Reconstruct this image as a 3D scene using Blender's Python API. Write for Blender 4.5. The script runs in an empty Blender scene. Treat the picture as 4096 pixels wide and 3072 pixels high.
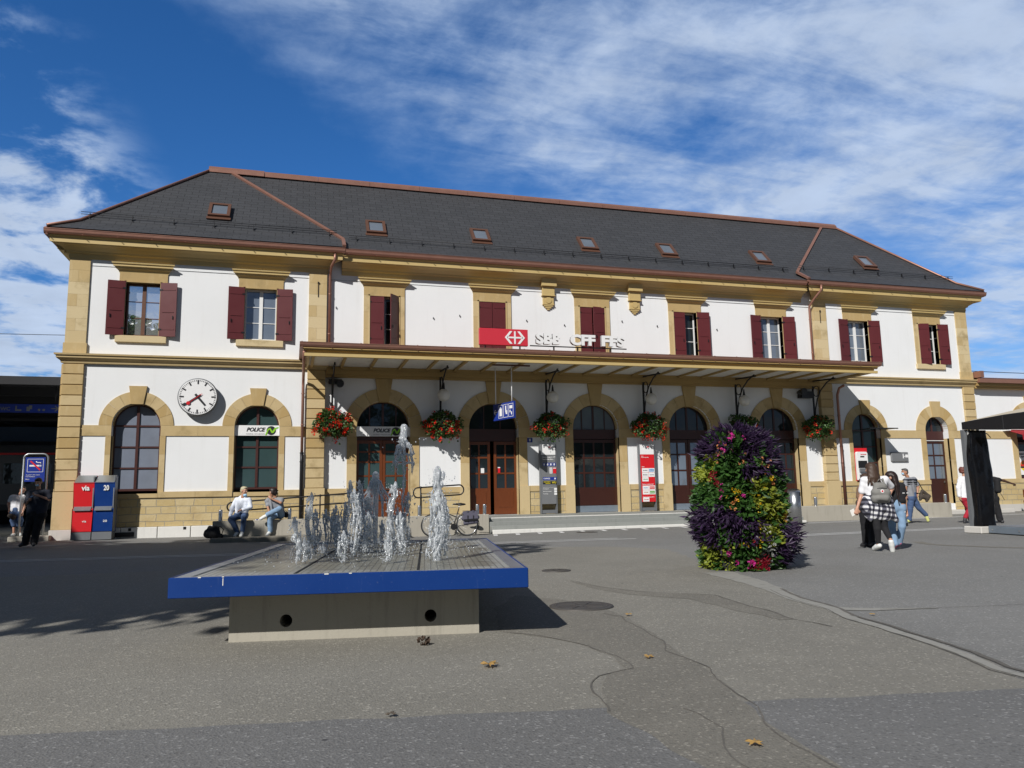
import bpy, bmesh, math, random
import numpy as np
from mathutils import Vector, Matrix, noise as mnoise
from mathutils.geometry import tessellate_polygon
R=math.radians
rnd=random.Random(7)
sc=bpy.context.scene
# ------------------------------------------------------------------ camera
cam_d=bpy.data.cameras.new('camera'); cam=bpy.data.objects.new('camera',cam_d)
sc.collection.objects.link(cam); sc.camera=cam
cam_d.sensor_width=36; cam_d.lens=26.925; cam_d.clip_start=.1; cam_d.clip_end=3000
CAM=Vector((-12.471,-30.401,1.25)); yaw,pit,rol=R(16.113),R(8.173),R(1.048)
Rt=Vector((math.cos(yaw),-math.sin(yaw),0)); Fh=Vector((math.sin(yaw),math.cos(yaw),0))
Fw=Fh*math.cos(pit)+Vector((0,0,math.sin(pit))); Up=-Fh*math.sin(pit)+Vector((0,0,math.cos(pit)))
ex=Rt*math.cos(rol)-Up*math.sin(rol); ey=Rt*math.sin(rol)+Up*math.cos(rol)
M=Matrix((ex,ey,-Fw)).transposed().to_4x4(); M.translation=CAM
cam.matrix_world=M
# ------------------------------------------------------------------ sun, sky, exposure
SUND=Vector((.95,1.0,-1.0)).normalized()
sun_d=bpy.data.lights.new('sun','SUN'); sun=bpy.data.objects.new('sun',sun_d); sc.collection.objects.link(sun)
sun_d.energy=4.6; sun_d.angle=R(.5); sun_d.color=(1,.97,.935)
sun.rotation_euler=SUND.to_track_quat('-Z','Y').to_euler(); sun.location=(-40,-45,40)
sc.view_settings.view_transform='Standard'; sc.view_settings.look='None'
sc.view_settings.exposure=0.05; sc.view_settings.gamma=1
SKY_STRENGTH=.062

class NT:
    """tiny helper for node trees"""
    def __init__(s,nt): s.nt=nt; s.n=nt.nodes; s.l=nt.links
    def new(s,t,**k):
        o=s.n.new(t)
        for a,b in k.items(): setattr(o,a,b)
        return o
    def put(s,sock,v):
        if isinstance(v,bpy.types.NodeSocket): s.l.new(v,sock)
        elif v is not None:
            if hasattr(sock.default_value,'__len__') and not hasattr(v,'__len__'): v=[v]*len(sock.default_value)
            if hasattr(v,'__len__') and len(sock.default_value)==4 and len(v)==3: v=(*v,1)
            sock.default_value=v
    def m(s,op,a,b=None,c=None,clamp=False):
        o=s.new('ShaderNodeMath',operation=op); o.use_clamp=clamp
        for i,v in enumerate((a,b,c)):
            if v is not None: s.put(o.inputs[i],v)
        return o.outputs[0]
    def vm(s,op,a,b=None):
        o=s.new('ShaderNodeVectorMath',operation=op); s.put(o.inputs[0],a)
        if b is not None: s.put(o.inputs[1],b)
        return o.outputs[0]
    def noise(s,vec,scale,detail=4,rough=.55,dist=0.,out=0):
        o=s.new('ShaderNodeTexNoise'); s.put(o.inputs['Vector'],vec)
        o.inputs['Scale'].default_value=scale; o.inputs['Detail'].default_value=detail
        o.inputs['Roughness'].default_value=rough; o.inputs['Distortion'].default_value=dist
        return o.outputs[out]
    def mix(s,f,a,b,mode='MIX'):
        o=s.new('ShaderNodeMix',data_type='RGBA',blend_type=mode)
        s.put(o.inputs[0],f); s.put(o.inputs[6],a); s.put(o.inputs[7],b); return o.outputs[2]
    def ramp(s,f,stops):
        o=s.new('ShaderNodeValToRGB'); e=o.color_ramp.elements
        while len(e)<len(stops): e.new(.5)
        for i,(p,c) in enumerate(stops):
            e[i].position=p; e[i].color=(*c,1) if hasattr(c,'__len__') else (c,c,c,1)
        s.put(o.inputs[0],f); return o.outputs[0]
    def ss(s,x,lo,hi):
        o=s.new('ShaderNodeMapRange',interpolation_type='SMOOTHSTEP')
        s.put(o.inputs[0],x); o.inputs[1].default_value=lo; o.inputs[2].default_value=hi
        o.inputs[3].default_value=0; o.inputs[4].default_value=1
        return o.outputs[0]
    def mapping(s,v,loc=(0,0,0),rot=(0,0,0),scale=(1,1,1)):
        o=s.new('ShaderNodeMapping'); s.put(o.inputs[0],v)
        o.inputs[1].default_value=loc; o.inputs[2].default_value=rot; o.inputs[3].default_value=scale
        return o.outputs[0]

def build_world():
    w=bpy.data.worlds.new('World'); sc.world=w; w.use_nodes=True
    t=NT(w.node_tree); bg=t.n['Background']
    sky=t.new('ShaderNodeTexSky'); sky.sky_type='NISHITA'; sky.sun_disc=False
    sky.sun_elevation=math.asin(-SUND.z); sky.sun_rotation=math.atan2(-SUND.x,-SUND.y)
    sky.altitude=400; sky.air_density=1.0; sky.dust_density=.35; sky.ozone_density=2.2
    hs=t.new('ShaderNodeHueSaturation'); hs.inputs['Saturation'].default_value=1.12; hs.inputs['Value'].default_value=1.12
    t.l.new(t.vm('MULTIPLY',sky.outputs[0],(.86,1.17,1.62)),hs.inputs['Color'])
    co=t.new('ShaderNodeTexCoord').outputs['Generated']
    sx=t.new('ShaderNodeSeparateXYZ'); t.put(sx.inputs[0],co)
    zz=t.m('ADD',t.m('MAXIMUM',sx.outputs[2],0.0),.1)
    px=t.m('DIVIDE',sx.outputs[0],zz); py=t.m('DIVIDE',sx.outputs[1],zz)
    cb=t.new('ShaderNodeCombineXYZ'); t.put(cb.inputs[0],px); t.put(cb.inputs[1],py); P=cb.outputs[0]
    # large warp so the cloud edge is ragged
    wob=t.m('SUBTRACT',t.noise(P,1.6,5,.6),.5); wob2=t.m('SUBTRACT',t.noise(P,5.5,5,.65),.5)
    d=t.m('SUBTRACT',px,py)
    d=t.m('ADD',d,t.m('ADD',t.m('MULTIPLY',wob,.30),t.m('MULTIPLY',wob2,.34)))
    cover=t.ss(d,-1.60,-1.15)
    # fibrous veil: noise stretched along the wind, seen twice at two angles
    v1=t.noise(t.mapping(P,rot=(0,0,R(-40)),scale=(1.2,2.5,1)),1.8,10,.63,.9)
    v2=t.noise(t.mapping(P,loc=(3,1,0),rot=(0,0,R(-62)),scale=(.9,4.4,1)),1.5,10,.60,.6)
    v3=t.noise(t.mapping(P,loc=(7.3,2.2,0)),1.35,6,.55,.3)
    veil=t.m('ADD',t.m('ADD',t.m('MULTIPLY',v1,.42),t.m('MULTIPLY',v2,.36)),t.m('MULTIPLY',t.m('SUBTRACT',t.m('MULTIPLY',v3,1.5),.25),.70))
    veil=t.ss(t.m('ADD',veil,t.m('MULTIPLY',t.m('SUBTRACT',t.noise(P,7.5,6,.65,.3),.5),.34)),.47,.96)
    low=t.ss(sx.outputs[2],.50,.22)              # the veil thickens towards the horizon
    veil=t.m('ADD',veil,t.m('MULTIPLY',low,.22))
    cirrus=t.m('MULTIPLY',veil,cover,clamp=True)
    # small cumulus at the left
    cu=t.noise(P,3.1,10,.6,.25); cu2=t.noise(P,1.0,4,.5)
    left=t.ss(t.m('SUBTRACT',px,t.m('MULTIPLY',py,.12)),-.50,-.74)
    leftlow=t.ss(t.m('ADD',py,t.m('MULTIPLY',wob,.5)),1.85,2.5)
    side=t.ss(px,.25,-.35)
    reg=t.m('MAXIMUM',left,t.m('MULTIPLY',leftlow,side))
    cum=t.m('MULTIPLY',t.ss(t.m('ADD',t.m('ADD',cu,t.m('MULTIPLY',cu2,.35)),t.m('MULTIPLY',leftlow,.10)),.60,.78),reg)
    # haze of thin cloud along the whole horizon and the rest of the dome behind
    back=t.m('MULTIPLY',t.ss(t.noise(P,2.2,7,.58,.3),.42,.68),t.ss(sx.outputs[1],.25,-.2))
    tot=t.m('MAXIMUM',t.m('MAXIMUM',t.m('MULTIPLY',cirrus,.90),t.m('MULTIPLY',cum,.92)),t.m('MULTIPLY',back,.55))
    shade=t.m('ADD',.80,t.m('MULTIPLY',t.noise(P,4.2,6,.6),.45))
    ccol=t.mix(tot,(4.6,7.1,11.4),(8.3,9.8,12.3))
    ccol=t.vm('MULTIPLY',ccol,None)
    t.put(ccol.node.inputs[1],shade)
    skyc=t.mix(tot,hs.outputs[0],ccol)
    front=t.m('MULTIPLY',t.ss(sx.outputs[1],-.25,.35),t.ss(sx.outputs[2],.95,.62))
    lowb=t.m('MULTIPLY',t.ss(sx.outputs[2],.36,.20),.36)
    dim=t.m('MAXIMUM',front,t.m('ADD',.17,lowb))       # zenith and rear sky dimmed to weaken the fill, low band left brighter
    vmd=t.new('ShaderNodeVectorMath',operation='SCALE'); t.put(vmd.inputs[0],skyc); t.put(vmd.inputs['Scale'],dim)
    t.l.new(vmd.outputs[0],bg.inputs['Color'])
    bg.inputs['Strength'].default_value=SKY_STRENGTH
build_world()
sc.cycles.max_bounces=6; sc.cycles.transparent_max_bounces=12
sc.cycles.caustics_reflective=False; sc.cycles.caustics_refractive=False
sc.cycles.sample_clamp_indirect=6

# ------------------------------------------------------------------ object helpers
COL=sc.collection
def ground_z(x,y):
    s=min(1,max(0,(y+12)/7)); s=s*s*(3-2*s)
    return -s*(.05+.08*math.exp(-((x+9)/5.5)**2))
def thing(name,label,cat,loc=(0,0,0),group=None,rz=0.):
    o=bpy.data.objects.new(name,None); COL.objects.link(o); o.location=loc; o.rotation_euler=(0,0,rz)
    o.empty_display_size=.2
    o['label']=label; o['category']=cat
    if group: o['group']=group
    return o
def tag(o,label,cat,group=None):
    o['label']=label; o['category']=cat
    if group: o['group']=group
    return o
def root_of(o):
    while o.parent: o=o.parent
    return o
def dup(root,loc,rz=None,label=None):
    r=root.copy(); COL.objects.link(r); r.location=loc
    if rz is not None: r.rotation_euler=(0,0,rz)
    if label: r['label']=label
    def rec(src,dst):
        for ch in list(src.children):
            c=ch.copy(); COL.objects.link(c); c.parent=dst; rec(ch,c)
    rec(root,r); return r

class MB:
    """collects shapes in world space (or local space of an unmoved thing), builds ONE mesh object"""
    def __init__(s): s.v=[]; s.f=[]; s.m=[]; s.sm=[]
    def add(s,v,f,mi=0,smooth=False):
        b=len(s.v); s.v+= [tuple(p) for p in v]
        for q in f: s.f.append([b+i for i in q]); s.m.append(mi); s.sm.append(smooth)
    def box(s,x0,x1,y0,y1,z0,z1,mi=0):
        v=[(x,y,z) for x in(x0,x1) for y in(y0,y1) for z in(z0,z1)]
        s.add(v,[(0,1,3,2),(4,6,7,5),(0,4,5,1),(2,3,7,6),(0,2,6,4),(1,5,7,3)],mi); return s
    def obox(s,c,ax,ay,az,mi=0):
        """box by centre and three half-axis vectors"""
        c=Vector(c);ax=Vector(ax);ay=Vector(ay);az=Vector(az)
        v=[c+ax*i+ay*j+az*k for i in(-1,1) for j in(-1,1) for k in(-1,1)]
        s.add(v,[(0,1,3,2),(4,6,7,5),(0,4,5,1),(2,3,7,6),(0,2,6,4),(1,5,7,3)],mi); return s
    def prism(s,outer,y0,y1,holes=(),mi=0,plane='XZ'):
        """polygon in a plane, extruded from y0 to y1 across it; may have holes"""
        loops=[list(outer)]+[list(h) for h in holes]
        def P(p,d):
            return (p[0],d,p[1]) if plane=='XZ' else ((p[0],p[1],d) if plane=='XY' else (d,p[0],p[1]))
        tris=tessellate_polygon([[Vector((p[0],p[1],0)) for p in l] for l in loops])
        flat=[p for l in loops for p in l]; n=len(flat)
        v=[P(p,y0) for p in flat]+[P(p,y1) for p in flat]
        f=[]
        for a,b,c in tris:
            A,B,C_=flat[a],flat[b],flat[c]
            if (B[0]-A[0])*(C_[1]-A[1])-(B[1]-A[1])*(C_[0]-A[0])<0: a,b,c=c,b,a
            f.append((a,b,c)); f.append((n+c,n+b,n+a))
        o=0
        for l in loops:
            k=len(l)
            for i in range(k):
                j=(i+1)%k; f.append((o+i,n+o+i,n+o+j,o+j))
            o+=k
        s.add(v,f,mi); return s
    def tube(s,pts,r,seg=8,mi=0,cap=True,closed=False):
        pts=[Vector(p) for p in pts]; n=len(pts); rr=r if hasattr(r,'__len__') else [r]*n
        v=[];prev=None
        for i,p in enumerate(pts):
            a=pts[i-1] if (i>0 or closed) else p; b=pts[(i+1)%n] if (i<n-1 or closed) else p
            t=(b-a).normalized()
            if prev is None:
                u=t.orthogonal().normalized()
            else:
                u=(prev-t*prev.dot(t))
                u=u.normalized() if u.length>1e-6 else t.orthogonal().normalized()
            prev=u; w=t.cross(u)
            for k in range(seg):
                an=2*math.pi*k/seg; v.append(p+(u*math.cos(an)+w*math.sin(an))*rr[i])
        f=[]
        for i in range(n if closed else n-1):
            i2=(i+1)%n
            for k in range(seg):
                k2=(k+1)%seg; f.append((i*seg+k,i*seg+k2,i2*seg+k2,i2*seg+k))
        if cap and not closed:
            f.append(tuple(reversed(range(seg)))); f.append(tuple(range((n-1)*seg,n*seg)))
        s.add(v,f,mi,True); return s
    def lathe(s,prof,c=(0,0,0),seg=24,mi=0,axis='Z',cap=True):
        c=Vector(c); v=[];n=len(prof)
        for r,h in prof:
            for k in range(seg):
                a=2*math.pi*k/seg; q=(r*math.cos(a),r*math.sin(a),h)
                if axis=='Y': q=(q[0],h,q[1])
                v.append(c+Vector(q))
        f=[]
        for i in range(n-1):
            for k in range(seg):
                k2=(k+1)%seg; q=(i*seg+k,i*seg+k2,(i+1)*seg+k2,(i+1)*seg+k)
                f.append(q if axis=='Z' else tuple(reversed(q)))
        s.add(v,f,mi,True)
        if cap:
            a=tuple(reversed(range(seg))); b=tuple(range(seg))
            s.add(v[:seg],[a if axis=='Z' else b],mi); s.add(v[(n-1)*seg:],[b if axis=='Z' else a],mi)
        return s
    def sphere(s,c,r,seg=16,rings=10,mi=0,sc3=(1,1,1)):
        pr=[(max(1e-4,math.sin(math.pi*i/rings)),-math.cos(math.pi*i/rings)) for i in range(rings+1)]
        v=[];c=Vector(c)
        for a,h in pr:
            for k in range(seg):
                t=2*math.pi*k/seg; v.append(c+Vector((a*math.cos(t)*r*sc3[0],a*math.sin(t)*r*sc3[1],h*r*sc3[2])))
        f=[(i*seg+k,i*seg+(k+1)%seg,(i+1)*seg+(k+1)%seg,(i+1)*seg+k) for i in range(rings) for k in range(seg)]
        s.add(v,f,mi,True); return s
    def quad(s,a,b,c,d,mi=0): s.add([a,b,c,d],[(0,1,2,3)],mi); return s
    def build(s,name,mats,parent=None,bevel=0,kind=None,autosmooth=True):
        me=bpy.data.meshes.new(name)
        off=Vector((0,0,0))
        if parent is not None: off=root_of(parent).location
        vv=np.array(s.v,dtype=float).reshape(-1,3)-np.array(off)
        me.from_pydata(vv.tolist(),[],s.f)
        if not hasattr(mats,'__len__'): mats=[mats]
        for m in mats: me.materials.append(m)
        me.polygons.foreach_set('material_index',s.m)
        me.polygons.foreach_set('use_smooth',s.sm)
        me.update()
        o=bpy.data.objects.new(name,me); COL.objects.link(o)
        if parent is not None: o.parent=parent
        if bevel:
            b=o.modifiers.new('bevel','BEVEL'); b.width=bevel; b.segments=1; b.limit_method='ANGLE'; b.angle_limit=R(50)
        if kind: o['kind']=kind
        return o
def arr_obj(name,verts,faces,mats,parent=None,mi=None,smooth=False):
    me=bpy.data.meshes.new(name)
    off=np.array(root_of(parent).location) if parent is not None else np.zeros(3)
    me.from_pydata((np.asarray(verts)-off).tolist(),[],[tuple(int(i) for i in f) for f in faces])
    for m in (mats if hasattr(mats,'__len__') else [mats]): me.materials.append(m)
    if mi is not None: me.polygons.foreach_set('material_index',[int(i) for i in mi])
    if smooth: me.polygons.foreach_set('use_smooth',[True]*len(me.polygons))
    me.update(); o=bpy.data.objects.new(name,me); COL.objects.link(o)
    if parent is not None: o.parent=parent
    return o
def arch(cx,hw,z0,zs,n=20):
    """door shaped outline: two jambs and a round head springing at zs"""
    p=[(cx-hw,z0),(cx+hw,z0)]
    p+=[(cx+hw*math.cos(math.pi*i/n),zs+hw*math.sin(math.pi*i/n)) for i in range(n+1)]
    return p
_tc={}
def text_geo(txt,size,bold=0.,shear=0.,depth=.006):
    """letters as 3D geometry in the XZ plane, reading along +X, centred on the origin"""
    k=(txt,size,bold,shear,depth)
    if k in _tc: return _tc[k]
    c=bpy.data.curves.new('t','FONT'); c.body=txt; c.size=size; c.offset=bold*size; c.shear=shear
    c.extrude=depth/2; c.align_x='CENTER'; c.align_y='CENTER'; c.resolution_u=3
    o=bpy.data.objects.new('t',c); COL.objects.link(o)
    dg=bpy.context.evaluated_depsgraph_get(); me=bpy.data.meshes.new_from_object(o.evaluated_get(dg))
    v=[(p.co.x,-p.co.z,p.co.y) for p in me.vertices]; f=[tuple(q.vertices) for q in me.polygons]
    bpy.data.objects.remove(o); bpy.data.curves.remove(c); bpy.data.meshes.remove(me)
    _tc[k]=(v,f); return v,f
def put_text(mb,txt,size,c,bold=.02,shear=0.,depth=.006,mi=0,xd=(1,0,0),zd=(0,0,1),left=False,fit=None):
    v,f=text_geo(txt,size,bold,shear,depth)
    xd=Vector(xd);zd=Vector(zd);yd=zd.cross(xd)
    if not v: return
    xs=[p[0] for p in v]; x0=min(xs); w=max(xs)-x0
    k=1 if not fit else fit/w
    sh=-x0*k if left else 0
    c=Vector(c)
    mb.add([c+xd*(p[0]*k+sh)+yd*p[1]+zd*p[2] for p in v],f,mi)
# ------------------------------------------------------------------ materials
def newmat(name):
    m=bpy.data.materials.new(name); m.use_nodes=True
    t=NT(m.node_tree); b=t.n['Principled BSDF']; return m,t,b
def wpos(t): return t.new('ShaderNodeNewGeometry').outputs['Position']
def bump(t,b,h,strength=.3,dist=.01):
    o=t.new('ShaderNodeBump'); o.inputs['Strength'].default_value=strength; o.inputs['Distance'].default_value=dist
    t.put(o.inputs['Height'],h); t.l.new(o.outputs[0],b.inputs['Normal'])
def pm(name,col,rough=.6,metal=0.,var=.12,vs=6.,bs=0.,bd=.004,spec=.5,island=0.):
    """plain material with slight wear: tone noise, roughness noise, optional bump"""
    m,t,b=newmat(name); p=wpos(t)
    n=t.noise(p,vs,5,.6); n2=t.noise(p,vs*9,3,.6)
    f=t.m('ADD',1-var,t.m('MULTIPLY',t.m('ADD',t.m('MULTIPLY',n,.7),t.m('MULTIPLY',n2,.3)),2*var))
    if island:
        ri=t.new('ShaderNodeNewGeometry').outputs['Random Per Island']
        f=t.m('MULTIPLY',f,t.m('ADD',1-island,t.m('MULTIPLY',ri,2*island)))
    c=t.vm('MULTIPLY',(*col,),None) if False else None
    vmn=t.new('ShaderNodeVectorMath',operation='MULTIPLY'); vmn.inputs[0].default_value=col; t.put(vmn.inputs[1],f)
    t.l.new(vmn.outputs[0],b.inputs['Base Color'])
    t.put(b.inputs['Roughness'],t.m('ADD',rough-.06,t.m('MULTIPLY',n,.12)))
    b.inputs['Metallic'].default_value=metal; b.inputs['Specular IOR Level'].default_value=spec
    if bs: bump(t,b,n2,bs,bd)
    return m
def stone_mat(name,base,rough=.85):
    m,t,b=newmat(name); p=wpos(t)
    ri=t.new('ShaderNodeNewGeometry').outputs['Random Per Island']
    n=t.noise(p,1.1,6,.62); n2=t.noise(p,16,5,.65); n3=t.noise(t.mapping(p,scale=(1,1,.25)),5,4,.6)
    warm=tuple(c*k for c,k in zip(base,(.90,.83,.70))); pale=tuple(c*k for c,k in zip(base,(1.16,1.20,1.32)))
    dark=tuple(c*k for c,k in zip(base,(.72,.70,.66)))
    c=t.mix(ri,warm,pale)
    c=t.mix(t.ss(n,.52,.75),c,dark)
    c=t.mix(t.m('MULTIPLY',t.ss(n3,.5,.75),.45),c,pale)
    c=t.mix(t.m('MULTIPLY',t.ss(n2,.55,.8),.4),c,dark)
    t.l.new(c,b.inputs['Base Color']); b.inputs['Roughness'].default_value=rough
    b.inputs['Specular IOR Level'].default_value=.25
    bump(t,b,t.m('ADD',n2,t.m('MULTIPLY',n,.5)),.35,.012); return m
def plaster_mat():
    m,t,b=newmat('white_plaster'); p=wpos(t)
    n=t.noise(p,.5,6,.6); n2=t.noise(p,45,4,.7); n3=t.noise(t.mapping(p,scale=(3,3,.25)),1.6,5,.6)
    c=t.mix(t.m('MULTIPLY',t.ss(n,.4,.7),.5),(.79,.80,.80),(.74,.75,.745))
    c=t.mix(t.m('MULTIPLY',t.ss(n3,.52,.78),.28),c,(.68,.675,.66))
    t.l.new(c,b.inputs['Base Color']); b.inputs['Roughness'].default_value=.9; b.inputs['Specular IOR Level'].default_value=.2
    bump(t,b,n2,.25,.006); return m
def slate_mat():
    m,t,b=newmat('slate_tiles')
    uv=t.new('ShaderNodeTexCoord').outputs['UV']
    br=t.new('ShaderNodeTexBrick'); t.put(br.inputs['Vector'],uv); br.offset=.5
    br.inputs['Color1'].default_value=(.040,.042,.046,1); br.inputs['Color2'].default_value=(.049,.051,.056,1)
    br.inputs['Mortar'].default_value=(.020,.020,.022,1); br.inputs['Scale'].default_value=1
    br.inputs['Mortar Size'].default_value=.013; br.inputs['Mortar Smooth'].default_value=.3; br.inputs['Bias'].default_value=0
    br.inputs['Brick Width'].default_value=.52; br.inputs['Row Height'].default_value=.235
    p=wpos(t); n=t.noise(p,2.2,6,.65); n2=t.noise(p,30,3,.6)
    c=t.mix(t.m('MULTIPLY',t.ss(n,.50,.80),.18),br.outputs[0],(.075,.075,.075))
    t.l.new(c,b.inputs['Base Color']); t.put(b.inputs['Roughness'],t.m('ADD',.5,t.m('MULTIPLY',n2,.25)))
    h=t.m('SUBTRACT',1.,br.outputs[1])
    # each row laps over the one below: saw-tooth height
    sx=t.new('ShaderNodeSeparateXYZ'); t.put(sx.inputs[0],uv)
    saw=t.m('SUBTRACT',1,t.m('FRACT',t.m('DIVIDE',sx.outputs[1],.235)))
    bump(t,b,t.m('ADD',t.m('MULTIPLY',h,.5),saw),.7,.02); return m
def ashlar_mat():
    """coursed squared stone of the plinth"""
    m,t,b=newmat('coursed_stone'); p=wpos(t)
    sx=t.new('ShaderNodeSeparateXYZ'); t.put(sx.inputs[0],p)
    cb=t.new('ShaderNodeCombineXYZ'); t.put(cb.inputs[0],t.m('ADD',sx.outputs[0],t.m('MULTIPLY',t.noise(p,1.5,2),.12))); t.put(cb.inputs[1],t.m('ADD',sx.outputs[2],t.m('MULTIPLY',t.noise(p,2.2,3),.05)))
    br=t.new('ShaderNodeTexBrick'); t.put(br.inputs['Vector'],cb.outputs[0]); br.offset=.45; br.squash=.8; br.squash_frequency=3
    br.inputs['Color1'].default_value=(.50,.38,.18,1); br.inputs['Color2'].default_value=(.56,.45,.25,1)
    br.inputs['Mortar'].default_value=(.34,.31,.25,1); br.inputs['Scale'].default_value=1
    br.inputs['Mortar Size'].default_value=.012; br.inputs['Brick Width'].default_value=.62; br.inputs['Row Height'].default_value=.265
    br.inputs['Mortar Smooth'].default_value=.4
    n=t.noise(p,1.3,6,.65); n2=t.noise(p,14,5,.65)
    c=t.mix(t.m('MULTIPLY',t.ss(n,.45,.7),.55),br.outputs[0],(.40,.29,.14))
    c=t.mix(t.m('MULTIPLY',t.ss(n2,.5,.75),.35),c,(.60,.52,.36))
    t.l.new(c,b.inputs['Base Color']); b.inputs['Roughness'].default_value=.9; b.inputs['Specular IOR Level'].default_value=.2
    h=t.m('ADD',t.m('MULTIPLY',t.m('SUBTRACT',1.,br.outputs[1]),1.),t.m('MULTIPLY',n2,.7))
    bump(t,b,h,.8,.03); return m
def concrete_mat(name,base,rough=.85,stain=.5):
    m,t,b=newmat(name); p=wpos(t)
    n=t.noise(p,1.4,7,.65); n2=t.noise(p,40,4,.7); n3=t.noise(t.mapping(p,scale=(4,4,.4)),1.8,5,.65)
    dk=tuple(c*.62 for c in base); lt=tuple(min(.8,c*1.18) for c in base)
    c=t.mix(n,base,lt); c=t.mix(t.m('MULTIPLY',t.ss(n3,.5,.72),stain),c,dk)
    c=t.mix(t.m('MULTIPLY',t.ss(n2,.58,.75),.35),c,dk)
    t.l.new(c,b.inputs['Base Color']); b.inputs['Roughness'].default_value=rough; b.inputs['Specular IOR Level'].default_value=.3
    bump(t,b,t.m('ADD',n2,n),.3,.008); return m
def asphalt_mat(name,base,warm=.0,speck=.5):
    m,t,b=newmat(name); p=wpos(t)
    big=t.noise(p,.22,6,.6); mid=t.noise(p,1.6,6,.62,.3); fine=t.noise(p,75,3,.65)
    vo=t.new('ShaderNodeTexVoronoi'); t.put(vo.inputs['Vector'],p); vo.inputs['Scale'].default_value=70
    st=t.noise(t.mapping(p,rot=(0,0,R(12)),scale=(.35,2.2,1)),.9,6,.65)
    dk=tuple(c*.80 for c in base); lt=tuple(c*1.22 for c in base)
    c=t.mix(t.ss(big,.38,.60),dk,base); c=t.mix(t.m('MULTIPLY',t.ss(mid,.45,.72),.5),c,lt)
    c=t.mix(t.m('MULTIPLY',t.ss(st,.52,.74),.35),c,dk)
    c=t.mix(t.ss(fine,.35,.75),t.mix(speck,c,dk),t.mix(speck,c,lt))
    sv=t.new('ShaderNodeSeparateColor'); t.put(sv.inputs[0],vo.outputs['Color'])
    c=t.mix(t.m('MULTIPLY',t.ss(sv.outputs[0],.90,.97),.55*speck+.15),c,tuple(min(.6,x*2.3) for x in base))
    c=t.mix(t.m('MULTIPLY',t.ss(sv.outputs[1],.88,.96),.5*speck+.1),c,tuple(x*.35 for x in base))
    # old chewing-gum spots
    v2=t.new('ShaderNodeTexVoronoi'); t.put(v2.inputs['Vector'],p); v2.inputs['Scale'].default_value=1.7
    v2.inputs['Randomness'].default_value=1
    gum=t.m('SUBTRACT',1.,t.ss(t.m('ADD',v2.outputs['Distance'],t.m('MULTIPLY',fine,.02)),.035,.055))
    s2=t.new('ShaderNodeSeparateColor'); t.put(s2.inputs[0],v2.outputs['Color'])
    gum=t.m('MULTIPLY',gum,t.ss(s2.outputs[2],.45,.5))
    c=t.mix(t.m('MULTIPLY',gum,.8),c,(.035,.035,.038))
    t.l.new(c,b.inputs['Base Color']); t.put(b.inputs['Roughness'],t.m('ADD',.72,t.m('MULTIPLY',mid,.2)))
    b.inputs['Specular IOR Level'].default_value=.35
    bump(t,b,t.m('ADD',fine,t.m('MULTIPLY',vo.outputs['Distance'],.8)),.5,.008); return m
def wood_mat(name,base,rough=.4):
    m,t,b=newmat(name); p=wpos(t)
    n=t.noise(t.mapping(p,scale=(14,14,1.0)),2.4,6,.6,.6); n2=t.noise(p,1.2,4,.6)
    c=t.mix(n,tuple(x*.62 for x in base),tuple(x*1.25 for x in base)); c=t.mix(t.m('MULTIPLY',n2,.3),c,tuple(x*.7 for x in base))
    t.l.new(c,b.inputs['Base Color']); b.inputs['Roughness'].default_value=rough; bump(t,b,n,.15,.003); return m
def glass_mat(name,col=(.012,.016,.018),rough=.03,mirror=0.,wav=.06):
    """window pane seen from a bright street: dark behind, reflecting, slightly wavy"""
    m,t,b=newmat(name); p=wpos(t)
    n=t.noise(p,1.7,3,.5)
    t.l.new(t.mix(n,col,tuple(c*1.5 for c in col)),b.inputs['Base Color'])
    b.inputs['Roughness'].default_value=rough; b.inputs['Metallic'].default_value=mirror
    b.inputs['Specular IOR Level'].default_value=.5
    bump(t,b,n,wav,.05); return m
def blue_mat():
    m,t,b=newmat('blue_lacquer'); p=wpos(t)
    n=t.noise(t.mapping(p,scale=(9,9,.7)),2.2,6,.7); n2=t.noise(p,1.6,5,.6); n3=t.noise(p,60,3,.6)
    c=t.mix(n2,(.003,.028,.155),(.004,.040,.20)); c=t.mix(t.m('MULTIPLY',t.ss(n,.60,.78),.35),c,(.12,.16,.26)); c=t.mix(t.m('MULTIPLY',t.ss(n3,.66,.72),.3),c,(.16,.18,.24))
    t.l.new(c,b.inputs['Base Color']); t.put(b.inputs['Roughness'],t.m('ADD',.25,t.m('MULTIPLY',n2,.3))); b.inputs['Specular IOR Level'].default_value=.3; return m
def glass_clear():
    m,t,b=newmat('clear_glass'); tr=t.new('ShaderNodeBsdfTransparent'); tr.inputs[0].default_value=(.80,.92,.90,1)
    gl=t.new('ShaderNodeBsdfGlossy'); gl.inputs['Roughness'].default_value=.03
    fr=t.new('ShaderNodeFresnel'); fr.inputs[0].default_value=1.5; mx=t.new('ShaderNodeMixShader'); t.l.new(fr.outputs[0],mx.inputs[0]); t.l.new(tr.outputs[0],mx.inputs[1]); t.l.new(gl.outputs[0],mx.inputs[2])
    t.l.new(mx.outputs[0],t.n['Material Output'].inputs[0]); return m
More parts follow.
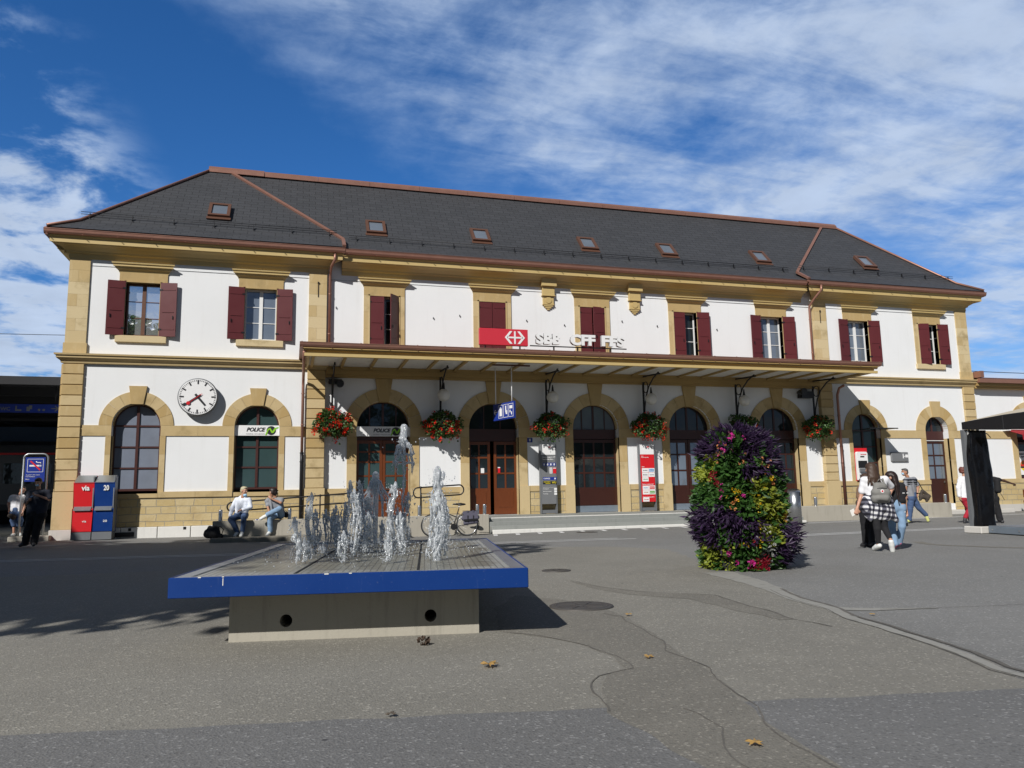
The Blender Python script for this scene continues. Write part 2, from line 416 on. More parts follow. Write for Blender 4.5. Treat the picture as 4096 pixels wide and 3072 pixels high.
def leaf_mat(name,c0,c1,rough=.5,trans=.25):
    m,t,b=newmat(name); ri=t.new('ShaderNodeNewGeometry').outputs['Random Per Island']
    p=wpos(t); n=t.noise(p,3.,3,.6)
    f=t.m('ADD',t.m('MULTIPLY',ri,.7),t.m('MULTIPLY',n,.3))
    c=t.mix(f,c0,c1); t.l.new(c,b.inputs['Base Color']); b.inputs['Roughness'].default_value=rough
    tr=t.new('ShaderNodeBsdfTranslucent'); t.put(tr.inputs[0],t.mix(.5,c,tuple(x*1.4 for x in c1)))
    mx=t.new('ShaderNodeMixShader'); mx.inputs[0].default_value=trans
    t.l.new(b.outputs[0],mx.inputs[1]); t.l.new(tr.outputs[0],mx.inputs[2])
    t.l.new(mx.outputs[0],t.n['Material Output'].inputs[0]); return m
def water_mat():
    """splashing water: clear film with froth, bright glints"""
    m,t,b=newmat('jet_water'); p=wpos(t)
    n=t.noise(p,20,5,.7); n2=t.noise(p,75,3,.6)
    bu=t.new('ShaderNodeBump'); bu.inputs['Strength'].default_value=1; bu.inputs['Distance'].default_value=.03; t.put(bu.inputs['Height'],t.m('ADD',n,t.m('MULTIPLY',n2,.6)))
    tr=t.new('ShaderNodeBsdfTransparent'); tr.inputs[0].default_value=(.95,.97,.98,1)
    gl=t.new('ShaderNodeBsdfGlossy'); gl.inputs[0].default_value=(1,1,1,1); gl.inputs['Roughness'].default_value=.12; t.l.new(bu.outputs[0],gl.inputs['Normal'])
    d=t.new('ShaderNodeBsdfTranslucent'); d.inputs[0].default_value=(.92,.95,.97,1); d2=t.new('ShaderNodeBsdfDiffuse'); d2.inputs[0].default_value=(.92,.95,.97,1)
    a=t.new('ShaderNodeMixShader'); a.inputs[0].default_value=.5; t.l.new(d.outputs[0],a.inputs[1]); t.l.new(d2.outputs[0],a.inputs[2])
    fr=t.new('ShaderNodeFresnel'); fr.inputs[0].default_value=1.33; t.l.new(bu.outputs[0],fr.inputs['Normal'])
    m1=t.new('ShaderNodeMixShader'); t.put(m1.inputs[0],t.m('ADD',.16,t.m('MULTIPLY',fr.outputs[0],1.8),clamp=True)); t.l.new(tr.outputs[0],m1.inputs[1]); t.l.new(gl.outputs[0],m1.inputs[2])
    m2=t.new('ShaderNodeMixShader'); t.put(m2.inputs[0],t.m('ADD',.38,t.m('MULTIPLY',t.ss(n,.42,.64),.50))); t.l.new(m1.outputs[0],m2.inputs[1]); t.l.new(a.outputs[0],m2.inputs[2])
    t.l.new(m2.outputs[0],t.n['Material Output'].inputs[0]); return m
def grate_mat():
    """fountain deck: pale slats with narrow slots, wet in blotches"""
    m,t,b=newmat('fountain_slats'); oc=t.new('ShaderNodeTexCoord').outputs['Object']
    sx=t.new('ShaderNodeSeparateXYZ'); t.put(sx.inputs[0],oc)
    g=t.m('FRACT',t.m('DIVIDE',sx.outputs[0],.06)); g2=t.m('FRACT',t.m('DIVIDE',sx.outputs[1],.10))
    ln=t.m('MAXIMUM',t.m('MULTIPLY',t.m('LESS_THAN',g,.14),.75),t.m('MULTIPLY',t.m('LESS_THAN',g2,.12),.35))
    n=t.noise(oc,1.3,6,.65,.4); n2=t.noise(t.mapping(oc,scale=(1,3,1)),3,5,.6)
    cx=t.m('ABSOLUTE',t.m('DIVIDE',sx.outputs[0],1.5)); cy=t.m('ABSOLUTE',t.m('DIVIDE',sx.outputs[1],2.35))
    ctr=t.m('SUBTRACT',1,t.m('MAXIMUM',cx,cy))
    wet=t.ss(t.m('ADD',ctr,t.m('MULTIPLY',t.m('SUBTRACT',n,.5),.5)),.06,.24)
    puddle=t.m('MULTIPLY',t.ss(n2,.54,.66),wet)
    dry=t.mix(n,(.30,.30,.28),(.37,.37,.345)); w=t.mix(n2,(.15,.145,.11),(.22,.215,.165))
    c=t.mix(t.m('MULTIPLY',wet,.85),dry,w); c=t.mix(t.m('MULTIPLY',puddle,.65),c,(.06,.056,.045)); c=t.mix(ln,c,(.035,.033,.03))
    t.l.new(c,b.inputs['Base Color']); t.put(b.inputs['Roughness'],t.m('SUBTRACT',.6,t.m('MULTIPLY',wet,.28)))
    bump(t,b,t.m('SUBTRACT',1,ln),.6,.01); return m
def check_mat():
    m,t,b=newmat('checked_flannel'); oc=t.new('ShaderNodeTexCoord').outputs['Object']
    sx=t.new('ShaderNodeSeparateXYZ'); t.put(sx.inputs[0],oc)
    u=t.m('ADD',sx.outputs[0],t.m('MULTIPLY',sx.outputs[1],.5))
    a=t.m('LESS_THAN',t.m('FRACT',t.m('DIVIDE',u,.095)),.5); c=t.m('LESS_THAN',t.m('FRACT',t.m('DIVIDE',t.m('ADD',sx.outputs[2],t.m('MULTIPLY',u,.15)),.095)),.5)
    s=t.m('ADD',a,c)
    t.l.new(t.mix(t.m('GREATER_THAN',s,1.5),t.mix(t.m('GREATER_THAN',s,.5),(.72,.72,.72),(.10,.10,.13)),(.010,.010,.018)),b.inputs['Base Color'])
    b.inputs['Roughness'].default_value=.9; return m

ST=(.48,.365,.185)
MT=dict(
 plaster=plaster_mat(), stone=stone_mat('sandstone',ST), stone_pale=stone_mat('sandstone_pale',(.53,.42,.23)),
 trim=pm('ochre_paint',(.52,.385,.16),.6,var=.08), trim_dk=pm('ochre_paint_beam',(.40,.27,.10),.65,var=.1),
 slate=slate_mat(), ashlar=ashlar_mat(), copper=pm('weathered_copper',(.33,.168,.122),.45,.42,var=.22,vs=3.),
 copper_new=pm('bright_copper',(.62,.26,.12),.33,.8,var=.15), skylight_frame=pm('skylight_frame',(.15,.075,.05),.45,.3), brown_metal=pm('brown_metal',(.12,.05,.035),.45,.4),
 shutter=pm('shutter_paint',(.105,.018,.020),.42,var=.1,vs=3), wood_dk=wood_mat('dark_door_wood',(.045,.012,.007)), wood=wood_mat('warm_door_wood',(.15,.040,.011),.35),
 frame_dk=pm('dark_frame_paint',(.060,.020,.016),.4), frame_w=pm('white_frame_paint',(.78,.78,.76),.4,var=.05), frame_br=pm('brown_frame_paint',(.13,.06,.035),.4),
 glass=glass_mat('dark_pane'), glass_sky=glass_mat('reflecting_pane',(.78,.80,.82),.02,.85,.03), clear_glass=glass_clear(), glass_grey=glass_mat('frosted_pane',(.15,.17,.21),.12,.0), glass_teal=glass_mat('green_blind_pane',(.03,.055,.055),.08), glass_mid=glass_mat('half_reflecting_pane',(.16,.19,.23),.04,.35),
 curtain=pm('curtain',(.30,.31,.33),.9,var=.3,vs=9), black=pm('black_plastic',(.012,.012,.013),.45), iron=pm('black_iron',(.018,.018,.02),.45,.3),
 steel=pm('brushed_steel',(.50,.51,.52),.28,.95,var=.1), galv=pm('galvanised_tube',(.42,.44,.45),.38,.8), grey_metal=pm('grey_metal',(.17,.18,.19),.45,.2),
 concrete=concrete_mat('concrete',(.36,.335,.28)), concrete_lt=concrete_mat('pale_concrete',(.50,.48,.44),stain=.25), concrete_ped=concrete_mat('fountain_concrete',(.36,.335,.275),stain=.5),
 granite=concrete_mat('granite_step',(.24,.25,.235),.75,.3), white_paint=concrete_mat('worn_white_paint',(.66,.65,.61),.7,.25), kerb=concrete_mat('old_kerb',(.20,.185,.15)),
 asphalt=asphalt_mat('asphalt_grey',(.215,.212,.200)), asphalt_warm=asphalt_mat('asphalt_warm',(.232,.220,.188)), asphalt_dk=asphalt_mat('asphalt_dark',(.168,.166,.160),speck=.6),
 cement=concrete_mat('cement_seam',(.265,.258,.232),stain=.6), damp=asphalt_mat('asphalt_damp',(.192,.180,.152)), crack=asphalt_mat('crack_filler',(.135,.125,.108),speck=.3), marking=concrete_mat('road_paint',(.62,.62,.61),.7,.35),
 blue=blue_mat(), blue_sign=pm('blue_sign',(.012,.035,.26),.35,var=.05), red=pm('red_sign',(.62,.012,.018),.4,var=.05), red_logo=pm('red_logo_panel',(.58,.03,.05),.45,var=.06), white=pm('white_sign',(.80,.80,.79),.45,var=.04), lime=pm('lime_green',(.25,.55,.03),.4), text_dk=pm('dark_lettering',(.015,.016,.02),.5), text_grey=pm('grey_lettering',(.30,.30,.31),.5), yellow=pm('yellow_print',(.75,.62,.02),.5), sky_blue=pm('light_blue_print',(.08,.30,.60),.5), globe=pm('opal_globe',(.72,.70,.64),.3,var=.03), sign_grey=pm('grey_sign',(.17,.175,.18),.45), green_print=pm('green_print',(.10,.35,.05),.5), orange=pm('orange_print',(.60,.20,.04),.5),
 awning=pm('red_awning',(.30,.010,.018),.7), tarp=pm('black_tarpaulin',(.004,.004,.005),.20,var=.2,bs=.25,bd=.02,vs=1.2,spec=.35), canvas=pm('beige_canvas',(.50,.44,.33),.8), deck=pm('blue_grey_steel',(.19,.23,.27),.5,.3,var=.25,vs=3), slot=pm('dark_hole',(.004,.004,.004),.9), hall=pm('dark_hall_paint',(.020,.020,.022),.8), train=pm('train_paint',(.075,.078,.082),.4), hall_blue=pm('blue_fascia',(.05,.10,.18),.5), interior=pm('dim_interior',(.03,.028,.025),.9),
 bark=pm('bark',(.09,.07,.05),.9,bs=.5), tree=leaf_mat('tree_leaves',(.025,.060,.012),(.07,.13,.025)), leaf_dry=leaf_mat('dry_leaf',(.35,.20,.06),(.50,.32,.10)), cone=pm('pine_cone_scales',(.07,.045,.03),.9),
 water=water_mat(), grate=grate_mat(), check=check_mat(), drain=pm('cast_iron_cover',(.085,.078,.07),.55,.3,var=.25), tan_cloth=pm('tan_cloth',(.22,.13,.08),.9),
)
for k,c,r in [('skin',(.50,.27,.18),.5),('skin_tan',(.40,.20,.12),.5),('skin_dark',(.075,.038,.024),.5),('cloth_white',(.76,.76,.78),.9),('cloth_black',(.010,.010,.012),.9),('denim',(.055,.095,.19),.9),('denim_light',(.21,.32,.46),.9),('cloth_grey',(.25,.26,.28),.9),('cloth_dkgrey',(.04,.042,.05),.9),('cloth_red',(.36,.012,.03),.85),('cloth_navy',(.018,.022,.035),.9),('hoodie',(.68,.72,.80),.9),('bag_grey',(.20,.195,.18),.85),('bag_brown',(.055,.042,.032),.8),('bag_black',(.008,.008,.009),.85),('bag_slate',(.085,.082,.115),.8),('hair_brown',(.055,.030,.018),.55),('hair_dark',(.020,.010,.008),.5),('hair_blond',(.45,.40,.26),.6),('hair_grey',(.09,.085,.08),.6),('hair_red',(.13,.035,.022),.6),('shoe_white',(.72,.73,.70),.6),('shoe_dark',(.03,.03,.034),.6),('shoe_pink',(.65,.16,.26),.6),('shoe_yellow',(.60,.62,.22),.6),('mask_blue',(.32,.55,.72),.7),('lip',(.35,.12,.09),.5),('eye_dark',(.02,.015,.012),.3),('rubber',(.012,.012,.012),.7),('bike_frame',(.03,.028,.03),.35)]:
    MT[k]=pm(k,c,r,var=.14 if r>.6 else .08,vs=9,bs=.25 if r>.8 else 0.,bd=.01)
# ------------------------------------------------------------------ ground and things laid on it
def ground():
    xs=sorted(set([-600,-300,-150,-80,-50,-36]+[x*.75 for x in range(-40,41)]+[36,50,80,150,300,600]))
    ys=sorted(set([-600,-300,-150,-80,-50]+[-38+y*.5 for y in range(0,78)]+[4,12,30,60,120,300,600]))
    v=[(x,y,ground_z(x,y) if y<.1 else 0.) for y in ys for x in xs]; n=len(xs)
    f=[(j*n+i,j*n+i+1,(j+1)*n+i+1,(j+1)*n+i) for j in range(len(ys)-1) for i in range(n-1)]
    o=arr_obj('ground',v,f,MT['asphalt'],smooth=True); o['kind']='structure'
ground()
def sheet(name,poly,mat,h,sub=.8,jit=0.):
    """flat patch h above the ground, following it"""
    pts=[]
    for i,p in enumerate(poly):
        q=poly[(i+1)%len(poly)]; L=math.dist(p,q); k=max(1,int(L/sub))
        for j in range(k):
            t=j/k; x=p[0]+(q[0]-p[0])*t; y=p[1]+(q[1]-p[1])*t
            if jit and L<25: x+=jit*(mnoise.noise(Vector((x*3,y*3,1.7)))); y+=jit*(mnoise.noise(Vector((x*3,y*3,9.2))))
            pts.append((x,y))
    tri=tessellate_polygon([[Vector((a,b,0)) for a,b in pts]])
    f=[]
    for t in tri:
        a,b,c=[pts[i] for i in t]
        f.append(t if (b[0]-a[0])*(c[1]-a[1])-(b[1]-a[1])*(c[0]-a[0])>0 else t[::-1])
    o=arr_obj(name,[(x,y,ground_z(x,y)+h) for x,y in pts],f,mat); o['kind']='structure'; return o
def ribbon(name,line,w,mat,h,step=.08,jit=.0,wj=.0,kind='structure'):
    """strip along a polyline, ragged edges"""
    pts=[]
    for a,b in zip(line[:-1],line[1:]):
        L=math.dist(a,b); k=max(1,int(L/step))
        for j in range(k): pts.append((a[0]+(b[0]-a[0])*j/k,a[1]+(b[1]-a[1])*j/k))
    pts.append(line[-1]); v=[];n=len(pts)
    for i,(x,y) in enumerate(pts):
        a=pts[max(0,i-2)];b=pts[min(n-1,i+2)]; t=Vector((b[0]-a[0],b[1]-a[1])).normalized(); nn=Vector((-t.y,t.x))
        ox=jit*(mnoise.noise(Vector((x*1.7,y*1.7,3)))+.22*mnoise.noise(Vector((x*6,y*6,3))))
        ww=(w(i/(n-1)) if callable(w) else w)*.5
        l=ww*(1+wj*mnoise.noise(Vector((x*4,y*4,7)))+wj*.3*mnoise.noise(Vector((x*9,y*9,7)))); r=ww*(1+wj*mnoise.noise(Vector((x*4,y*4,17)))+wj*.3*mnoise.noise(Vector((x*9,y*9,17))))
        for s in(l,-r):
            q=(x+nn.x*(ox+s),y+nn.y*(ox+s)); v.append((*q,ground_z(*q)+h))
    f=[(2*i+1,2*i+3,2*i+2,2*i) for i in range(n-1)]
    o=arr_obj(name,v,f,mat); o['kind']=kind; return o
ed=lambda x:-25.41-.186*(x+13.96)
seam=[(-6.15,-19.7),(-6.36,-20.85),(-6.58,-21.76),(-6.87,-22.59),(-7.03,-23.4),(-7.22,-23.98),(-7.35,-24.56),(-7.47,-25.1),(-7.58,-25.56),(-7.77,-26.03),(-7.82,-26.45)]
sheet('worn_paving',[(-30,ed(-30)-.6),(-20,ed(-20)-.6),(-14,ed(-14)-.6),(-11,ed(-11)-.6),(-7.9,ed(-7.82)-.6)]+seam[::-1][1:]+[(-5.2,-17.3),(-4.6,-14.9),(-5.3,-13.6),(-6.3,-13.1),(-7.5,-13.3),(-8.6,-15.0),(-11,-15.6),(-14,-15.2),(-22,-15.0),(-30,-15.2)],MT['asphalt_warm'],.002,.25,.14)
sheet('road',[(x,ed(x)) for x in(-40,-20,-14,-11,-8,-4,4,14)]+[(14,-40),(-40,-40)],MT['asphalt_dk'],.0035,.3,.05)
sheet('water_stain',[(-9.75,-21.0),(-9.35,-21.6),(-9.15,-22.7),(-9.3,-23.7),(-9.5,-24.6),(-9.58,-25.2),(-9.72,-25.8),(-9.84,-26.1),(-9.98,-26.7),(-10.08,-27.3),(-10.2,-28.4),(-10.75,-28.4),(-10.62,-27.2),(-10.7,-26.1),(-10.52,-25.6),(-10.36,-25.3),(-10.12,-25.1),(-10.05,-24.7),(-10.1,-24.25),(-10.26,-23.85),(-10.6,-23.4),(-10.3,-22.0)],MT['damp'],.0045,.07,.05)
sheet('water_stain',[(-8.61,-19.78),(-8.45,-20.6),(-8.2,-21.3),(-7.55,-21.95),(-7.64,-22.9),(-7.76,-23.8),(-7.9,-23.8),(-7.98,-22.9),(-8.0,-22.1),(-8.45,-21.5),(-8.62,-20.7)],MT['damp'],.0045,.07,.05)
ribbon('cement_seam',seam,lambda t:.42*(1-t)**2.2+.075,MT['cement'],.0055,.06,.03,.25)
ribbon('cement_seam',[(-7.0,-23.36),(-6.68,-23.58),(-6.0,-23.75)],lambda t:.22*(1-t)+.012,MT['cement'],.0060,.06,.03,.3)
ribbon('ground_crack',[(a+.10,b) for a,b in seam[2:]],.042,MT['crack'],.0065,.06,.05,.6)
ribbon('ground_crack',[(a-.07,b-.03) for a,b in seam[2:]],.012,MT['crack'],.0065,.06,.05,.8)
ribbon('ground_crack',[(-6.6,-23.6),(-6.1,-23.71),(-5.03,-23.89),(-3.2,-24.2)],.010,MT['crack'],.0065,.06,.03,.6)
ribbon('ground_crack',[(-8.61,-19.78),(-8.45,-20.63),(-8.23,-21.27),(-7.56,-21.94),(-7.66,-22.86),(-7.77,-23.83),(-7.72,-24.27)],.013,MT['crack'],.0065,.06,.07,.9)
ribbon('ground_crack',[(-9.34,-22.77),(-9.2,-23.0),(-9.38,-23.99),(-9.56,-24.69),(-9.59,-25.05),(-9.63,-25.37),(-9.72,-25.7),(-9.84,-26.04),(-9.86,-26.31),(-9.98,-26.65),(-10.05,-26.91),(-10.07,-27.4)],.013,MT['crack'],.0065,.05,.08,.9)
ribbon('ground_crack',[(-10.53,-23.46),(-10.23,-23.89),(-10.06,-24.29),(-10.05,-24.7),(-10.11,-25.14),(-10.4,-25.3),(-10.54,-25.59),(-10.7,-26.1)],.012,MT['crack'],.0065,.05,.08,.9)
ribbon('ground_crack',[(-10.3,-26.2),(-10.25,-26.6),(-10.42,-27.0),(-10.4,-27.5)],.010,MT['crack'],.0065,.05,.08,.9)
ribbon('damp_patch',[(1.9,-18.6),(1.2,-17.6),(.9,-16.6),(1.3,-15.8)],.22,MT['damp'],.0045,.06,.08,.5)
for a,b in [((-26,-9.75),(-13.0,-11.45)),((-26,-10.15),(-13.1,-11.85)),((-8.4,-10.35),(-3.8,-10.55)),((-8.4,-10.9),(-3.5,-11.1)),((-.2,-12.15),(14,-10.9)),((-.2,-12.55),(14,-11.3)),((-24,-3.75),(-15.2,-3.72)),((6.,-5.0),(30,-1.6)),((6.,-5.35),(30,-1.95))]:
    ribbon('road_line',[a,b],.13,MT['marking'],.006,.3,.0,.25)
for i in range(11):
    x=-5.75+i*.78
    ribbon('road_line',[(x,-4.75),(x-.22,-5.65)],.14,MT['marking'],.006,.2,0,.2)
def cover(x,y,r,label):
    z=ground_z(x,y); mb=MB()
    mb.lathe([(r*1.18,z+.004),(r*1.18,z+.014),(r*1.03,z+.016)],(x,y,0),32,0)
    mb.lathe([(r,z+.006),(r,z+.018),(r*.93,z+.02),(r*.93,z+.014),(r*.12,z+.014),(r*.1,z+.02)],(x,y,0),32,0)
    for k in range(8):
        a=k*math.pi/4; c=(x+math.cos(a)*r*.55,y+math.sin(a)*r*.55,z+.017)
        mb.obox(c,(math.cos(a)*r*.32,math.sin(a)*r*.32,0),(-math.sin(a)*.012,math.cos(a)*.012,0),(0,0,.003))
    tag(mb.build('manhole_cover',MT['drain']),label,'manhole cover','manhole covers in the paving')
cover(-9.35,-22.2,.30,'large round manhole cover beside the blue fountain, nearest the camera')
cover(-8.3,-18.35,.20,'small rust brown manhole cover behind the right rear corner of the fountain')
cover(-2.9,-6.0,.30,'round manhole cover among the white hatch marks below the station steps')
# raised kerb island in front of the left ramp wall
o=MB().box(-14.85,-8.6,-4.7,-3.9,-.2,.055).build('kerb_island',MT['kerb'],bevel=.03); o['kind']='structure'
# ------------------------------------------------------------------ steps, ramps
t=thing('entrance_steps','wide grey granite steps with a white front edge leading up to the arched doors','steps',(0,-3.5,0))
mb=MB().box(-5.72,6.9,-3.5,-.02,-.2,.42); mb.build('landing',MT['granite'],t,bevel=.012)
MB().box(-5.72,6.9,-3.86,-3.502,-.25,.29).build('step',MT['granite'],t,bevel=.012)
MB().box(-5.72,6.9,-4.22,-3.862,-.25,.16).build('step',MT['granite'],t,bevel=.012)
MB().box(-5.72,6.9,-4.40,-4.222,-.25,.03).build('kerb_stone',MT['white_paint'],t,bevel=.012)
MB().box(-5.72,6.9,-3.50,-3.44,.4205,.426).build('nosing',MT['white_paint'],t)
MB().box(-5.72,6.9,-3.508,-3.502,.395,.42).build('nosing',MT['white_paint'],t)
def ramp(name,label,x0,x1,xs0,xs1,rise_left):
    t=thing(name,label,'ramp',((x0+x1)/2,-3.7,0))
    MB().box(x0,x1,-3.9,-3.55,-.2,.56).build('side_wall',MT['concrete'],t,bevel=.015)
    za,zb=(.02,.42) if rise_left else (.42,.02)
    m=MB(); m.add([(xs0,-3.55,-.2),(xs1,-3.55,-.2),(xs1,-3.55,zb),(xs0,-3.55,za),(xs0,-.02,-.2),(xs1,-.02,-.2),(xs1,-.02,zb),(xs0,-.02,za)],[(0,1,2,3),(5,4,7,6),(3,2,6,7),(1,5,6,2),(4,0,3,7)])
    m.build('sloping_surface',MT['asphalt'],t); return t
ramp('access_ramp','grey concrete ramp with low side wall left of the steps where two men sit',-14.85,-5.74,-14.8,-5.74,True)
ramp('access_ramp','grey concrete ramp with low side wall right of the flower tower',6.92,14.5,6.92,14.4,False)
o=MB().box(14.5,21,-1.2,-.02,-.2,.12).build('pavement',MT['concrete_lt'],bevel=.02); o['kind']='structure'
# handrails
def rail(name,label,x0,x1,zt0,zt1,zb0,zb1,posts):
    t=thing(name,label,'handrail',((x0+x1)/2,-3.2,0))
    y=-3.2; pts=[]
    def cap(cx,zt,zb,s):
        r=(zt-zb)/2; c=(zt+zb)/2
        return [(cx+s*r*math.sin(a)*.9,y,c+r*math.cos(a)) for a in [math.pi*i/8 for i in range(9)]]
    r=cap(x1,zt1,zb1,1); l=cap(x0,zt0,zb0,-1)[::-1]
    MB().tube([(x0,y,zt0),(x1,y,zt1)]+r[1:]+[(x0,y,zb0)]+l[1:-1],.026,8,closed=True).build('rail',MT['iron'],t)
    for px in posts:
        f=(px-x0)/(x1-x0); m=MB(); m.tube([(px,y,.1),(px,y,zb0+(zb1-zb0)*f),(px,y,zt0+(zt1-zt0)*f)],.024,8)
        m.sphere((px,y-.02,zt0+(zt1-zt0)*f),.045,8,6); m.sphere((px,y-.02,zb0+(zb1-zb0)*f),.04,8,6); m.build('post',MT['iron'],t)
rail('handrail','long black tube handrail rising along the ramp behind the seated men',-14.35,-9.2,1.14,1.46,.86,1.12,[-13.9,-11.5,-9.4])
rail('handrail','short black loop of handrail right of the police door behind the bicycle',-8.15,-6.65,1.53,1.61,1.18,1.26,[-8.05])
# steel bollards on the ramp walls
def bollard(x,y,label,h=.36):
    m=MB().lathe([(.062,0),(.062,h-.03),(.055,h-.005),(.02,h)],(0,0,0),20); m.lathe([(.085,0),(.085,.008),(.06,.012)],(0,0,0),20)
    o=m.build('bollard',MT['steel']); o.location=(x,y,.56)
    tag(o,label,'bollard','short steel bollards on the ramp walls'); return o
for x,l in [(-14.63,'steel bollard on the ramp wall beside the man in the white hoodie'),(-12.49,'steel bollard on the ramp wall just right of the man with crossed legs'),(-8.18,'steel bollard on the ramp wall below the loop handrail, left of the bicycle'),(-6.12,'left one of the two close steel bollards behind the bicycle'),(-5.86,'right one of the two close steel bollards, beside the steps'),(7.88,'steel bollard on the right ramp wall beside the tall litter bin'),(14.38,'steel bollard at the far end of the right ramp wall before the brown door')]:
    bollard(x,-3.72,l)
# litter bin
t=thing('litter_bin','tall brushed steel litter bin with slanted top behind the flower tower','litter bin',(5.32,-5.9,ground_z(5.3,-5.9)))
x,y,z=t.location
n=24; prof=[]
m=MB(); v=[];hs=[0,.06,.061,1.18]
for j,h in enumerate(hs):
    for k in range(n):
        a=2*math.pi*k/n; r=.225 if j!=1 and j!=0 else .205
        zz=h if j<3 else 1.24+.07*math.sin(a+.5)
        v.append((x+r*math.cos(a),y+r*math.sin(a),z+zz))
f=[(j*n+k,j*n+(k+1)%n,(j+1)*n+(k+1)%n,(j+1)*n+k) for j in range(3) for k in range(n)]+[tuple(range(3*n,4*n))]
m.add(v,f,0,True); m.build('body',MT['steel'],t)
m=MB()
for k in range(5):
    a=-1.25+.14*k; b=a+.14
    m.quad((x+.228*math.cos(a),y+.228*math.sin(a),z+1.04),(x+.228*math.cos(b),y+.228*math.sin(b),z+1.04),(x+.228*math.cos(b),y+.228*math.sin(b),z+1.17),(x+.228*math.cos(a),y+.228*math.sin(a),z+1.17))
m.build('slot',MT['slot'],t)
MB().lathe([(.212,.0),(.212,.06)],(x,y,z),24).build('base',MT['iron'],t)
# distant backdrop behind the camera so the panes have something to mirror is made of the trees further down
# ------------------------------------------------------------------ the station building
WF=-.12; D=4.5
BX={1:-17.88,2:-13.73,3:-9.0,4:-4.5,5:0.,6:4.5,7:9.0,8:13.73,9:17.88}
wing=lambda n:n in(1,2,8,9)
Yw=lambda n:WF if wing(n) else 0.
ST_=thing('station_building','two storey white railway station with sandstone trim, dark hipped slate roof and red shutters','building',(0,0,0))
# walls with real openings
def wall(x0,x1,y,ns,name='wall'):
    holes=[]
    for n in ns:
        hw,zb=(.81,1.5) if n in(1,2,8) else ((.70,.42) if n==9 else (1.05,.42))
        holes.append(arch(BX[n],hw,zb,3.95))
        holes.append([(BX[n]-.6,7.22),(BX[n]+.6,7.22),(BX[n]+.6,9.29),(BX[n]-.6,9.29)])
    MB().prism([(x0,-.15),(x1,-.15),(x1,10.6),(x0,10.6)],y,y+.55,holes).build(name,MT['plaster'],ST_)
wall(-20.32,-11.3,WF,(1,2)); wall(-11.3,11.3,0.,(3,4,5,6,7)); wall(11.3,20.32,WF,(8,9))
for a,b,y0,y1 in((-20.32,-19.8,.44,7.8),(19.8,20.32,.44,7.8),(-20.32,20.32,7.8,8.2)): MB().box(a,b,y0,y1,-.15,10.6).build('wall',MT['plaster'],ST_)
m=MB(); m.box(-19.8,19.8,3.4,3.5,-.1,10.5); m.box(-19.8,19.8,.6,3.4,6.1,6.3); m.box(-19.8,19.8,.6,3.4,.2,.40); m.build('inner_wall',MT['interior'],ST_)
# stone: bands, rings, jambs, quoins
def blocks(mb,x0,x1,z0,z1,y0,y1,step):
    k=max(1,round((x1-x0)/step)); w=(x1-x0)/k
    for i in range(k): mb.box(x0+i*w+.0025,x1-(k-1-i)*w-.0025,y0,y1,z0,z1)
PR=.035
edges={}
for n in range(1,10):
    mb=MB()
    hw=.81 if n in(1,2,8) else (.70 if n==9 else 1.05); ro=1.236 if wing(n) else 1.54; jo=.99 if wing(n) else 1.41
    y=Yw(n); c=BX[n]; k=9
    top=5.38 if wing(n) else 5.87
    for i in range(k):      # voussoirs
        if i==4: continue
        a0=math.pi*i/k+.004; a1=math.pi*(i+1)/k-.004
        an=[a0+(a1-a0)*j/4 for j in range(5)]
        p=[(c+ro*math.cos(a),3.95+ro*math.sin(a)) for a in an]+[(c+hw*math.cos(a),3.95+hw*math.sin(a)) for a in an[::-1]]
        mb.prism(p[::-1],y-PR,y+.30)
        if not (n==9): # thin inner moulding
            p=[(c+(hw+.09)*math.cos(a),3.95+(hw+.09)*math.sin(a)) for a in an]+[(c+(hw-.03)*math.cos(a),3.95+(hw-.03)*math.sin(a)) for a in an[::-1]]
            mb.prism(p[::-1],y+.10,y+.32)
    kw=.30 if wing(n) else .34; kb=.20
    mb.prism([(c-kb,3.95+hw-.04),(c+kb,3.95+hw-.04),(c+kw,top),(c-kw,top)],y-.085,y+.30)
    zb=1.56 if n in(1,2,8) else .42
    zs=[zb]+[zb+ (3.57-zb)*i/3 for i in(1,2)]+[3.57]
    mb.build('arch_surround',MT['stone'],ST_)
    for s in(-1,1):
        mb=MB()
        for a,b in zip(zs[:-1],zs[1:]):
            x0,x1=sorted((c+s*hw,c+s*jo)); mb.box(x0,x1,y-PR,y+.30,a+.002,b-.002)
            x0,x1=sorted((c+s*(hw-.03),c+s*(hw+.06))); mb.box(x0,x1,y+.10,y+.33,a+.001,b-.001)
        if not wing(n): # pier foot
            x0,x1=sorted((c+s*hw,c+s*(jo+.06))); mb.box(x0,x1,y-.075,y-PR-.001,.42,1.575)
        mb.build('jamb',MT['stone'],ST_)
# spring band between the openings
segs=[]
for a,b,y in [(-19.68,-18.69,WF),(-17.07,-14.54,WF),(-12.92,-11.95,WF),(-11.25,-10.05,0),(-7.95,-5.55,0),(-3.45,-1.05,0),(1.05,3.45,0),(5.55,7.95,0),(10.05,11.25,0),(11.95,12.92,WF),(14.54,17.18,WF),(18.58,19.68,WF)]:
    mb=MB(); blocks(mb,a,b,3.572,3.948,y-PR-.002,y+.10,1.1); mb.build('stone_band',MT['stone'],ST_)
    if abs((a+b)/2)>11.3: mb=MB(); blocks(mb,a,b,1.352,1.56,y-.10,y+.1,1.25); mb.build('stone_band',MT['stone'],ST_)
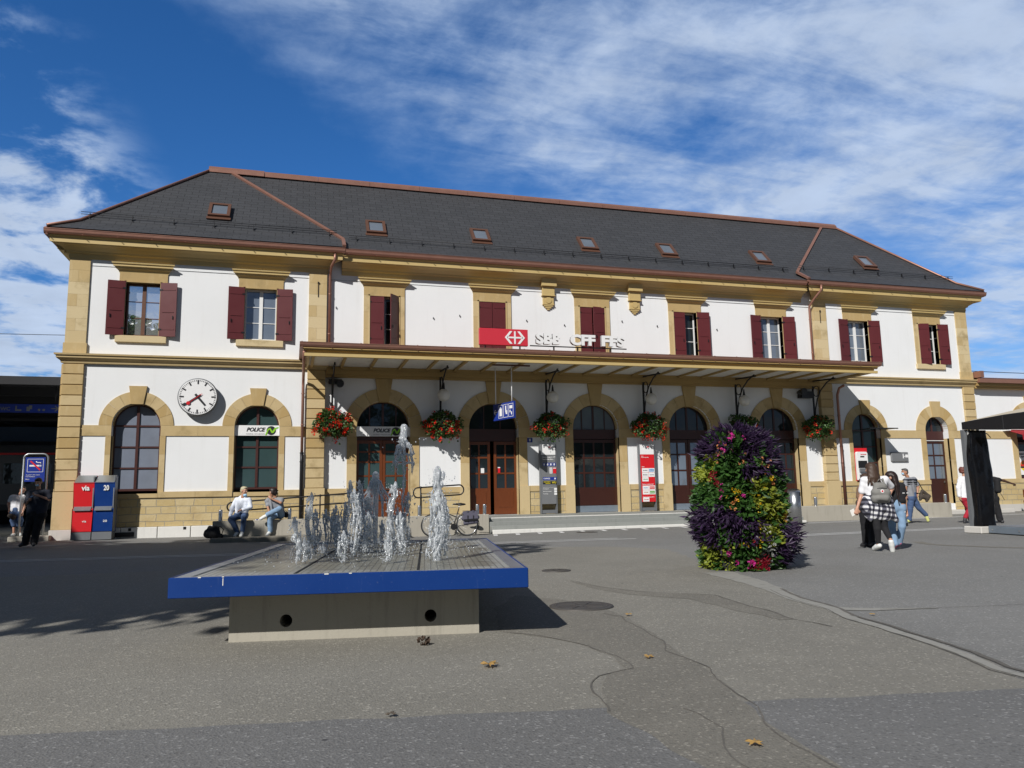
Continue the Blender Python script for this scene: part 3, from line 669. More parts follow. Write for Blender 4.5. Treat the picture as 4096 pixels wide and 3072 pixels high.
# belt under the middle piers
for n0,n1 in [(3,4),(4,5),(5,6),(6,7)]:
    mb=MB(); blocks(mb,BX[n0]+1.47,BX[n1]-1.47,1.352,1.575,-.05,.05,.9); mb.build('stone_band',MT['stone'],ST_)
for a,b,y0,y1,z in((-11.25,-10.47,-.05,.05,1.575),(10.47,11.25,-.05,.05,1.575),(-14.5,-12.95,WF-.1,WF+.3,1.5),(-18.7,-17.06,WF-.1,WF+.3,1.5),(12.95,14.5,WF-.1,WF+.3,1.5)): MB().box(a,b,y0,y1,1.352,z).build('stone_band',MT['stone'],ST_)
# coursed plinth
for a,b,y0,y1,z in [(-19.68,-11.95,WF-.05,WF+.1,.33),(11.95,17.18,WF-.05,WF+.1,.30),(18.58,19.68,WF-.05,WF+.1,.12)]+[(BX[q]+1.47,BX[q+1]-1.47,-.025,.05,.42) for q in(3,4,5,6)]+[(-11.25,-10.47,-.025,.05,.1),(10.47,11.25,-.025,.05,.1)]:
    MB().box(a,b,y0,y1,z,1.352 if y0>-.03 else 1.35).build('plinth',MT['ashlar'],ST_)
m=MB()
xs=[-19.6,-18.2,-17.0,-15.9,-14.6,-13.2,-11.95]
for i,(a,b) in enumerate(zip(xs[:-1],xs[1:])):
    m.box(a+.01,b-.01,WF-.16,WF+.05,-.1,.32); 
m.build('plinth_base',MT['white_paint'],ST_,bevel=.015)
for x in(-17.9,-16.1,-14.9): MB().box(x-.05,x+.05,WF-.163,WF-.155,.2,.30).build('vent_slot',MT['slot'],ST_)
MB().box(-18.9,-17.75,WF-.2,WF-.155,.0,.16).build('cellar_grate',MT['iron'],ST_)
# quoins: rusticated below, flat pilasters above
def quoin(x0,x1,y,right=False):
    lo=MB(); k=12; z0=1.60; h=(6.14-z0)/k
    for i in range(k): lo.box(x0,x1,y-.10,y+.25,z0+i*h+.014,z0+(i+1)*h-.014)
    lo.box(x0+.02,x1-.02,y-.06,y+.2,1.56,6.16)
    lo.build('quoin',MT['stone'],ST_,bevel=.012)
    MB().box(x0-.04,x1+.04,y-.13,y+.25,.30,1.598).build('quoin',MT['stone'],ST_,bevel=.01)
    MB().box(x0-.08,x1+.08,y-.17,y+.25,-.2,.298).build('quoin_base',MT['concrete_lt'],ST_,bevel=.01)
    up=MB(); k=7; z0=6.9; h=(10.05-z0)/k
    for i in range(k):
        if i%2: xm=x0+(x1-x0)*.45; up.box(x0,xm-.002,y-.06,y+.2,z0+i*h+.002,z0+(i+1)*h-.002); up.box(xm+.002,x1,y-.06,y+.2,z0+i*h+.002,z0+(i+1)*h-.002)
        else: up.box(x0,x1,y-.06,y+.2,z0+i*h+.002,z0+(i+1)*h-.002)
    up.box(x0-.04,x1+.04,y-.09,y+.2,6.5,6.898)
    up.build('pilaster',MT['stone_pale'],ST_)
for a,b,y in [(-20.36,-19.68,WF),(19.68,20.36,WF),(-11.95,-11.27,WF),(11.27,11.95,WF)]: quoin(a,b,y)
# return of the corner quoins on the end walls
for sx in(-1,1):
    m=MB()
    for i in range(12): h=(6.14-1.6)/12; m.box(min(sx*20.36,sx*20.42),max(sx*20.36,sx*20.42),WF,.5,1.6+i*h+.014,1.6+(i+1)*h-.014)
    m.build('quoin',MT['stone'],ST_)
# string course on the wings
def course(x0,x1,y,prof,mat,name,ends=True):
    """moulding: list of (out, z) from bottom to top"""
    m=MB(); v=[];n=len(prof)
    for x in(x0,x1):
        for o,z in prof:
            xx=x+(-o if x==x0 else o) if ends else x
            v.append((xx,y-o,z))
        v.append((x,y+.2,prof[-1][1])); v.append((x,y+.2,prof[0][1]))
    k=n+2; f=[(i,i+1,k+i+1,k+i) for i in range(n)]+[tuple(range(k))[::-1],tuple(range(k,2*k))]
    m.add(v,f); return m.build(name,mat,ST_)
pf=[(.0,6.14),(.06,6.16),(.08,6.24),(.16,6.30),(.20,6.34),(.20,6.41),(.25,6.43),(.26,6.49),(.0,6.53)]
course(-20.36,-11.3,WF-.05,pf,MT['stone'],'string_course'); course(11.3,20.36,WF-.05,pf,MT['stone'],'string_course')
# frieze and cornice under the eaves
cor=[(.03,10.03),(.05,10.05),(.05,10.20),(.12,10.24),(.14,10.30),(.30,10.40),(.50,10.44),(.50,10.455),(.56,10.46),(.56,10.64),(.60,10.66),(.62,10.70),(.0,10.75)]
course(-20.36,-11.27,WF,cor,MT['trim'],'cornice'); course(11.27,20.36,WF,cor,MT['trim'],'cornice')
course(-11.27+.57,11.27-.57,0,cor,MT['trim'],'cornice',False)
for s in(-1,1):
    m=MB(); x=s*20.32
    for (o0,z0),(o1,z1) in zip(cor[:-1],cor[1:]):
        o_=max(o0,o1); m.box(min(x,x+s*o_),max(x,x+s*o_),WF+.21,8.2,z0,max(z1,z0+.005))
    m.build('cornice',MT['trim'],ST_)
# gutters (half round look: stepped lip) and downpipes
def gutter(x0,x1,y,z=10.70):
    m=MB(); pr=[(.0,0),(-.06,.02),(-.10,.08),(-.115,.16),(-.13,.175),(-.13,.19),(-.10,.185),(-.09,.10),(0,.03)]
    v=[(x,y+a,z+b) for x in(x0,x1) for a,b in pr]; n=len(pr)
    m.add(v,[(i,(i+1)%n,n+(i+1)%n,n+i) for i in range(n)]+[tuple(range(n))[::-1],tuple(range(n,2*n))])
    k=int((x1-x0)/1.1)
    for i in range(k+1):
        x=x0+.1+i*(x1-x0-.2)/max(1,k); m.box(x-.012,x+.012,y-.125,y+.0,z+.0,z+.015)
    m.box(x0,x1,y-.02,y+.16,z+.15,z+.26)
    m.build('gutter',MT['copper'],ST_)
gutter(-21.08,-10.62,WF-.64); gutter(10.62,21.08,WF-.64); gutter(-10.6,10.6,-.64)
for s in(-1,1): MB().box(s*20.96 if s>0 else -21.08,21.08 if s>0 else -20.96,WF-.6,8.7,10.7,10.94).build('gutter',MT['copper'],ST_)
def pipe(pts,r=.055,mat='copper',rings=()):
    m=MB().tube(pts,r,12)
    for z in rings:
        p=min(pts,key=lambda q:abs(q[2]-z)); m.lathe([(r+.012,z-.02),(r+.012,z+.02)],(p[0],p[1],0),12)
    m.build('downpipe',MT[mat],ST_)
pipe([(-11.0,-.72,10.72),(-11.0,-.72,10.45),(-11.12,-.45,10.25),(-11.15,-.2,10.05),(-11.15,-.12,9.9),(-11.15,-.12,6.6)],rings=(9.2,7.6))
pipe([(11.3,-.80,10.72),(11.3,-.80,10.5),(11.15,-.45,10.15),(11.08,-.14,9.85),(11.08,-.12,9.7),(11.08,-.12,6.6)],rings=(9.2,7.6))
pipe([(-12.12,-2.95,6.35),(-12.12,-2.6,6.1),(-12.1,-.6,5.9),(-12.1,-.30,5.7),(-12.1,-.28,5.5),(-12.1,-.28,2.95)],rings=(5.2,4.0))
pipe([(-12.1,-.28,2.95),(-12.1,-.28,2.6),(-12.1,-.28,.1)],.066,'iron',(2.93,2.6))
pipe([(12.3,-.6,6.0),(12.22,-.35,5.9),(12.15,-.28,5.6),(12.14,-.28,5.4),(12.14,-.28,3.2)],.06,rings=(4.6,))
pipe([(12.14,-.28,3.2),(12.14,-.28,2.0),(12.14,-.28,.3)],.068,'brown_metal',(3.18,2.4))
# roof ------------------------------------------------------------
def uvmesh(name,polys,mat,parent):
    """polys: list of (verts, u axis, v axis) -> mesh with uv in metres along the slope"""
    bm=bmesh.new(); uvl=bm.loops.layers.uv.new('uv')
    for vs,ua,va in polys:
        vv=[bm.verts.new(p) for p in vs]; f=bm.faces.new(vv); ua_=Vector(ua).normalized(); va_=Vector(va).normalized()
        for l in f.loops: l[uvl].uv=(l.vert.co.dot(ua_),l.vert.co.dot(va_))
    me=bpy.data.meshes.new(name); bm.to_mesh(me); bm.free(); me.materials.append(mat)
    o=bpy.data.objects.new(name,me); COL.objects.link(o); o.parent=parent; return o
RY,RZ,RXE=3.92,15.52,16.06
e0=(.70,10.93); e1=(-.15,11.42)      # eave edge (out, z) and end of the kick
def slope(y,z): return (0,RY-y,RZ-z)
P=[]
yo=WF-e0[0]; yk=WF-e1[0]
sl=Vector((0,RY-(-e1[0]),RZ-e1[1]))
# main front plane
ym=-e0[0]; yk0=-e1[0]
sd=(0,RY-yk0,RZ-e1[1]); kd=(0,yk0-ym,e1[1]-e0[1])
P.append(([(-10.7,yk0,e1[1]),(10.7,yk0,e1[1]),(15.45,RY-.03,RZ-.03),(-15.45,RY-.03,RZ-.03)],(1,0,0),sd))
P.append(([(-10.7,ym,e0[1]),(10.7,ym,e0[1]),(10.7,yk0,e1[1]),(-10.7,yk0,e1[1])],(1,0,0),kd))
up=.09
for s in(-1,1):
    xe=s*(20.32+.70); xk=s*(20.32+e1[0]-.0); xi=s*10.66
    q=[(xk,yk,e1[1]+up),(xi,yk,e1[1]+up),(s*15.40,RY,RZ+up-.02),(s*RXE,RY,RZ+up-.02)]
    P.append((q if s<0 else q[::-1],(1,0,0),sd))
    q=[(xe,yo,e0[1]+.03),(xi,yo,e0[1]+.03),(xi,yk,e1[1]+up),(xk,yk,e1[1]+up)]
    P.append((q if s<0 else q[::-1],(1,0,0),kd))
    # hip end
    q=[(xk,8.2-e1[0]+.2,e1[1]+up),(xk,yk,e1[1]+up),(s*RXE,RY,RZ+up-.02)]
    P.append((q if s<0 else q[::-1],(0,1,0),(-s*(abs(xk)-RXE),0,RZ-e1[1])))
    q=[(xe,8.9,e0[1]+.03),(xe,yo,e0[1]+.03),(xk,yk,e1[1]+up),(xk,8.2-e1[0]+.2,e1[1]+up)]
    P.append((q if s<0 else q[::-1],(0,1,0),(-s*.85,0,.5)))
P.append(([(20.9,8.6,11.2),(-20.9,8.6,11.2),(-RXE,RY,RZ+.03),(RXE,RY,RZ+.03)],(1,0,0),(0,-1,1)))
RO=uvmesh('roof',P,MT['slate'],ST_)
m=MB(); n_=14
for i in range(n_):           # ridge capping sheets
    a=-RXE-.15+i*(2*RXE+.3)/n_; b=a+(2*RXE+.3)/n_-.012
    e=.03 if i in(0,n_-1) else 0
    m.prism([(RY-.20-e,RZ-.10),(RY-.21-e,RZ+.05),(RY-.10,RZ+.17+e),(RY+.10,RZ+.17+e),(RY+.21,RZ+.05),(RY+.20,RZ-.10)],a,b,plane='YZ')
m.build('ridge_cap',MT['copper'],RO)
for s in(-1,1):
    m=MB(); a=Vector((s*20.98,yo-.02,e0[1]+.07)); k_=Vector((s*(20.32+e1[0]),yk-.01,e1[1]+up+.05)); b=Vector((s*RXE,RY-.05,RZ+.1))
    m.tube([a,k_,b],.055,6); m.build('hip_flashing',MT['copper'],RO)
    m=MB(); a=Vector((s*10.66,yo,e0[1]+.06)); k_=Vector((s*10.66,yk,e1[1]+up+.03)); b=Vector((s*15.40,RY-.05,RZ+.06))
    for p,q in((a,k_),(k_,b)):
        dv=(q-p); w=dv.cross(Vector((0,-.7,.7))).normalized()*.065; nn=dv.normalized().cross(w).normalized()
        m.obox((p+q)/2,dv/2,w,nn*.05)
    m.build('step_flashing',MT['copper'],RO)
# skylights: window px read to plan (x along the eave, distance up the slope)
sn=Vector((0,-(RZ-e1[1]),RY-yk0)).normalized(); su=Vector((0,RY-yk0,RZ-e1[1])).normalized()
def skylight(x,z,lift):
    f=(z-e1[1])/(RZ-e1[1]); c=Vector((x,yk0+(RY-yk0)*f,z))+sn*lift; X=Vector((1,0,0))
    m=MB(); w,h=.35,.45
    for s in(-1,1):
        m.obox(c+X*s*w+sn*.05,X*.06,su*(h+.06),sn*.07); m.obox(c+su*s*h+sn*.05,X*(w-.06),su*.06,sn*.07)
    m.obox(c-su*(h+.12)+sn*.01,X*(w+.1),su*.1,sn*.02)
    o=m.build('skylight',MT['skylight_frame'],RO)
    MB().obox(c+sn*.05,X*(w-.06),su*(h-.06),sn*.012).build('pane',MT['glass_mid'],o)
SKY=[(-15.45,12.55,.18),(-9.25,12.5,0),(-4.7,12.5,0),(.35,12.5,0),(4.35,12.5,0),(9.4,12.5,0),(15.5,12.5,.18)]
for a in SKY: skylight(*a)
# snow guard tubes
for x0,x1,off in[(-20.2,-10.9,.14),(-10.4,10.4,.02),(10.9,20.2,.14)]:
    m=MB()
    for q in(.0,.09): m.tube([(x0,yk0+.18-off*.8,e1[1]+.30+off+q),(x1,yk0+.18-off*.8,e1[1]+.30+off+q)],.011,6)
    k=int((x1-x0)/1.35)
    for i in range(k+1):
        x=x0+.3+i*(x1-x0-.6)/k; m.obox((x,yk0+.2-off*.8,e1[1]+.24+off),(.010,0,0),(0,.04,0),(0,0,.12)); m.sphere((x,yk0+.10-off*.8,e1[1]+.16+off),.025,8,5)
    m.build('snow_guard',MT['iron'],RO)
# ------------------------------------------------------------------ upper windows and shutters
def shutter(hx,y,side,ang,mat='shutter'):
    """hinged at hx on the wall plane y; side -1 left, +1 right; ang 0 closed over the opening, 180 flat on the wall"""
    w=.585; z0,z1=7.235,9.275; a=R(ang)
    dx=Vector((-side*math.cos(a),-math.sin(a),0)); nx=Vector((dx.y,-dx.x,0))*side
    if nx.y>0 and ang<90: nx=-nx
    base=Vector((hx,y-.045,0)); c=base+dx*(w/2)
    m=MB(); m.obox(c+Vector((0,0,(z0+z1)/2)),dx*(w/2),nx*.02,Vector((0,0,(z1-z0)/2)))
    for zz in(z0+.27,z1-.27): m.obox(c+Vector((0,0,zz))+nx*.024,dx*(w/2-.05),nx*.008,Vector((0,0,.02))); m.obox(c+Vector((0,0,zz))-nx*.024,dx*(w/2-.05),nx*.008,Vector((0,0,.02)))
    for s in(1,-1): m.obox(c+Vector((0,0,z0+.92))+nx*.026*s,dx*.2,nx*.01,Vector((0,0,.014)))
    o=m.build('shutter',MT[mat],ST_,bevel=.004)
    h=MB()
    for zz in(z0+.27,z1-.27): h.obox(base+dx*.03+Vector((0,0,zz)),dx*.06,nx*.032,Vector((0,0,.03)))
    for s in(1,-1): h.obox(c+dx*(w*.30)+Vector((0,0,z0+.72))+nx*.04*s,dx*.012,nx*.018,Vector((0,0,.06)))
    h.build('hinge',MT['iron'],o); return o
def casement(n,mat,pane,z0=7.24,z1=9.27,hw=.59,y=None,bright_side=None,curtain=False):
    c=BX[n]; y=(Yw(n)+.22) if y is None else y
    m=MB(); F=.06
    for s in(-1,1): m.box(min(c+s*hw,c+s*(hw-F)),max(c+s*hw,c+s*(hw-F)),y,y+.07,z0,z1)
    m.box(c-hw+F,c+hw-F,y,y+.07,z1-.07,z1); m.box(c-hw+F,c+hw-F,y,y+.07,z0,z0+.09)
    m.box(c-.065,c+.065,y-.015,y+.07,z0+.09,z1-.07)
    for s in(-1,1):
        xa,xb=sorted((c+s*.065,c+s*(hw-F)))
        for k in(1,2): zz=z0+.09+(z1-z0-.16)*k/3; m.box(xa,xb,y+.01,y+.06,zz-.013,zz+.013)
    o=m.build('window',MT[mat],ST_)
    MB().box(c-hw+F,c+hw-F,y+.035,y+.045,z0+.09,z1-.07).build('pane',MT[pane],o)
    if curtain:
        for s in(-1,1):
            m=MB(); k=14
            for i in range(k):
                x0=c+s*(.09+.40*i/k); x1=c+s*(.09+.40*(i+1)/k); ya=y+.10+.025*math.sin(i*1.9); yb=y+.10+.025*math.sin((i+1)*1.9)
                m.quad((x0,ya,z0+.1),(x1,yb,z0+.1),(x1,yb,z1-.1),(x0,ya,z1-.1))
            m.build('curtain',MT['curtain'],o)
    return o
def surround(n):
    c=BX[n]; y=Yw(n); m=MB()
    z=[6.99,7.24,7.9,8.6,9.27]
    for s in(-1,1):
        xa,xb=sorted((c+s*.6,c+s*.818))
        for a,b in zip(z[1:-1],z[2:]): m.box(xa,xb,y-.045,y+.3,a+.002,b-.002)
        xa,xb=sorted((c+s*.575,c+s*.64)); m.box(xa,xb,y-.062,y-.044,7.25,9.30)
    m.box(c-.818,c+.818,y-.045,y+.3,9.272,9.64); m.box(c-.64,c+.64,y-.062,y-.044,9.25,9.30)
    o=m.build('window_surround',MT['stone'],ST_)
    MB().box(c-.86,c+.86,y-.10,y+.3,6.99,7.238).build('sill',MT['stone_pale'],o,bevel=.008)
    pr=[(.04,9.60),(.06,9.66),(.10,9.70),(.15,9.73),(.17,9.78),(.22,9.80),(.22,9.87),(.26,9.89),(.27,9.94),(.0,9.97)]
    v=[];k=len(pr)+2
    for s in(-1,1):
        for o_,zz in pr: v.append((c+s*(.80+o_),y-o_,zz))
        v.append((c+s*.8,y+.05,pr[-1][1])); v.append((c+s*.8,y+.05,pr[0][1]))
    q=MB(); q.add(v,[(i,i+1,k+i+1,k+i) for i in range(k-1)]+[tuple(range(k))[::-1],tuple(range(k,2*k))])
    q.build('pediment',MT['trim'],o)
for n in range(1,10): surround(n)
CF={1:(172,172,'frame_br','glass_sky'),2:(174,174,'frame_w','glass_mid'),3:(2,48,'frame_w','glass'),4:(1,1,'frame_w','glass'),5:(1,9,'frame_w','glass'),6:(2,172,'frame_w','glass'),7:(172,168,'frame_w','glass_mid'),8:(172,170,'frame_w','glass_mid'),9:(14,172,'frame_w','glass')}
for n,(l,r,fm,pn) in CF.items():
    casement(n,fm,pn,curtain=n in(7,8)); y=Yw(n)
    shutter(BX[n]-.595,y+(.03 if l<90 else -.02),-1,l); shutter(BX[n]+.595,y+(.03 if r<90 else -.02),1,r)
# painted corbels beside the middle window
for cx in(-2.02,2.02):
    m=MB(); m.box(cx-.34,cx+.34,-.26,0,10.04,10.42); m.box(cx-.27,cx+.27,-.15,0,9.66,10.04); m.box(cx-.30,cx+.30,-.18,0,9.62,9.66)
    m.box(cx-.24,cx+.24,-.10,0,9.28,9.62); m.box(cx-.26,cx+.26,-.12,0,9.24,9.28)
    for i,(w,zz) in enumerate([(.20,9.17),(.13,9.10),(.06,9.03)]): m.box(cx-w,cx+w,-.10+.02*i,0,zz,zz+.08)
    m.lathe([(.14,-.125),(.14,-.09)],(cx,0,9.45),20,axis='Y')
    m.build('corbel',MT['trim'],ST_,bevel=.006)
# ------------------------------------------------------------------ ground floor joinery
def bars(mb,c,y,xs,zs,x0,x1,z0,z1,w=.035,d=.06):
    for x in xs: mb.box(x-w,x+w,y,y+d,z0,z1)
    for z in zs:
        cuts=[x0]+[q for x in xs for q in(x-w,x+w)]+[x1]
        for a,b in zip(cuts[::2],cuts[1::2]): mb.box(a,b,y+.003,y+d-.003,z-w*.8,z+w*.8)
def ring(mb,c,hw,zs,y,w,d,z0=None):
    n=20; an=[math.pi*i/n for i in range(n+1)]
    p=[(c+hw*math.cos(a),zs+hw*math.sin(a)) for a in an]+[(c+(hw-w)*math.cos(a),zs+(hw-w)*math.sin(a)) for a in an[::-1]]
    mb.prism(p[::-1],y,y+d)
    if z0 is not None:
        for s in(-1,1): xa,xb=sorted((c+s*hw,c+s*(hw-w))); mb.box(xa,xb,y,y+d,z0,zs)
def arch_window(n,pane,cols=1):
    c=BX[n]; y=Yw(n)+.26; hw=.80; m=MB(); ring(m,c,hw,3.95,y,.07,.08,1.60)
    m.box(c-hw+.07,c+hw-.07,y,y+.08,1.60,1.68)
    m.box(c-.045,c+.045,y-.01,y+.08,1.68,3.95+.735)
    for z in(2.42,3.18,3.95):
        m.box(c-hw+.07,c-.045,y+.005,y+.07,z-.03,z+.03); m.box(c+.045,c+hw-.07,y+.005,y+.07,z-.03,z+.03)
    o=m.build('window',MT['frame_dk'],ST_)
    MB().prism(arch(c,hw-.06,1.66,3.95),y+.04,y+.05).build('pane',MT[pane],o); return o
arch_window(1,'glass_grey'); arch_window(2,'glass_teal'); arch_window(8,'glass_teal')
def fanlight(n,hw,zt,mat,pane='glass',div=3,z_tr=3.52):
    c=BX[n]; y=Yw(n)+.28; m=MB(); ring(m,c,hw,3.95,y,.06,.08,zt)
    m.box(c-hw+.06,c+hw-.06,y-.02,y+.09,z_tr,zt)
    for i in range(div):
        x=c+(i-(div-1)/2)*(2*hw/(div+1)); h=math.sqrt(max(0,(hw-.06)**2-(x-c)**2)); w=.045 if i==div//2 and div%2 else .022
        m.box(x-w,x+w,y+.01,y+.07,zt,3.95+h)
    o=m.build('fanlight',MT[mat],ST_)
    MB().prism(arch(c,hw-.05,zt-.01,3.95),y+.04,y+.05).build('pane',MT[pane],o); return o
def leaf(n,x0,x1,mat,cols,zr,pane='glass',z0=.44,z1=3.5,y=None,kick=None,handle=None,panel=True):
    y=(Yw(n)+.30) if y is None else y; w=.11; m=MB()
    m.box(x0,x0+w,y,y+.06,z0,z1); m.box(x1-w,x1,y,y+.06,z0,z1)
    m.box(x0+w,x1-w,y,y+.06,z1-.13,z1); m.box(x0+w,x1-w,y,y+.06,z0,zr[0])
    if panel: m.box(x0+w+.06,x1-w-.06,y-.012,y,z0+.28,zr[0]-.12)
    cw=(x1-x0-2*w)/cols
    for i in range(1,cols): m.box(x0+w+i*cw-.035,x0+w+i*cw+.035,y+.005,y+.055,zr[0],z1-.13)
    for z in zr[1:]:
        for i in range(cols):
            a=x0+w+i*cw+(.035 if i else 0); b=x0+w+(i+1)*cw-(.035 if i<cols-1 else 0); m.box(a,b,y+.008,y+.052,z-.035,z+.035)
    o=m.build('door',MT[mat],ST_,bevel=.004)
    MB().box(x0+w,x1-w,y+.025,y+.035,zr[0],z1-.13).build('pane',MT[pane],o)
    if kick: MB().box(x0+.01,x1-.01,y-.016,y-.001,z0,z0+kick).build('kick_plate',MT['deck'],o)
    if handle:
        h=MB(); hx=handle; h.tube([(hx,y,1.45),(hx,y-.05,1.45),(hx-.12,y-.06,1.45)],.014,8); h.obox((hx,y-.006,1.42),(.02,0,0),(0,.006,0),(0,0,.1)); h.build('handle',MT['steel'],o)
    return o
c=BX[3]; fanlight(3,1.05,4.0,'frame_dk',div=3,z_tr=3.47)
leaf(3,c-1.04,c-.005,'wood',2,[1.55,2.05,2.6,3.0],'glass_teal',z1=3.46); leaf(3,c+.005,c+1.04,'wood',2,[1.55,2.05,2.6,3.0],'glass_teal',z1=3.46)
c=BX[4]; fanlight(4,1.05,3.93,'wood_dk',div=2,z_tr=3.42)
d4=leaf(4,c-1.04,c-.10,'wood',2,[1.5,2.1,2.75],z1=3.41); d5=leaf(4,c+.06,c+1.04,'wood',2,[1.5,2.1,2.75],z1=3.41)
m=MB(); m.box(c-.50,c-.36,.292,.297,2.12,2.32); m.build('notice',MT['white'],d4)
m=MB(); m.box(c+.22,c+.32,.292,.297,2.12,2.32,0); m.box(c+.22,c+.32,.291,.298,2.32,2.36,1); m.build('notice',[MT['red'],MT['white']],d5)
c=BX[5]; fanlight(5,1.05,3.93,'wood_dk','glass_mid',3)
d5=leaf(5,c-1.04,c+1.04,'wood_dk',4,[1.47,2.08,2.72],z1=3.5,kick=.26)
for x in(-.70,-.12,.5): MB().box(x-.22,x+.24,.36,.5,1.501,1.66,0).box(x-.22,x+.24,.36,.5,1.48,1.50,1).build('display_tray',[MT['white'],MT['red']],ST_)
for n in(6,7):
    c=BX[n]; fanlight(n,1.05,3.93,'wood_dk',div=3)
    for s in(-1,1): xa,xb=sorted((c+s*.01,c+s*1.04)); leaf(n,xa,xb,'wood_dk',2,[1.5,2.15,2.85],'glass_mid' if n==6 else 'glass',z1=3.5,kick=.26)
c=BX[9]; fanlight(9,.70,3.93,'frame_dk',div=1,z_tr=3.50); leaf(9,c-.69,c+.69,'wood_dk',2,[1.62,2.25,2.75],'glass_mid',z1=3.46,handle=c+.5,y=WF+.30)
# slim white frame bar above door 9 and small round wall studs
MB().box(c-.69,c+.69,WF+.27,WF+.28,3.46,3.49).build('drip_bar',MT['white'],ST_)
# ------------------------------------------------------------------ canopy over the doors
CA=bpy.data.objects.new('canopy',None)
fz0,fz1=6.21,6.40; fy=-2.80; cx1=12.0
m=MB(); m.box(-cx1+.06,cx1-.06,fy+.08,-.01,6.30,6.34)
CA=m.build('canopy',MT['white_paint'],ST_)
m=MB(); v=[(-12.2,-2.97,6.50),(12.2,-2.97,6.50),(12.2,.0,6.78),(-12.2,0,6.78),(-12.2,-2.97,6.56),(12.2,-2.97,6.56),(12.2,0,6.84),(-12.2,0,6.84)]
m.add(v,[(3,2,1,0),(4,5,6,7),(0,1,5,4),(1,2,6,5),(3,0,4,7)]); m.build('roof_sheet',MT['copper'],CA)
m=MB(); m.box(-cx1,cx1,fy,fy+.07,fz0,fz1); m.box(-cx1-.05,cx1+.05,fy-.07,fy-.003,fz1-.07,fz1+.05)
for s in(-1,1):
    x=s*cx1; m.box(min(x,x-s*.07),max(x,x-s*.07),fy+.071,-.02,fz0,fz1); m.box(min(x+s*.003,x+s*.07),max(x+s*.003,x+s*.07),fy-.0,-.02,fz1-.06,fz1+.05)
m.box(-cx1-.12,cx1+.12,fy-.20,fy-.12,fz0-.025,fz0+.085); m.box(-cx1-.1,cx1+.1,fy-.119,fy-.002,fz0+.02,fz0+.06); m.build('fascia',MT['trim'],CA)
m=MB(); m.box(-12.15,12.15,fy-.18,fy-.075,fz1+.0,fz1+.10); m.box(-12.15,12.15,fy-.24,-.02,fz1+.051,fz1+.08); m.build('soffit',MT['trim_dk'],CA)
m=MB(); pr=[(.0,0),(-.07,.02),(-.11,.08),(-.125,.15),(-.14,.165),(-.14,.18),(0,.18)]
vv=[(x,fy-.19+a,6.49+b) for x in(-12.28,12.28) for a,b in pr]; n=len(pr)
m.add(vv,[(i,(i+1)%n,n+(i+1)%n,n+i) for i in range(n)]+[tuple(range(n))[::-1],tuple(range(n,2*n))])
for s in(-1,1): m.box(min(s*12.12,s*12.28),max(s*12.12,s*12.28),fy-.18,-.02,6.50,6.66)
for i in range(25):
    x=-12.2+i*24.4/24; m.box(x-.012,x+.012,fy-.335,fy-.19,6.49,6.505); m.box(x-.02,x+.02,fy-.3,fy-.2,6.67,6.69)
m.build('gutter',MT['copper'],CA)
for i in range(22):
    x=-11.8+i*23.6/21
    MB().box(x-.05,x+.05,fy+.073,-.25,6.22,6.298).build('rafter',MT['trim_dk'],CA)
m=MB(); m.box(-11.26,11.26,-.23,0,5.98,6.298); m.box(-11.26,11.26,-.17,0,5.88,5.979); m.box(-11.26,11.26,-.26,-.001,6.10,6.15)
m.build('wall_beam',MT['trim_dk'],CA)
for i,bx in enumerate([-11.0,-6.75,-2.25,2.22,6.8,10.9]):
    m=MB(); y=-.16
    m.obox((bx,y,5.15),(.035,0,0),(0,.03,0),(0,0,.92))
    m.tube([(bx,y,4.35),(bx,y-.10,4.9),(bx,y-.28,5.35),(bx,y-.55,5.72),(bx,y-1.0,6.02),(bx,y-1.5,6.2)],.030,8)
    m.obox((bx,y-.8,6.17),(.03,0,0),(0,.8,.05),(0,0,.03))
    m.tube([(bx,y-.24+.21*math.cos(a),5.72+.24*math.sin(a)) for a in [2*math.pi*k/20 for k in range(20)]],.02,6,closed=True)
    m.obox((bx,y+.03,4.5),(.11,0,0),(0,.02,0),(0,0,.10)); m.build('bracket',MT['iron'],CA)
MB().box(-11.15,-10.65,-.2,-.01,5.62,5.80).build('loudspeaker',MT['black'],ST_)
m=MB(); m.lathe([(.14,-.5),(.15,-.35),(.12,-.2),(.05,0)],(-10.72,0,5.6),16,axis='Y'); m.build('loudspeaker',MT['black'],ST_)
m=MB(); m.box(10.15,10.8,-.35,-.02,5.42,5.72); m.lathe([(.16,-.7),(.12,-.4),(.07,-.2)],(10.05,0,5.66),14,axis='Y'); m.build('loudspeaker',MT['black'],ST_)
# thin wires along the facade, wall studs and drip bars give the plaster its small marks
for x0,x1,y,z in[(-19.66,-11.97,WF-.012,9.80),(-11.2,11.2,-.012,9.82),(11.97,19.66,WF-.012,9.80)]:
    MB().tube([(x0,y,z),(x1,y,z)],.008,5).build('facade_wire',MT['grey_metal'],ST_)
for x in(-10.9,-7.0,-5.9,-3.0,-1.3,1.4,3.1,6.1): MB().obox((x,-.03,8.55+.15*math.sin(x)),(.012,0,0),(0,.03,0),(0,0,.03)).build('wall_anchor',MT['iron'],ST_)
for x in(-11.6,11.6): MB().obox((x,WF-.075,9.35),(.012,0,0),(0,.012,0),(0,0,.30)).obox((x,WF-.09,9.62),(.03,0,0),(0,.02,0),(0,0,.03)).build('wall_anchor',MT['iron'],ST_)
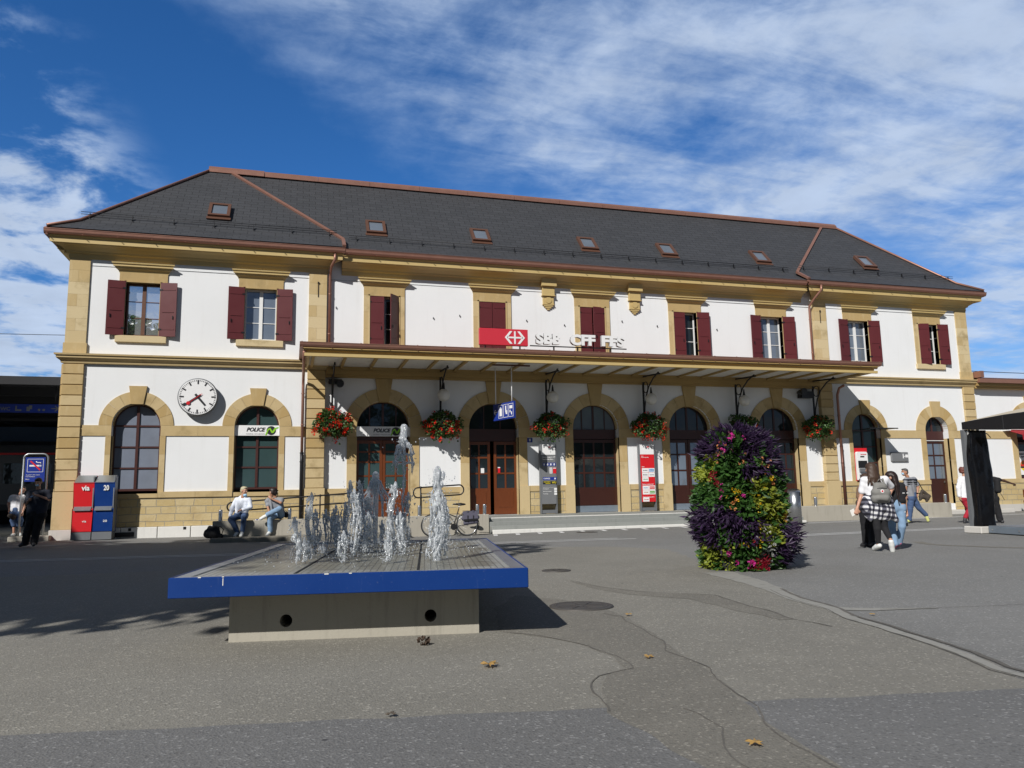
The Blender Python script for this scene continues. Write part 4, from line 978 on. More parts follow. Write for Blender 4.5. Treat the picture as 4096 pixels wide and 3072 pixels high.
# bank machine in the arched window, with its glass roof
a=bpy.data.objects
m=MB(); m.box(12.96,13.70,WF+.02,WF+.30,1.56,3.10); k=m.build('bank_machine',MT['red'],ST_)
m=MB(); m.prism([(13.0,1.60),(13.62,1.60),(13.62,2.86),(13.56,2.92),(13.06,2.92),(13.0,2.86)],WF-.10,WF+.02); m.build('housing',MT['white'],k,bevel=.01)
m=MB(); m.box(13.06,13.56,WF-.108,WF-.101,2.16,2.50); m.box(13.2,13.42,WF-.11,WF-.101,2.66,2.72); m.box(13.04,13.58,WF-.108,WF-.101,1.60,1.66); m.build('screen',MT['black'],k)
m=MB(); m.box(13.08,13.54,WF-.24,WF-.11,1.78,1.86); m.box(13.08,13.54,WF-.20,WF-.11,1.98,2.14); m.build('keypad',MT['grey_metal'],k)
m=MB(); put_text(m,'bancomat',.08,(13.38,WF-.108,2.80),.01); m.build('lettering',MT['red'],k)
m=MB(); m.box(12.95,14.52,WF-1.15,WF-.04,3.93,3.95); m.build('glass_roof',MT['clear_glass'],ST_)
m=MB(); m.box(12.95,14.52,WF-1.17,WF-1.15,3.915,3.965); m.build('glass_roof_edge',MT['black'],ST_)
# ------------------------------------------------------------------ low annex at the right
AN=thing('annex_building','low white annex with copper eaves and a cafe window right of the station','building',(20.5,0,0))
y=.05
m=MB(); c=24.1
m.prism([(20.42,-.15),(34,-.15),(34,6.2),(20.42,6.2)],y,y+.5,[arch(c,1.05,1.5,3.95)]); m.box(20.42,34,y+.5,8,6.0,6.2); m.box(33.6,34,y+.5,8,-.15,6.0); m.build('wall',MT['plaster'],AN)
for a_,b_,z0_,z1_,d_ in((20.42,c-1.06,3.572,3.948,.035),(c+1.06,34,3.572,3.948,.035),(20.42,34,1.352,1.56,.07)): m=MB(); blocks(m,a_,b_,z0_,z1_,y-d_,y+.1,1.2); m.build('stone_band',MT['stone'],AN)
m=MB()
for i in range(9):
    if i==4: continue
    a0=math.pi*i/9+.004;a1=math.pi*(i+1)/9-.004; an=[a0+(a1-a0)*j/4 for j in range(5)]
    m.prism(([(c+1.54*math.cos(a),3.95+1.54*math.sin(a)) for a in an]+[(c+1.05*math.cos(a),3.95+1.05*math.sin(a)) for a in an[::-1]])[::-1],y-.035,y+.3)
m.prism([(c-.2,4.96),(c+.2,4.96),(c+.34,5.75),(c-.34,5.75)],y-.085,y+.3)
for s in(-1,1):
    xa,xb=sorted((c+s*1.05,c+s*1.38)); m.box(xa,xb,y-.035,y+.3,1.562,2.5); m.box(xa,xb,y-.035,y+.3,2.504,3.568)
m.build('arch_surround',MT['stone'],AN)
MB().box(20.42,34,y-.05,y+.1,.3,1.35).build('plinth',MT['ashlar'],AN)
MB().box(20.42,34,y-.12,y+.1,-.2,.30).build('plinth_base',MT['concrete_lt'],AN)
m=MB(); m.box(20.42,34,y-.30,y+.2,6.08,6.30); m.box(20.42,34,y-.42,y-.301,6.2,6.38); m.build('cornice',MT['trim_dk'],AN)
m=MB(); m.box(20.42,34.2,y-.60,y-.43,6.34,6.54); m.add([(20.42,y-.6,6.56),(34.2,y-.6,6.56),(34.2,4.,7.4),(20.42,4.,7.4),(20.42,8.2,6.56),(34.2,8.2,6.56)],[(0,1,2,3),(3,2,5,4)])
m.obox((20.55,-.1,6.75),(.11,0,0),(0,.5,.0),(0,0,.16)); m.build('roof',MT['copper'],AN)
m=MB(); ring(m,c,1.04,3.95,y+.25,.10,.08,1.55); m.box(c-.94,c+.94,y+.25,y+.33,1.55,1.66); m.box(c-.94,c+.94,y+.25,y+.33,3.3,3.42); w=m.build('window',MT['frame_dk'],AN)
MB().prism(arch(c,.98,1.6,3.95),y+.29,y+.30).build('pane',MT['glass'],w)
m=MB(); m.box(c-.90,c-.05,y+.24,y+.249,1.75,2.95,0); put_text(m,'BURGER',.13,(c-.48,y+.236,2.80),.02,mi=1); put_text(m,'MENU',.10,(c-.48,y+.236,2.66),.02,mi=1)
m.lathe([(.24,-.002),(.22,.0)],(c-.48,y+.24,2.25),20,2,axis='Y'); m.box(c-.70,c-.26,y+.232,y+.238,2.20,2.27,3); m.box(c-.72,c-.24,y+.231,y+.237,2.10,2.18,1); m.prism([(c-.72,2.08),(c-.48,1.9),(c-.24,2.08)],y+.232,y+.238,mi=4)
m.build('poster',[MT['white'],MT['text_dk'],MT['orange'],MT['red'],MT['yellow']],w)
m=MB(); v=[(c-1.75,y-.05,4.02),(c+1.9,y-.05,4.02),(c+1.9,y-.95,3.72),(c-1.75,y-.95,3.72)]
v+= [(p[0],p[1],p[2]-.02) for p in v]; m.add(v,[(0,1,2,3),(7,6,5,4),(0,4,5,1),(1,5,6,2),(2,6,7,3),(3,7,4,0)])
m.add([(c-1.75,y-.951,3.72),(c+1.9,y-.951,3.72),(c+1.9,y-.955,3.46),(c-1.75,y-.955,3.46),(c-1.75,y-.945,3.46),(c+1.9,y-.945,3.46),(c+1.9,y-.94,3.72),(c-1.75,y-.94,3.72)],[(3,2,1,0),(7,6,5,4),(2,3,4,5)])
aw=m.build('awning',MT['awning'],AN); m=MB(); m.tube([(c-1.85,y-.15,4.05),(c+1.95,y-.15,4.05)],.05,8); m.obox((c-1.85,y-.2,4.02),(.1,0,0),(0,.14,0),(0,0,.06)); m.build('roller',MT['white'],aw)
# orange-red wooden chair outside it
t=thing('wooden_chair','orange wooden chair outside the annex window at the right edge','chair',(22.05,-1.2,.02))
x,yy,z=t.location
m=MB(); m.box(x-.22,x+.22,yy-.22,yy+.22,z+.45,z+.48); m.build('seat',MT['wood'],t,bevel=.005)
m=MB(); m.box(x-.22,x-.18,yy-.2,yy+.2,z+.62,z+1.0); m.build('backrest',MT['wood'],t,bevel=.005)
for sx in(-1,1):
    for sy in(-1,1): m=MB(); m.obox((x+sx*.19,yy+sy*.19,z+.22),(.02,0,0),(0,.02,0),(sx*.02,0,.23)); m.build('leg',MT['wood'],t)
MB().box(14.9,15.6,-1.215,-1.203,-.06,.06).build('cellar_grate',MT['iron'],AN)
# ------------------------------------------------------------------ dark train hall at the left
HA=thing('train_hall','dark open train hall with flat roof left of the station','train hall',(-30,2,0))
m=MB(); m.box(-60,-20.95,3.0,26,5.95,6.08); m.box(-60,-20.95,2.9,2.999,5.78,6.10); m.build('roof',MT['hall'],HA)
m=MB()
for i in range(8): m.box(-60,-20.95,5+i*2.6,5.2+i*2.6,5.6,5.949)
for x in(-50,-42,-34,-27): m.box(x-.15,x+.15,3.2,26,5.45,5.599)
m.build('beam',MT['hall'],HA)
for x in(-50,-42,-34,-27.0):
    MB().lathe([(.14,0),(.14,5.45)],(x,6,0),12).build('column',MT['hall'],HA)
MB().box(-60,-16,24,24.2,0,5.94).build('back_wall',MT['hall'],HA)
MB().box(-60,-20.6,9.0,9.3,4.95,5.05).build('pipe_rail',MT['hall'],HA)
TR=thing('railway_carriage','grey railway carriage standing in the dark hall left of the station','train',(-35,15,0))
m=MB(); m.prism([(13.2,.9),(13.05,1.2),(13.0,3.6),(13.3,4.1),(14.0,4.35),(15.6,4.35),(16.3,4.1),(16.6,3.6),(16.6,.9)],-60,-20,plane='YZ'); m.build('body',MT['train'],TR,bevel=.03)
for i in range(13): x=-58+i*2.9; MB().box(x,x+2.1,12.985,12.998,2.2,3.2).build('window',MT['glass'],TR)
MB().box(-60,-20,12.99,12.999,3.62,3.72).build('stripe',MT['red'],TR)
m=MB(); m.box(-60,-18,17.5,17.6,4.0,5.4); m.build('glass_screen',MT['hall_blue'],HA)
o=MB().box(-60,-20.95,3.5,12,-.1,.10).build('platform',MT['concrete'],None); o['kind']='structure'
# blue direction board hanging in the hall
t=thing('platform_sign','dim blue hanging sign with WC, pictograms and an arrow in the dark hall','sign',(-23,4.6,0))
m=MB(); m.box(-24.0,-21.55,4.55,4.65,4.86,5.20); m.build('board',MT['blue_sign'],t)
m=MB(); y_=4.545
put_text(m,'WC',.2,(-23.55,y_,5.0),.02); m.build('lettering',MT['grey_metal'],t); m=MB(); m.box(-23.2,-23.14,y_-.004,y_,4.92,5.13); m.box(-23.14,-22.98,y_-.004,y_,4.92,4.99); m.build('pictogram',MT['grey_metal'],t); m=MB(); m.box(-22.80,-22.68,y_-.004,y_,4.92,5.10); m.box(-22.72,-22.6,y_-.006,y_-.005,5.0,5.15)
m.build('pictogram',MT['grey_metal'],t); m=MB(); m.lathe([(.05,-.004),(.05,0)],(-22.35,y_,4.97),12,axis='Y'); m.lathe([(.05,-.004),(.05,0)],(-22.18,y_,4.97),12,axis='Y')
m.build('pictogram',MT['grey_metal'],t); m=MB(); m.prism([(-21.92,5.01),(-21.72,5.01),(-21.80,4.93),(-21.76,4.91),(-21.63,5.03),(-21.76,5.15),(-21.80,5.13),(-21.72,5.05),(-21.92,5.05)],y_-.004,y_); m.build('arrow',MT['grey_metal'],t)
for x in(-23.8,-21.8): MB().tube([(x,4.6,5.2),(x,4.6,5.95)],.02,6).build('hanger',MT['iron'],t)
# ------------------------------------------------------------------ station clock
CK=thing('station_clock','big round white station clock with black hands and red second hand on the left wall','clock',(-15.83,WF,5.0))
cx,cz=-15.83,4.99; m=MB(); m.lathe([(.64,-.42),(.69,-.41),(.70,-.34),(.69,-.27),(.60,-.26)],(cx,0,cz),48,axis='Y'); m.lathe([(.07,-.3),(.07,WF)],(cx,0,cz),12,axis='Y'); m.build('housing',MT['grey_metal'],CK)
MB().lathe([(.655,-.425),(.655,-.423)],(cx,0,cz),48,axis='Y').build('dial',MT['white'],CK)
m=MB(); yd=-.43
for i in range(60):
    a=math.pi*2*i/60; L,w=((.155,.026) if i%5==0 else (.05,.010)); r=.625-L/2
    m.obox((cx+math.sin(a)*r,yd,cz+math.cos(a)*r),(math.cos(a)*w,0,-math.sin(a)*w),(0,.002,0),(math.sin(a)*L/2,0,math.cos(a)*L/2))
m.build('markers',MT['text_dk'],CK)
def hand(ang,l0,l1,w0,w1,y,mat,disc=False):
    a=R(ang); d=Vector((math.sin(a),0,math.cos(a))); n=Vector((math.cos(a),0,-math.sin(a))); c0=Vector((cx,y,cz)); q=MB()
    pts=[c0-d*l0-n*w0,c0-d*l0+n*w0,c0+d*l1+n*w1,c0+d*l1-n*w1]; v=pts+[p+Vector((0,-.004,0)) for p in pts]
    q.add(v,[(3,2,1,0),(4,5,6,7),(0,1,5,4),(1,2,6,5),(2,3,7,6),(3,0,4,7)])
    if disc: e=c0+d*l1; q.lathe([(.065,-.006),(.065,.002)],(e.x,y,e.z),20,axis='Y')
    q.build('hand',MT[mat],CK)
hand(139.5,.13,.41,.042,.034,-.440,'text_dk'); hand(236,.13,.58,.036,.024,-.450,'text_dk'); hand(233,.19,.39,.010,.008,-.460,'red',True)
# ------------------------------------------------------------------ signs
def police(n,hw,label):
    c=BX[n]; y=Yw(n)+.10; z0,z1=3.60,3.99
    t=thing('police_sign',label,'sign',(c,y,z0),'white police signs over the arches')
    MB().box(c-hw,c+hw,y,y+.05,z0,z1).build('panel',MT['white'],t,bevel=.004)
    m=MB(); q=.16*hw; put_text(m,'POLICE',.20,(c-.07,y-.004,z0+.225),.04,.28,mi=0,fit=.68); put_text(m,'NORD VAUDOIS',.06,(c-.07,y-.004,z0+.065),.0,mi=1,fit=.66)
    lx=c+.50; m.lathe([(.17,-.004),(.17,.0)],(lx,y-.001,z0+.195),28,0,axis='Y')
    pt=[(-.22,-.17),(-.13,.06),(-.04,.11),(.04,-.02),(.12,.10),(.22,.13),(.29,.12),(.18,.06),(.08,-.09),(.01,-.09),(-.06,.05),(-.10,.01),(-.16,-.17)]
    m.prism([(lx+a,z0+.195+b) for a,b in pt],y-.010,y-.005,mi=2); m.build('lettering',[MT['text_dk'],MT['text_grey'],MT['lime']],t)
police(2,.80,'white police sign in the arch of the left wing window right of the clock'); police(3,1.05,'white police sign over the brown police door, behind the tallest water jet')
# roof sign: logo panel and letters standing on the canopy
t=thing('roof_sign','red panel with white double arrow and white SBB CFF FFS letters on the canopy','sign',(-3,-2.4,6.7))
y=-2.4; MB().box(-5.66,-3.72,y-.06,y+.10,6.93,7.58).build('logo_panel',MT['red_logo'],t,bevel=.01)
m=MB(); c=(-4.25,7.245)
def wp(pts): m.prism([(c[0]+a*.92,c[1]+b*.92) for a,b in pts],y-.075,y-.061)
wp([(-.035,-.27),(.035,-.27),(.035,.27),(-.035,.27)]); wp([(-.34,-.035),(-.036,-.035),(-.036,.035),(-.34,.035)]); wp([(.036,-.035),(.34,-.035),(.34,.035),(.036,.035)])
for s in(-1,1):
    p=[(s*.44,0),(s*.22,.27),(s*.11,.27),(s*.32,.0),(s*.11,-.27),(s*.22,-.27)]
    wp(p if s<0 else p[::-1])
m.build('logo',MT['white'],t)
for txt,cx_,w in(('SBB',-2.86,1.06),('CFF',-1.43,1.06),('FFS',-.13,1.02)):
    m=MB(); put_text(m,txt,.56,(cx_,y+.02,7.235),.05,depth=.13,fit=w,mi=1); put_text(m,txt,.56,(cx_,y-.056,7.235),.05,depth=.018,fit=w); m.build('lettering',[MT['white'],MT['text_grey']],t)  # grey letter bodies behind the white faces paint in their shadow edges
m=MB(); m.box(-3.6,.5,y+.06,y+.10,6.96,7.0)
for x in(-5.4,-4.0,-2.6,-1.6,-.2): m.box(x-.025,x+.025,y+.10,y+.14,6.55,7.0)
for x in(-5.6,-1.3,-.3): m.box(x-.2,x+.2,y-.12,y+.25,6.60,6.68)
m.build('support_frame',MT['iron'],t)
# hanging pictogram sign, square to the facade
t=thing('hanging_sign','blue pictogram sign hanging from two white rods under the canopy','sign',(-4.5,-1.7,4.3))
A=Vector((-4.28,-2.35,0)); B=Vector((-4.72,-.95,0)); dx=(A-B).normalized(); nn=Vector((dx.y,-dx.x,0)); L=(A-B).length
m=MB(); m.obox((A+B)/2+Vector((0,0,4.46)),dx*(L/2),nn*.05,(0,0,.33)); m.build('panel',MT['blue_sign'],t,bevel=.01)
m=MB()
def pic(k): return B+dx*(L*(k+.5)/4)+nn*.052+Vector((0,0,4.46))
if nn.y>0: nn=-nn
zv=Vector((0,0,1))
for k in(1,2,3):
    p=pic(k)
    for a,b,w,h in((0,.25,.155,.008),(0,-.25,.155,.008),(-.155,0,.008,.25),(.155,0,.008,.25)): m.obox(p+dx*a+zv*b,dx*w,nn*.002,zv*h)
p=pic(1); m.obox(p-zv*.03,dx*.085,nn*.003,zv*.15); m.obox(p+zv*.15,dx*.04,nn*.003,zv*.02)
p=pic(2); m.obox(p+zv*.07,dx*.04,nn*.003,zv*.13); m.obox(p-zv*.06+dx*.05,dx*.05,nn*.003,zv*.07)
p=pic(3); m.obox(p+zv*.12,dx*.10,nn*.003,zv*.06); m.obox(p-zv*.04-dx*.06,dx*.03,nn*.003,zv*.05); m.obox(p-zv*.12+dx*.04,dx*.03,nn*.003,zv*.06)
p=pic(0); m.obox(p,dx*.11,nn*.003,zv*.018); m.obox(p-dx*.06+zv*.05,(dx+zv)*.05,nn*.003,(zv-dx)*.012); m.obox(p-dx*.06-zv*.05,(dx-zv)*.05,nn*.003,(zv+dx)*.012)
m.build('pictograms',MT['white'],t)
for q,z1 in((A-dx*.18,6.2),(B+dx*.12,6.28)): MB().tube([q+zv*4.78,q+zv*z1],.022,8).build('rod',MT['white'],t)
MB().obox((A-dx*.18)+zv*6.20,(.75,0,0),(0,.05,0),(0,0,.025)).build('mounting_rail',MT['brown_metal'],t)
# house number plate
m=MB(); m.box(-3.08,-2.86,-.03,-.0,3.36,3.54,0); put_text(m,'8',.15,(-2.97,-.034,3.45),.02,mi=1); tag(m.build('number_plate',[MT['blue_sign'],MT['white']]),'small dark blue house number plate reading 8 on the white wall','number plate')
# cash point wall sign
t=thing('cash_sign','grey wall sign with a cash machine pictogram left of the brown single door','sign',(15.48,WF,2.4))
m=MB(); m.prism([(14.98,2.46),(15.98,2.46),(15.98,2.90),(14.98,2.90)],WF-.10,WF); m.build('panel',MT['sign_grey'],t,bevel=.03)
m=MB(); yy=WF-.106; m.box(15.78,15.94,yy,yy+.004,2.64,2.78); m.lathe([(.03,0),(.03,.004)],(15.66,yy,2.79),10,axis='Y'); m.box(15.63,15.69,yy,yy+.004,2.6,2.76); m.box(15.69,15.78,yy,yy+.004,2.68,2.71); m.build('pictogram',MT['white'],t)
# information boards
def totem(x0,x1,label,grey):
    t=thing('information_board',label,'information board',((x0+x1)/2,-.3,.42)); y=-.30
    for x in(x0,x1-.05): m=MB().box(x,x+.05,y,y+.16,.43,3.26); m.build('post',MT['grey_metal'],t)
    MB().box(x0+.05,x1-.05,y-.02,y+.06,2.83,3.255).build('header',MT['white'],t)
    MB().box(x0+.05,x1-.05,y-.02,y+.06,.82,2.828).build('panel',MT['sign_grey' if grey else 'red'],t)
    MB().box(x0+.05,x1-.05,y+.02,y+.12,.44,.58).build('foot_rail',MT['grey_metal'],t)
    c=(x0+x1)/2; yy=y-.024; L=x0+.10
    MM=[MT['white'],MT['red'],MT['text_dk'],MT['blue_sign'],MT['yellow'],MT['sky_blue'],MT['orange'],MT['green_print']]
    def part(name,*ops):
        m=MB()
        for o in ops:
            if o[0]=='b': m.box(o[1],o[2],yy-o[6],yy+.003-o[6],o[3],o[4],o[5])
            else: put_text(m,o[1],o[2],(o[3],yy-o[7],o[4]),.012,mi=o[5],left=o[6],fit=o[8])
        m.build(name,MM,t)
    B=lambda a,b,z0,z1,mi=0,l=0.:('b',a,b,z0,z1,mi,l); T=lambda s,h,x,z,mi=0,left=True,l=0.,fit=None:('t',s,h,x,z,mi,left,l,fit)
    part('logo',B(c,c+.10,3.12,3.17,1),T('SBB CFF FFS',.06,c+.22,3.145,2,False,0,.20))
    if grey:
        part('lettering',T('Centre voyageurs CFF',.07,L,2.73,fit=.56),T('Yverdon-les-Bains',.07,L,2.64,fit=.46))
        for k in range(4): a=L+.01+k*.145; part('pictogram',B(a,a+.125,2.36,2.50,3),B(a+.035,a+.09,2.39,2.47,0,.003))
        part('leaflet',B(L+.30,L+.42,2.06,2.30),*[B(L+.32+q,L+.35+q,2.09+.05*k,2.11+.05*k,2,.003) for k in range(4) for q in(0,.05)]); part('leaflet',B(L+.45,L+.59,2.06,2.30,1),B(L+.46,L+.58,2.26,2.29,0,.003))
        part('change_stripe',B(L,L+.60,1.79,1.91,3),T('CHANGE',.085,L+.03,1.85,0,True,.004,.28),B(L+.50,L+.56,1.82,1.88,0,.003))
        part('money_stripe',B(L,L+.60,1.62,1.75,2),T('WESTERN',.055,L+.02,1.71,4,True,.004,.30),T('UNION',.055,L+.11,1.65,4,True,.004,.21),T('WU',.12,L+.48,1.685,4,False,.004,.18))
        part('rule',B(L,L+.60,1.49,1.495))
        for k,q in enumerate(('Encaissements','Swiss Travel System','Travel Cash')): part('lettering',T(q,.045,L,1.43-.10*k)); part('info_tile',B(L+.48,L+.60,1.385-.10*k,1.465-.10*k))
    else:
        part('lettering',T('Gare',.045,L,2.75),T("d'Yverdon-les-Bains",.045,L,2.70,fit=.34)); part('lettering',T('Gare',.06,L,2.30)); part('lettering',T('Espace commercial 1',.06,L,1.56,fit=.52)); part('lettering',T('Espace commercial 2',.06,L,1.02,fit=.52))
        def tile(i,z,q,mi,bg=None): a=L+i*.30; part('shop_tile',B(a,a+.29,z,z+.18),*([B(a+.03,a+.26,z+.035,z+.145,bg,.003)] if bg else []),T(q,.05,a+.145,z+.09,mi,False,.006,.20))
        for q in((0,2.06,'avec',2),(1,2.06,'kiosk',0,5),(0,1.87,'Elvetino',2),(1,1.87,'wc',2),(0,1.68,'POLICE',7),(0,1.32,'Piscine',5),(1,1.32,'burger',0,1),(0,1.13,'COOP',6),(1,1.13,'pharmacie',0,7),(0,.83,'Conseil',1)): tile(*q)
totem(-2.64,-1.92,'grey information board with blue pictograms and a CHANGE stripe beside the open door',True); totem(1.82,2.56,'red information board with white shop tiles between two arched doors',False)
# no smoking sign
t=thing('no_smoking_sign','blue no smoking sign in a bent steel tube frame left of the station corner','sign',(-20.95,-.35,0))
x0,x1,y=-21.32,-20.58,-.35
rr=.16; pts=[(x0,y,.05),(x0,y,2.92-rr)]+[(x0+rr-rr*math.cos(a),y,2.92-rr+rr*math.sin(a)) for a in [math.pi/2*i/6 for i in range(7)]]+[(x1-rr+rr*math.sin(a),y,2.92-rr+rr*math.cos(a)) for a in [math.pi/2*i/6 for i in range(7)]]+[(x1,y,.05)]
MB().tube(pts,.028,10).tube([(x0,y,1.42),(x1,y,1.42)],.016,8).build('tube_frame',MT['galv'],t)
MB().box(x0+.06,x1-.06,y-.03,y+.0,1.96,2.80).build('panel',MT['blue_sign'],t,bevel=.01)
m=MB(); yy=y-.034; cx_=(x0+x1)/2; cz_=2.52
for a,b,w,h in((0,.22,.24,.006),(0,-.22,.24,.006),(-.24,0,.006,.22),(.24,0,.006,.22)): m.box(cx_+a-w,cx_+a+w,yy,yy+.003,cz_+b-h,cz_+b+h,0)
m.box(cx_-.18,cx_+.13,yy,yy+.003,cz_-.035,cz_+.02,0); m.box(cx_+.15,cx_+.18,yy,yy+.003,cz_-.035,cz_+.02,0)
m.tube([(cx_+.17,yy,cz_+.05),(cx_+.16,yy,cz_+.10),(cx_+.05,yy,cz_+.10),(cx_+.02,yy,cz_+.14)],.016,6,0)
m.obox((cx_,yy-.002,cz_),(.155,0,-.155),(0,.002,0),(.017,0,.017),1)
m.build('pictogram',[MT['white'],MT['red']],t); m=MB(); put_text(m,"A partir d'ici zone",.045,(x0+.10,yy,2.20),.006,left=True,fit=.42); put_text(m,'non-fumeurs',.045,(x0+.10,yy,2.14),.006,left=True,fit=.28); put_text(m,'Merci.',.05,(x0+.10,yy,2.05),.01,left=True); m.build('lettering',[MT['white'],MT['red']],t)
MB().box(x0-.25,x1+.25,y-.25,y+.35,-.05,.13).build('foot_block',MT['concrete'],t,bevel=.02)
# newspaper boxes
def newsbox(x,mat,txt,sub,label):
    t=thing('newspaper_box',label,'newspaper box',(x,-.75,-.03),'newspaper boxes at the corner'); w=.305; z=-.03; y0,y1=-1.02,-.42
    m=MB(); m.prism([(y0+.04,z+.26),(y0+.04,z+1.02),(y0+.14,z+1.06),(y0+.09,z+1.92),(y1-.06,z+2.16),(y1,z+2.16),(y1,z+.26)],x-w,x+w,plane='YZ'); m.build('body',MT[mat],t,bevel=.02)
    m=MB(); m.prism([(y0+.07,z+1.935),(y1-.07,z+2.175),(y1-.07,z+2.19),(y0+.07,z+1.95)],x-w+.01,x+w-.01,plane='YZ'); m.box(x+w-.03,x+w+.004,y0+.1,y1,z+.26,z+2.14); m.build('lid',MT['galv'],t)
    MB().box(x-w,x+w,y0+.02,y1,z,z+.258).build('base',MT['grey_metal'],t)
    m=MB(); m.prism([(y0-.02,z+.98),(y0+.11,z+1.10),(y0+.11,z+1.12),(y0-.02,z+1.00)],x-w+.04,x+w-.04,plane='YZ'); m.build('tray',MT['galv'],t)
    m=MB(); put_text(m,txt,.24,(x+.06,y0+.075,z+1.74),.03,fit=.25 if len(txt)>2 else .17); m.build('lettering',MT['white'],t); m=MB(); put_text(m,sub,.10,(x+.08,y0+.034,z+.62),.012,fit=.13)
    m.build('lettering',MT['white'],t)
newsbox(-19.28,'red','via','via','red newspaper box lettered via at the left corner of the station'); newsbox(-18.64,'blue','20','20','dark blue newspaper box lettered 20 beside the red one')
# ------------------------------------------------------------------ globes, hanging baskets
for i,(x,l) in enumerate([(-6.70,'white globe lamp above the flower basket right of the police door'),(-2.12,'white globe lamp between the open door and the middle arch'),(2.36,'white globe lamp above the basket over the red information board'),(6.92,'white globe lamp above the purple top of the flower tower')]):
    t=thing('globe_lamp',l,'lamp',(x,-.62,5.2),'white globe lamps under the canopy')
    MB().sphere((x-.02,-.66,5.18),.25,24,16).build('globe',MT['globe'],t); MB().lathe([(.07,0),(.05,.07),(.02,.30)],(x,-.62,5.40),12).build('cap',MT['iron'],t)
MT['ger_leaf']=leaf_mat('geranium_leaves',(.020,.055,.012),(.07,.15,.03)); MT['ger_flower']=leaf_mat('geranium_flowers',(.70,.015,.010),(.85,.05,.02),trans=.3)
def leaves(n,fn,size,r,ar=1.0,droop=.3,fold=.0):
    """n small bent leaf faces; fn() gives (centre, outward)"""
    V=[];F=[]
    for i in range(n):
        c,o=fn(); o=Vector(o); 
        if o.length<1e-4: o=Vector((0,0,1))
        o.normalize(); s=size*(.6+.8*r.random())
        d=(o+Vector((r.gauss(0,.5),r.gauss(0,.5),r.gauss(0,.5)-droop))).normalized()
        u=d.cross(o+Vector((r.gauss(0,.4),r.gauss(0,.4),r.gauss(0,.4)))); u=(u if u.length>1e-3 else d.orthogonal()).normalized(); nn=d.cross(u)
        c=Vector(c); b=len(V); L=s*ar; w=s*.5
        V+= [c,c+d*L*.5+u*w+nn*w*.25,c+d*L*.55-nn*w*.15,c+d*L*.5-u*w+nn*w*.25,c+d*L-nn*w*.3]
        F+= [(b,b+1,b+2),(b,b+2,b+3),(b+1,b+4,b+2),(b+2,b+4,b+3)]
    return V,F
def basket(x,sx,label,seed,nfl):
    r=random.Random(seed); t=thing('flower_basket',label,'flower basket',(x,-.55,3.9),'hanging geranium baskets on the canopy brackets')
    c=Vector((x,-.55,4.10))
    m=MB(); m.lathe([(.05,-.24),(.24,-.2),(.34,.0),(.36,.12)],(x,-.5,3.95),16); m.build('pot',MT['black'],t)
    def pt(rad=1.):
        while True:
            p=Vector((r.uniform(-1,1),r.uniform(-1,1),r.uniform(-1,1)))
            if .35<p.length<1: break
        l=p.normalized()*(.55+.45*r.random()**.5)*rad
        q=Vector((l.x*sx,l.y*.42,l.z*.46))
        lob=1+.55*mnoise.noise(Vector((l.x*1.5+seed*3.3,l.y*1.5,l.z*1.5)))
        q*=lob; q.z-=.10*abs(l.x)+ (.30*r.random() if r.random()<.30 and l.z<0 and mnoise.noise(Vector((l.x*2.5+seed,0,3)))>-.05 else 0)
        q.y=min(q.y,.42); return c+q,q
    V,F=leaves(1900,pt,.080,r,1.1); arr_obj('foliage',V,F,MT['ger_leaf'],t)
    V=[];F=[]
    for k in range(nfl):
        p,q=pt(1.06)
        if q.y>.2: continue
        if q.z>.02 and r.random()<(.7 if i else .15): continue
        for j in range(14):
            o=Vector((r.gauss(0,1),r.gauss(0,1)-.3,r.gauss(0,1))).normalized(); a,b=leaves(1,lambda:(p+o*.05,o),.062,r,.9,0); o0=len(V); V+=a; F+=[tuple(i+o0 for i in f) for f in b]
    arr_obj('blossoms',V,F,MT['ger_flower'],t)
for i,(x,sx,l,nf) in enumerate([(-11.0,.66,'sunlit basket full of red geraniums on the pier left of the police door',120),(-6.78,.74,'red geranium basket between the police door and the open door',95),(-2.24,.74,'red geranium basket over the grey information board',80),(2.22,.72,'red geranium basket over the red information board',85),(6.85,.72,'dark geranium basket half hidden behind the top of the flower tower',45),(10.75,.62,'small geranium basket at the right end of the canopy, near the brown downpipe',50)]): basket(x,sx,l,40+i,nf)
# ------------------------------------------------------------------ fountain
fu=Vector((math.cos(R(-9.75)),math.sin(R(-9.75)),0)); FC=Vector((-11.545,-21.25,0))
FT=thing('fountain','blue edged table fountain on a concrete base with many splashing water jets','fountain',FC,rz=R(-9.75))
FT_l=Vector(FT.location); FT.location=(0,0,0); FT.rotation_euler=(0,0,0)
W,Lh=1.51,2.37; zt=.605
m=MB(); 
for a,b,c,d in((-W,W,-Lh,-Lh+.02),(-W,W,Lh-.02,Lh),(-W,-W+.02,-Lh+.02,Lh-.02),(W-.02,W,-Lh+.02,Lh-.02)): m.box(a,b,c,d,zt-.165,zt+.004)
m.build('blue_rim',MT['blue'],FT,bevel=.006)
MB().box(-W+.02,W-.02,-Lh+.02,Lh-.02,zt-.16,zt-.105).build('tray',MT['galv'],FT)
m=MB(); 
for a,b,c,d in((-W+.02,W-.02,-Lh+.02,-Lh+.14),(-W+.02,W-.02,Lh-.14,Lh-.02),(-W+.02,-W+.14,-Lh+.14,Lh-.14),(W-.14,W-.02,-Lh+.14,Lh-.14)): m.box(a,b,c,d,zt-.10,zt-.002)
m.build('steel_border',MT['galv'],FT)
MB().box(-W+.14,W-.14,-Lh+.14,Lh-.14,zt-.10,zt-.012).build('deck',MT['grate'],FT)
m=MB()
for x in(-.52,.55): m.box(x-.012,x+.012,-Lh+.16,Lh-.16,zt-.0119,zt-.008)
m.build('slot',MT['slot'],FT)
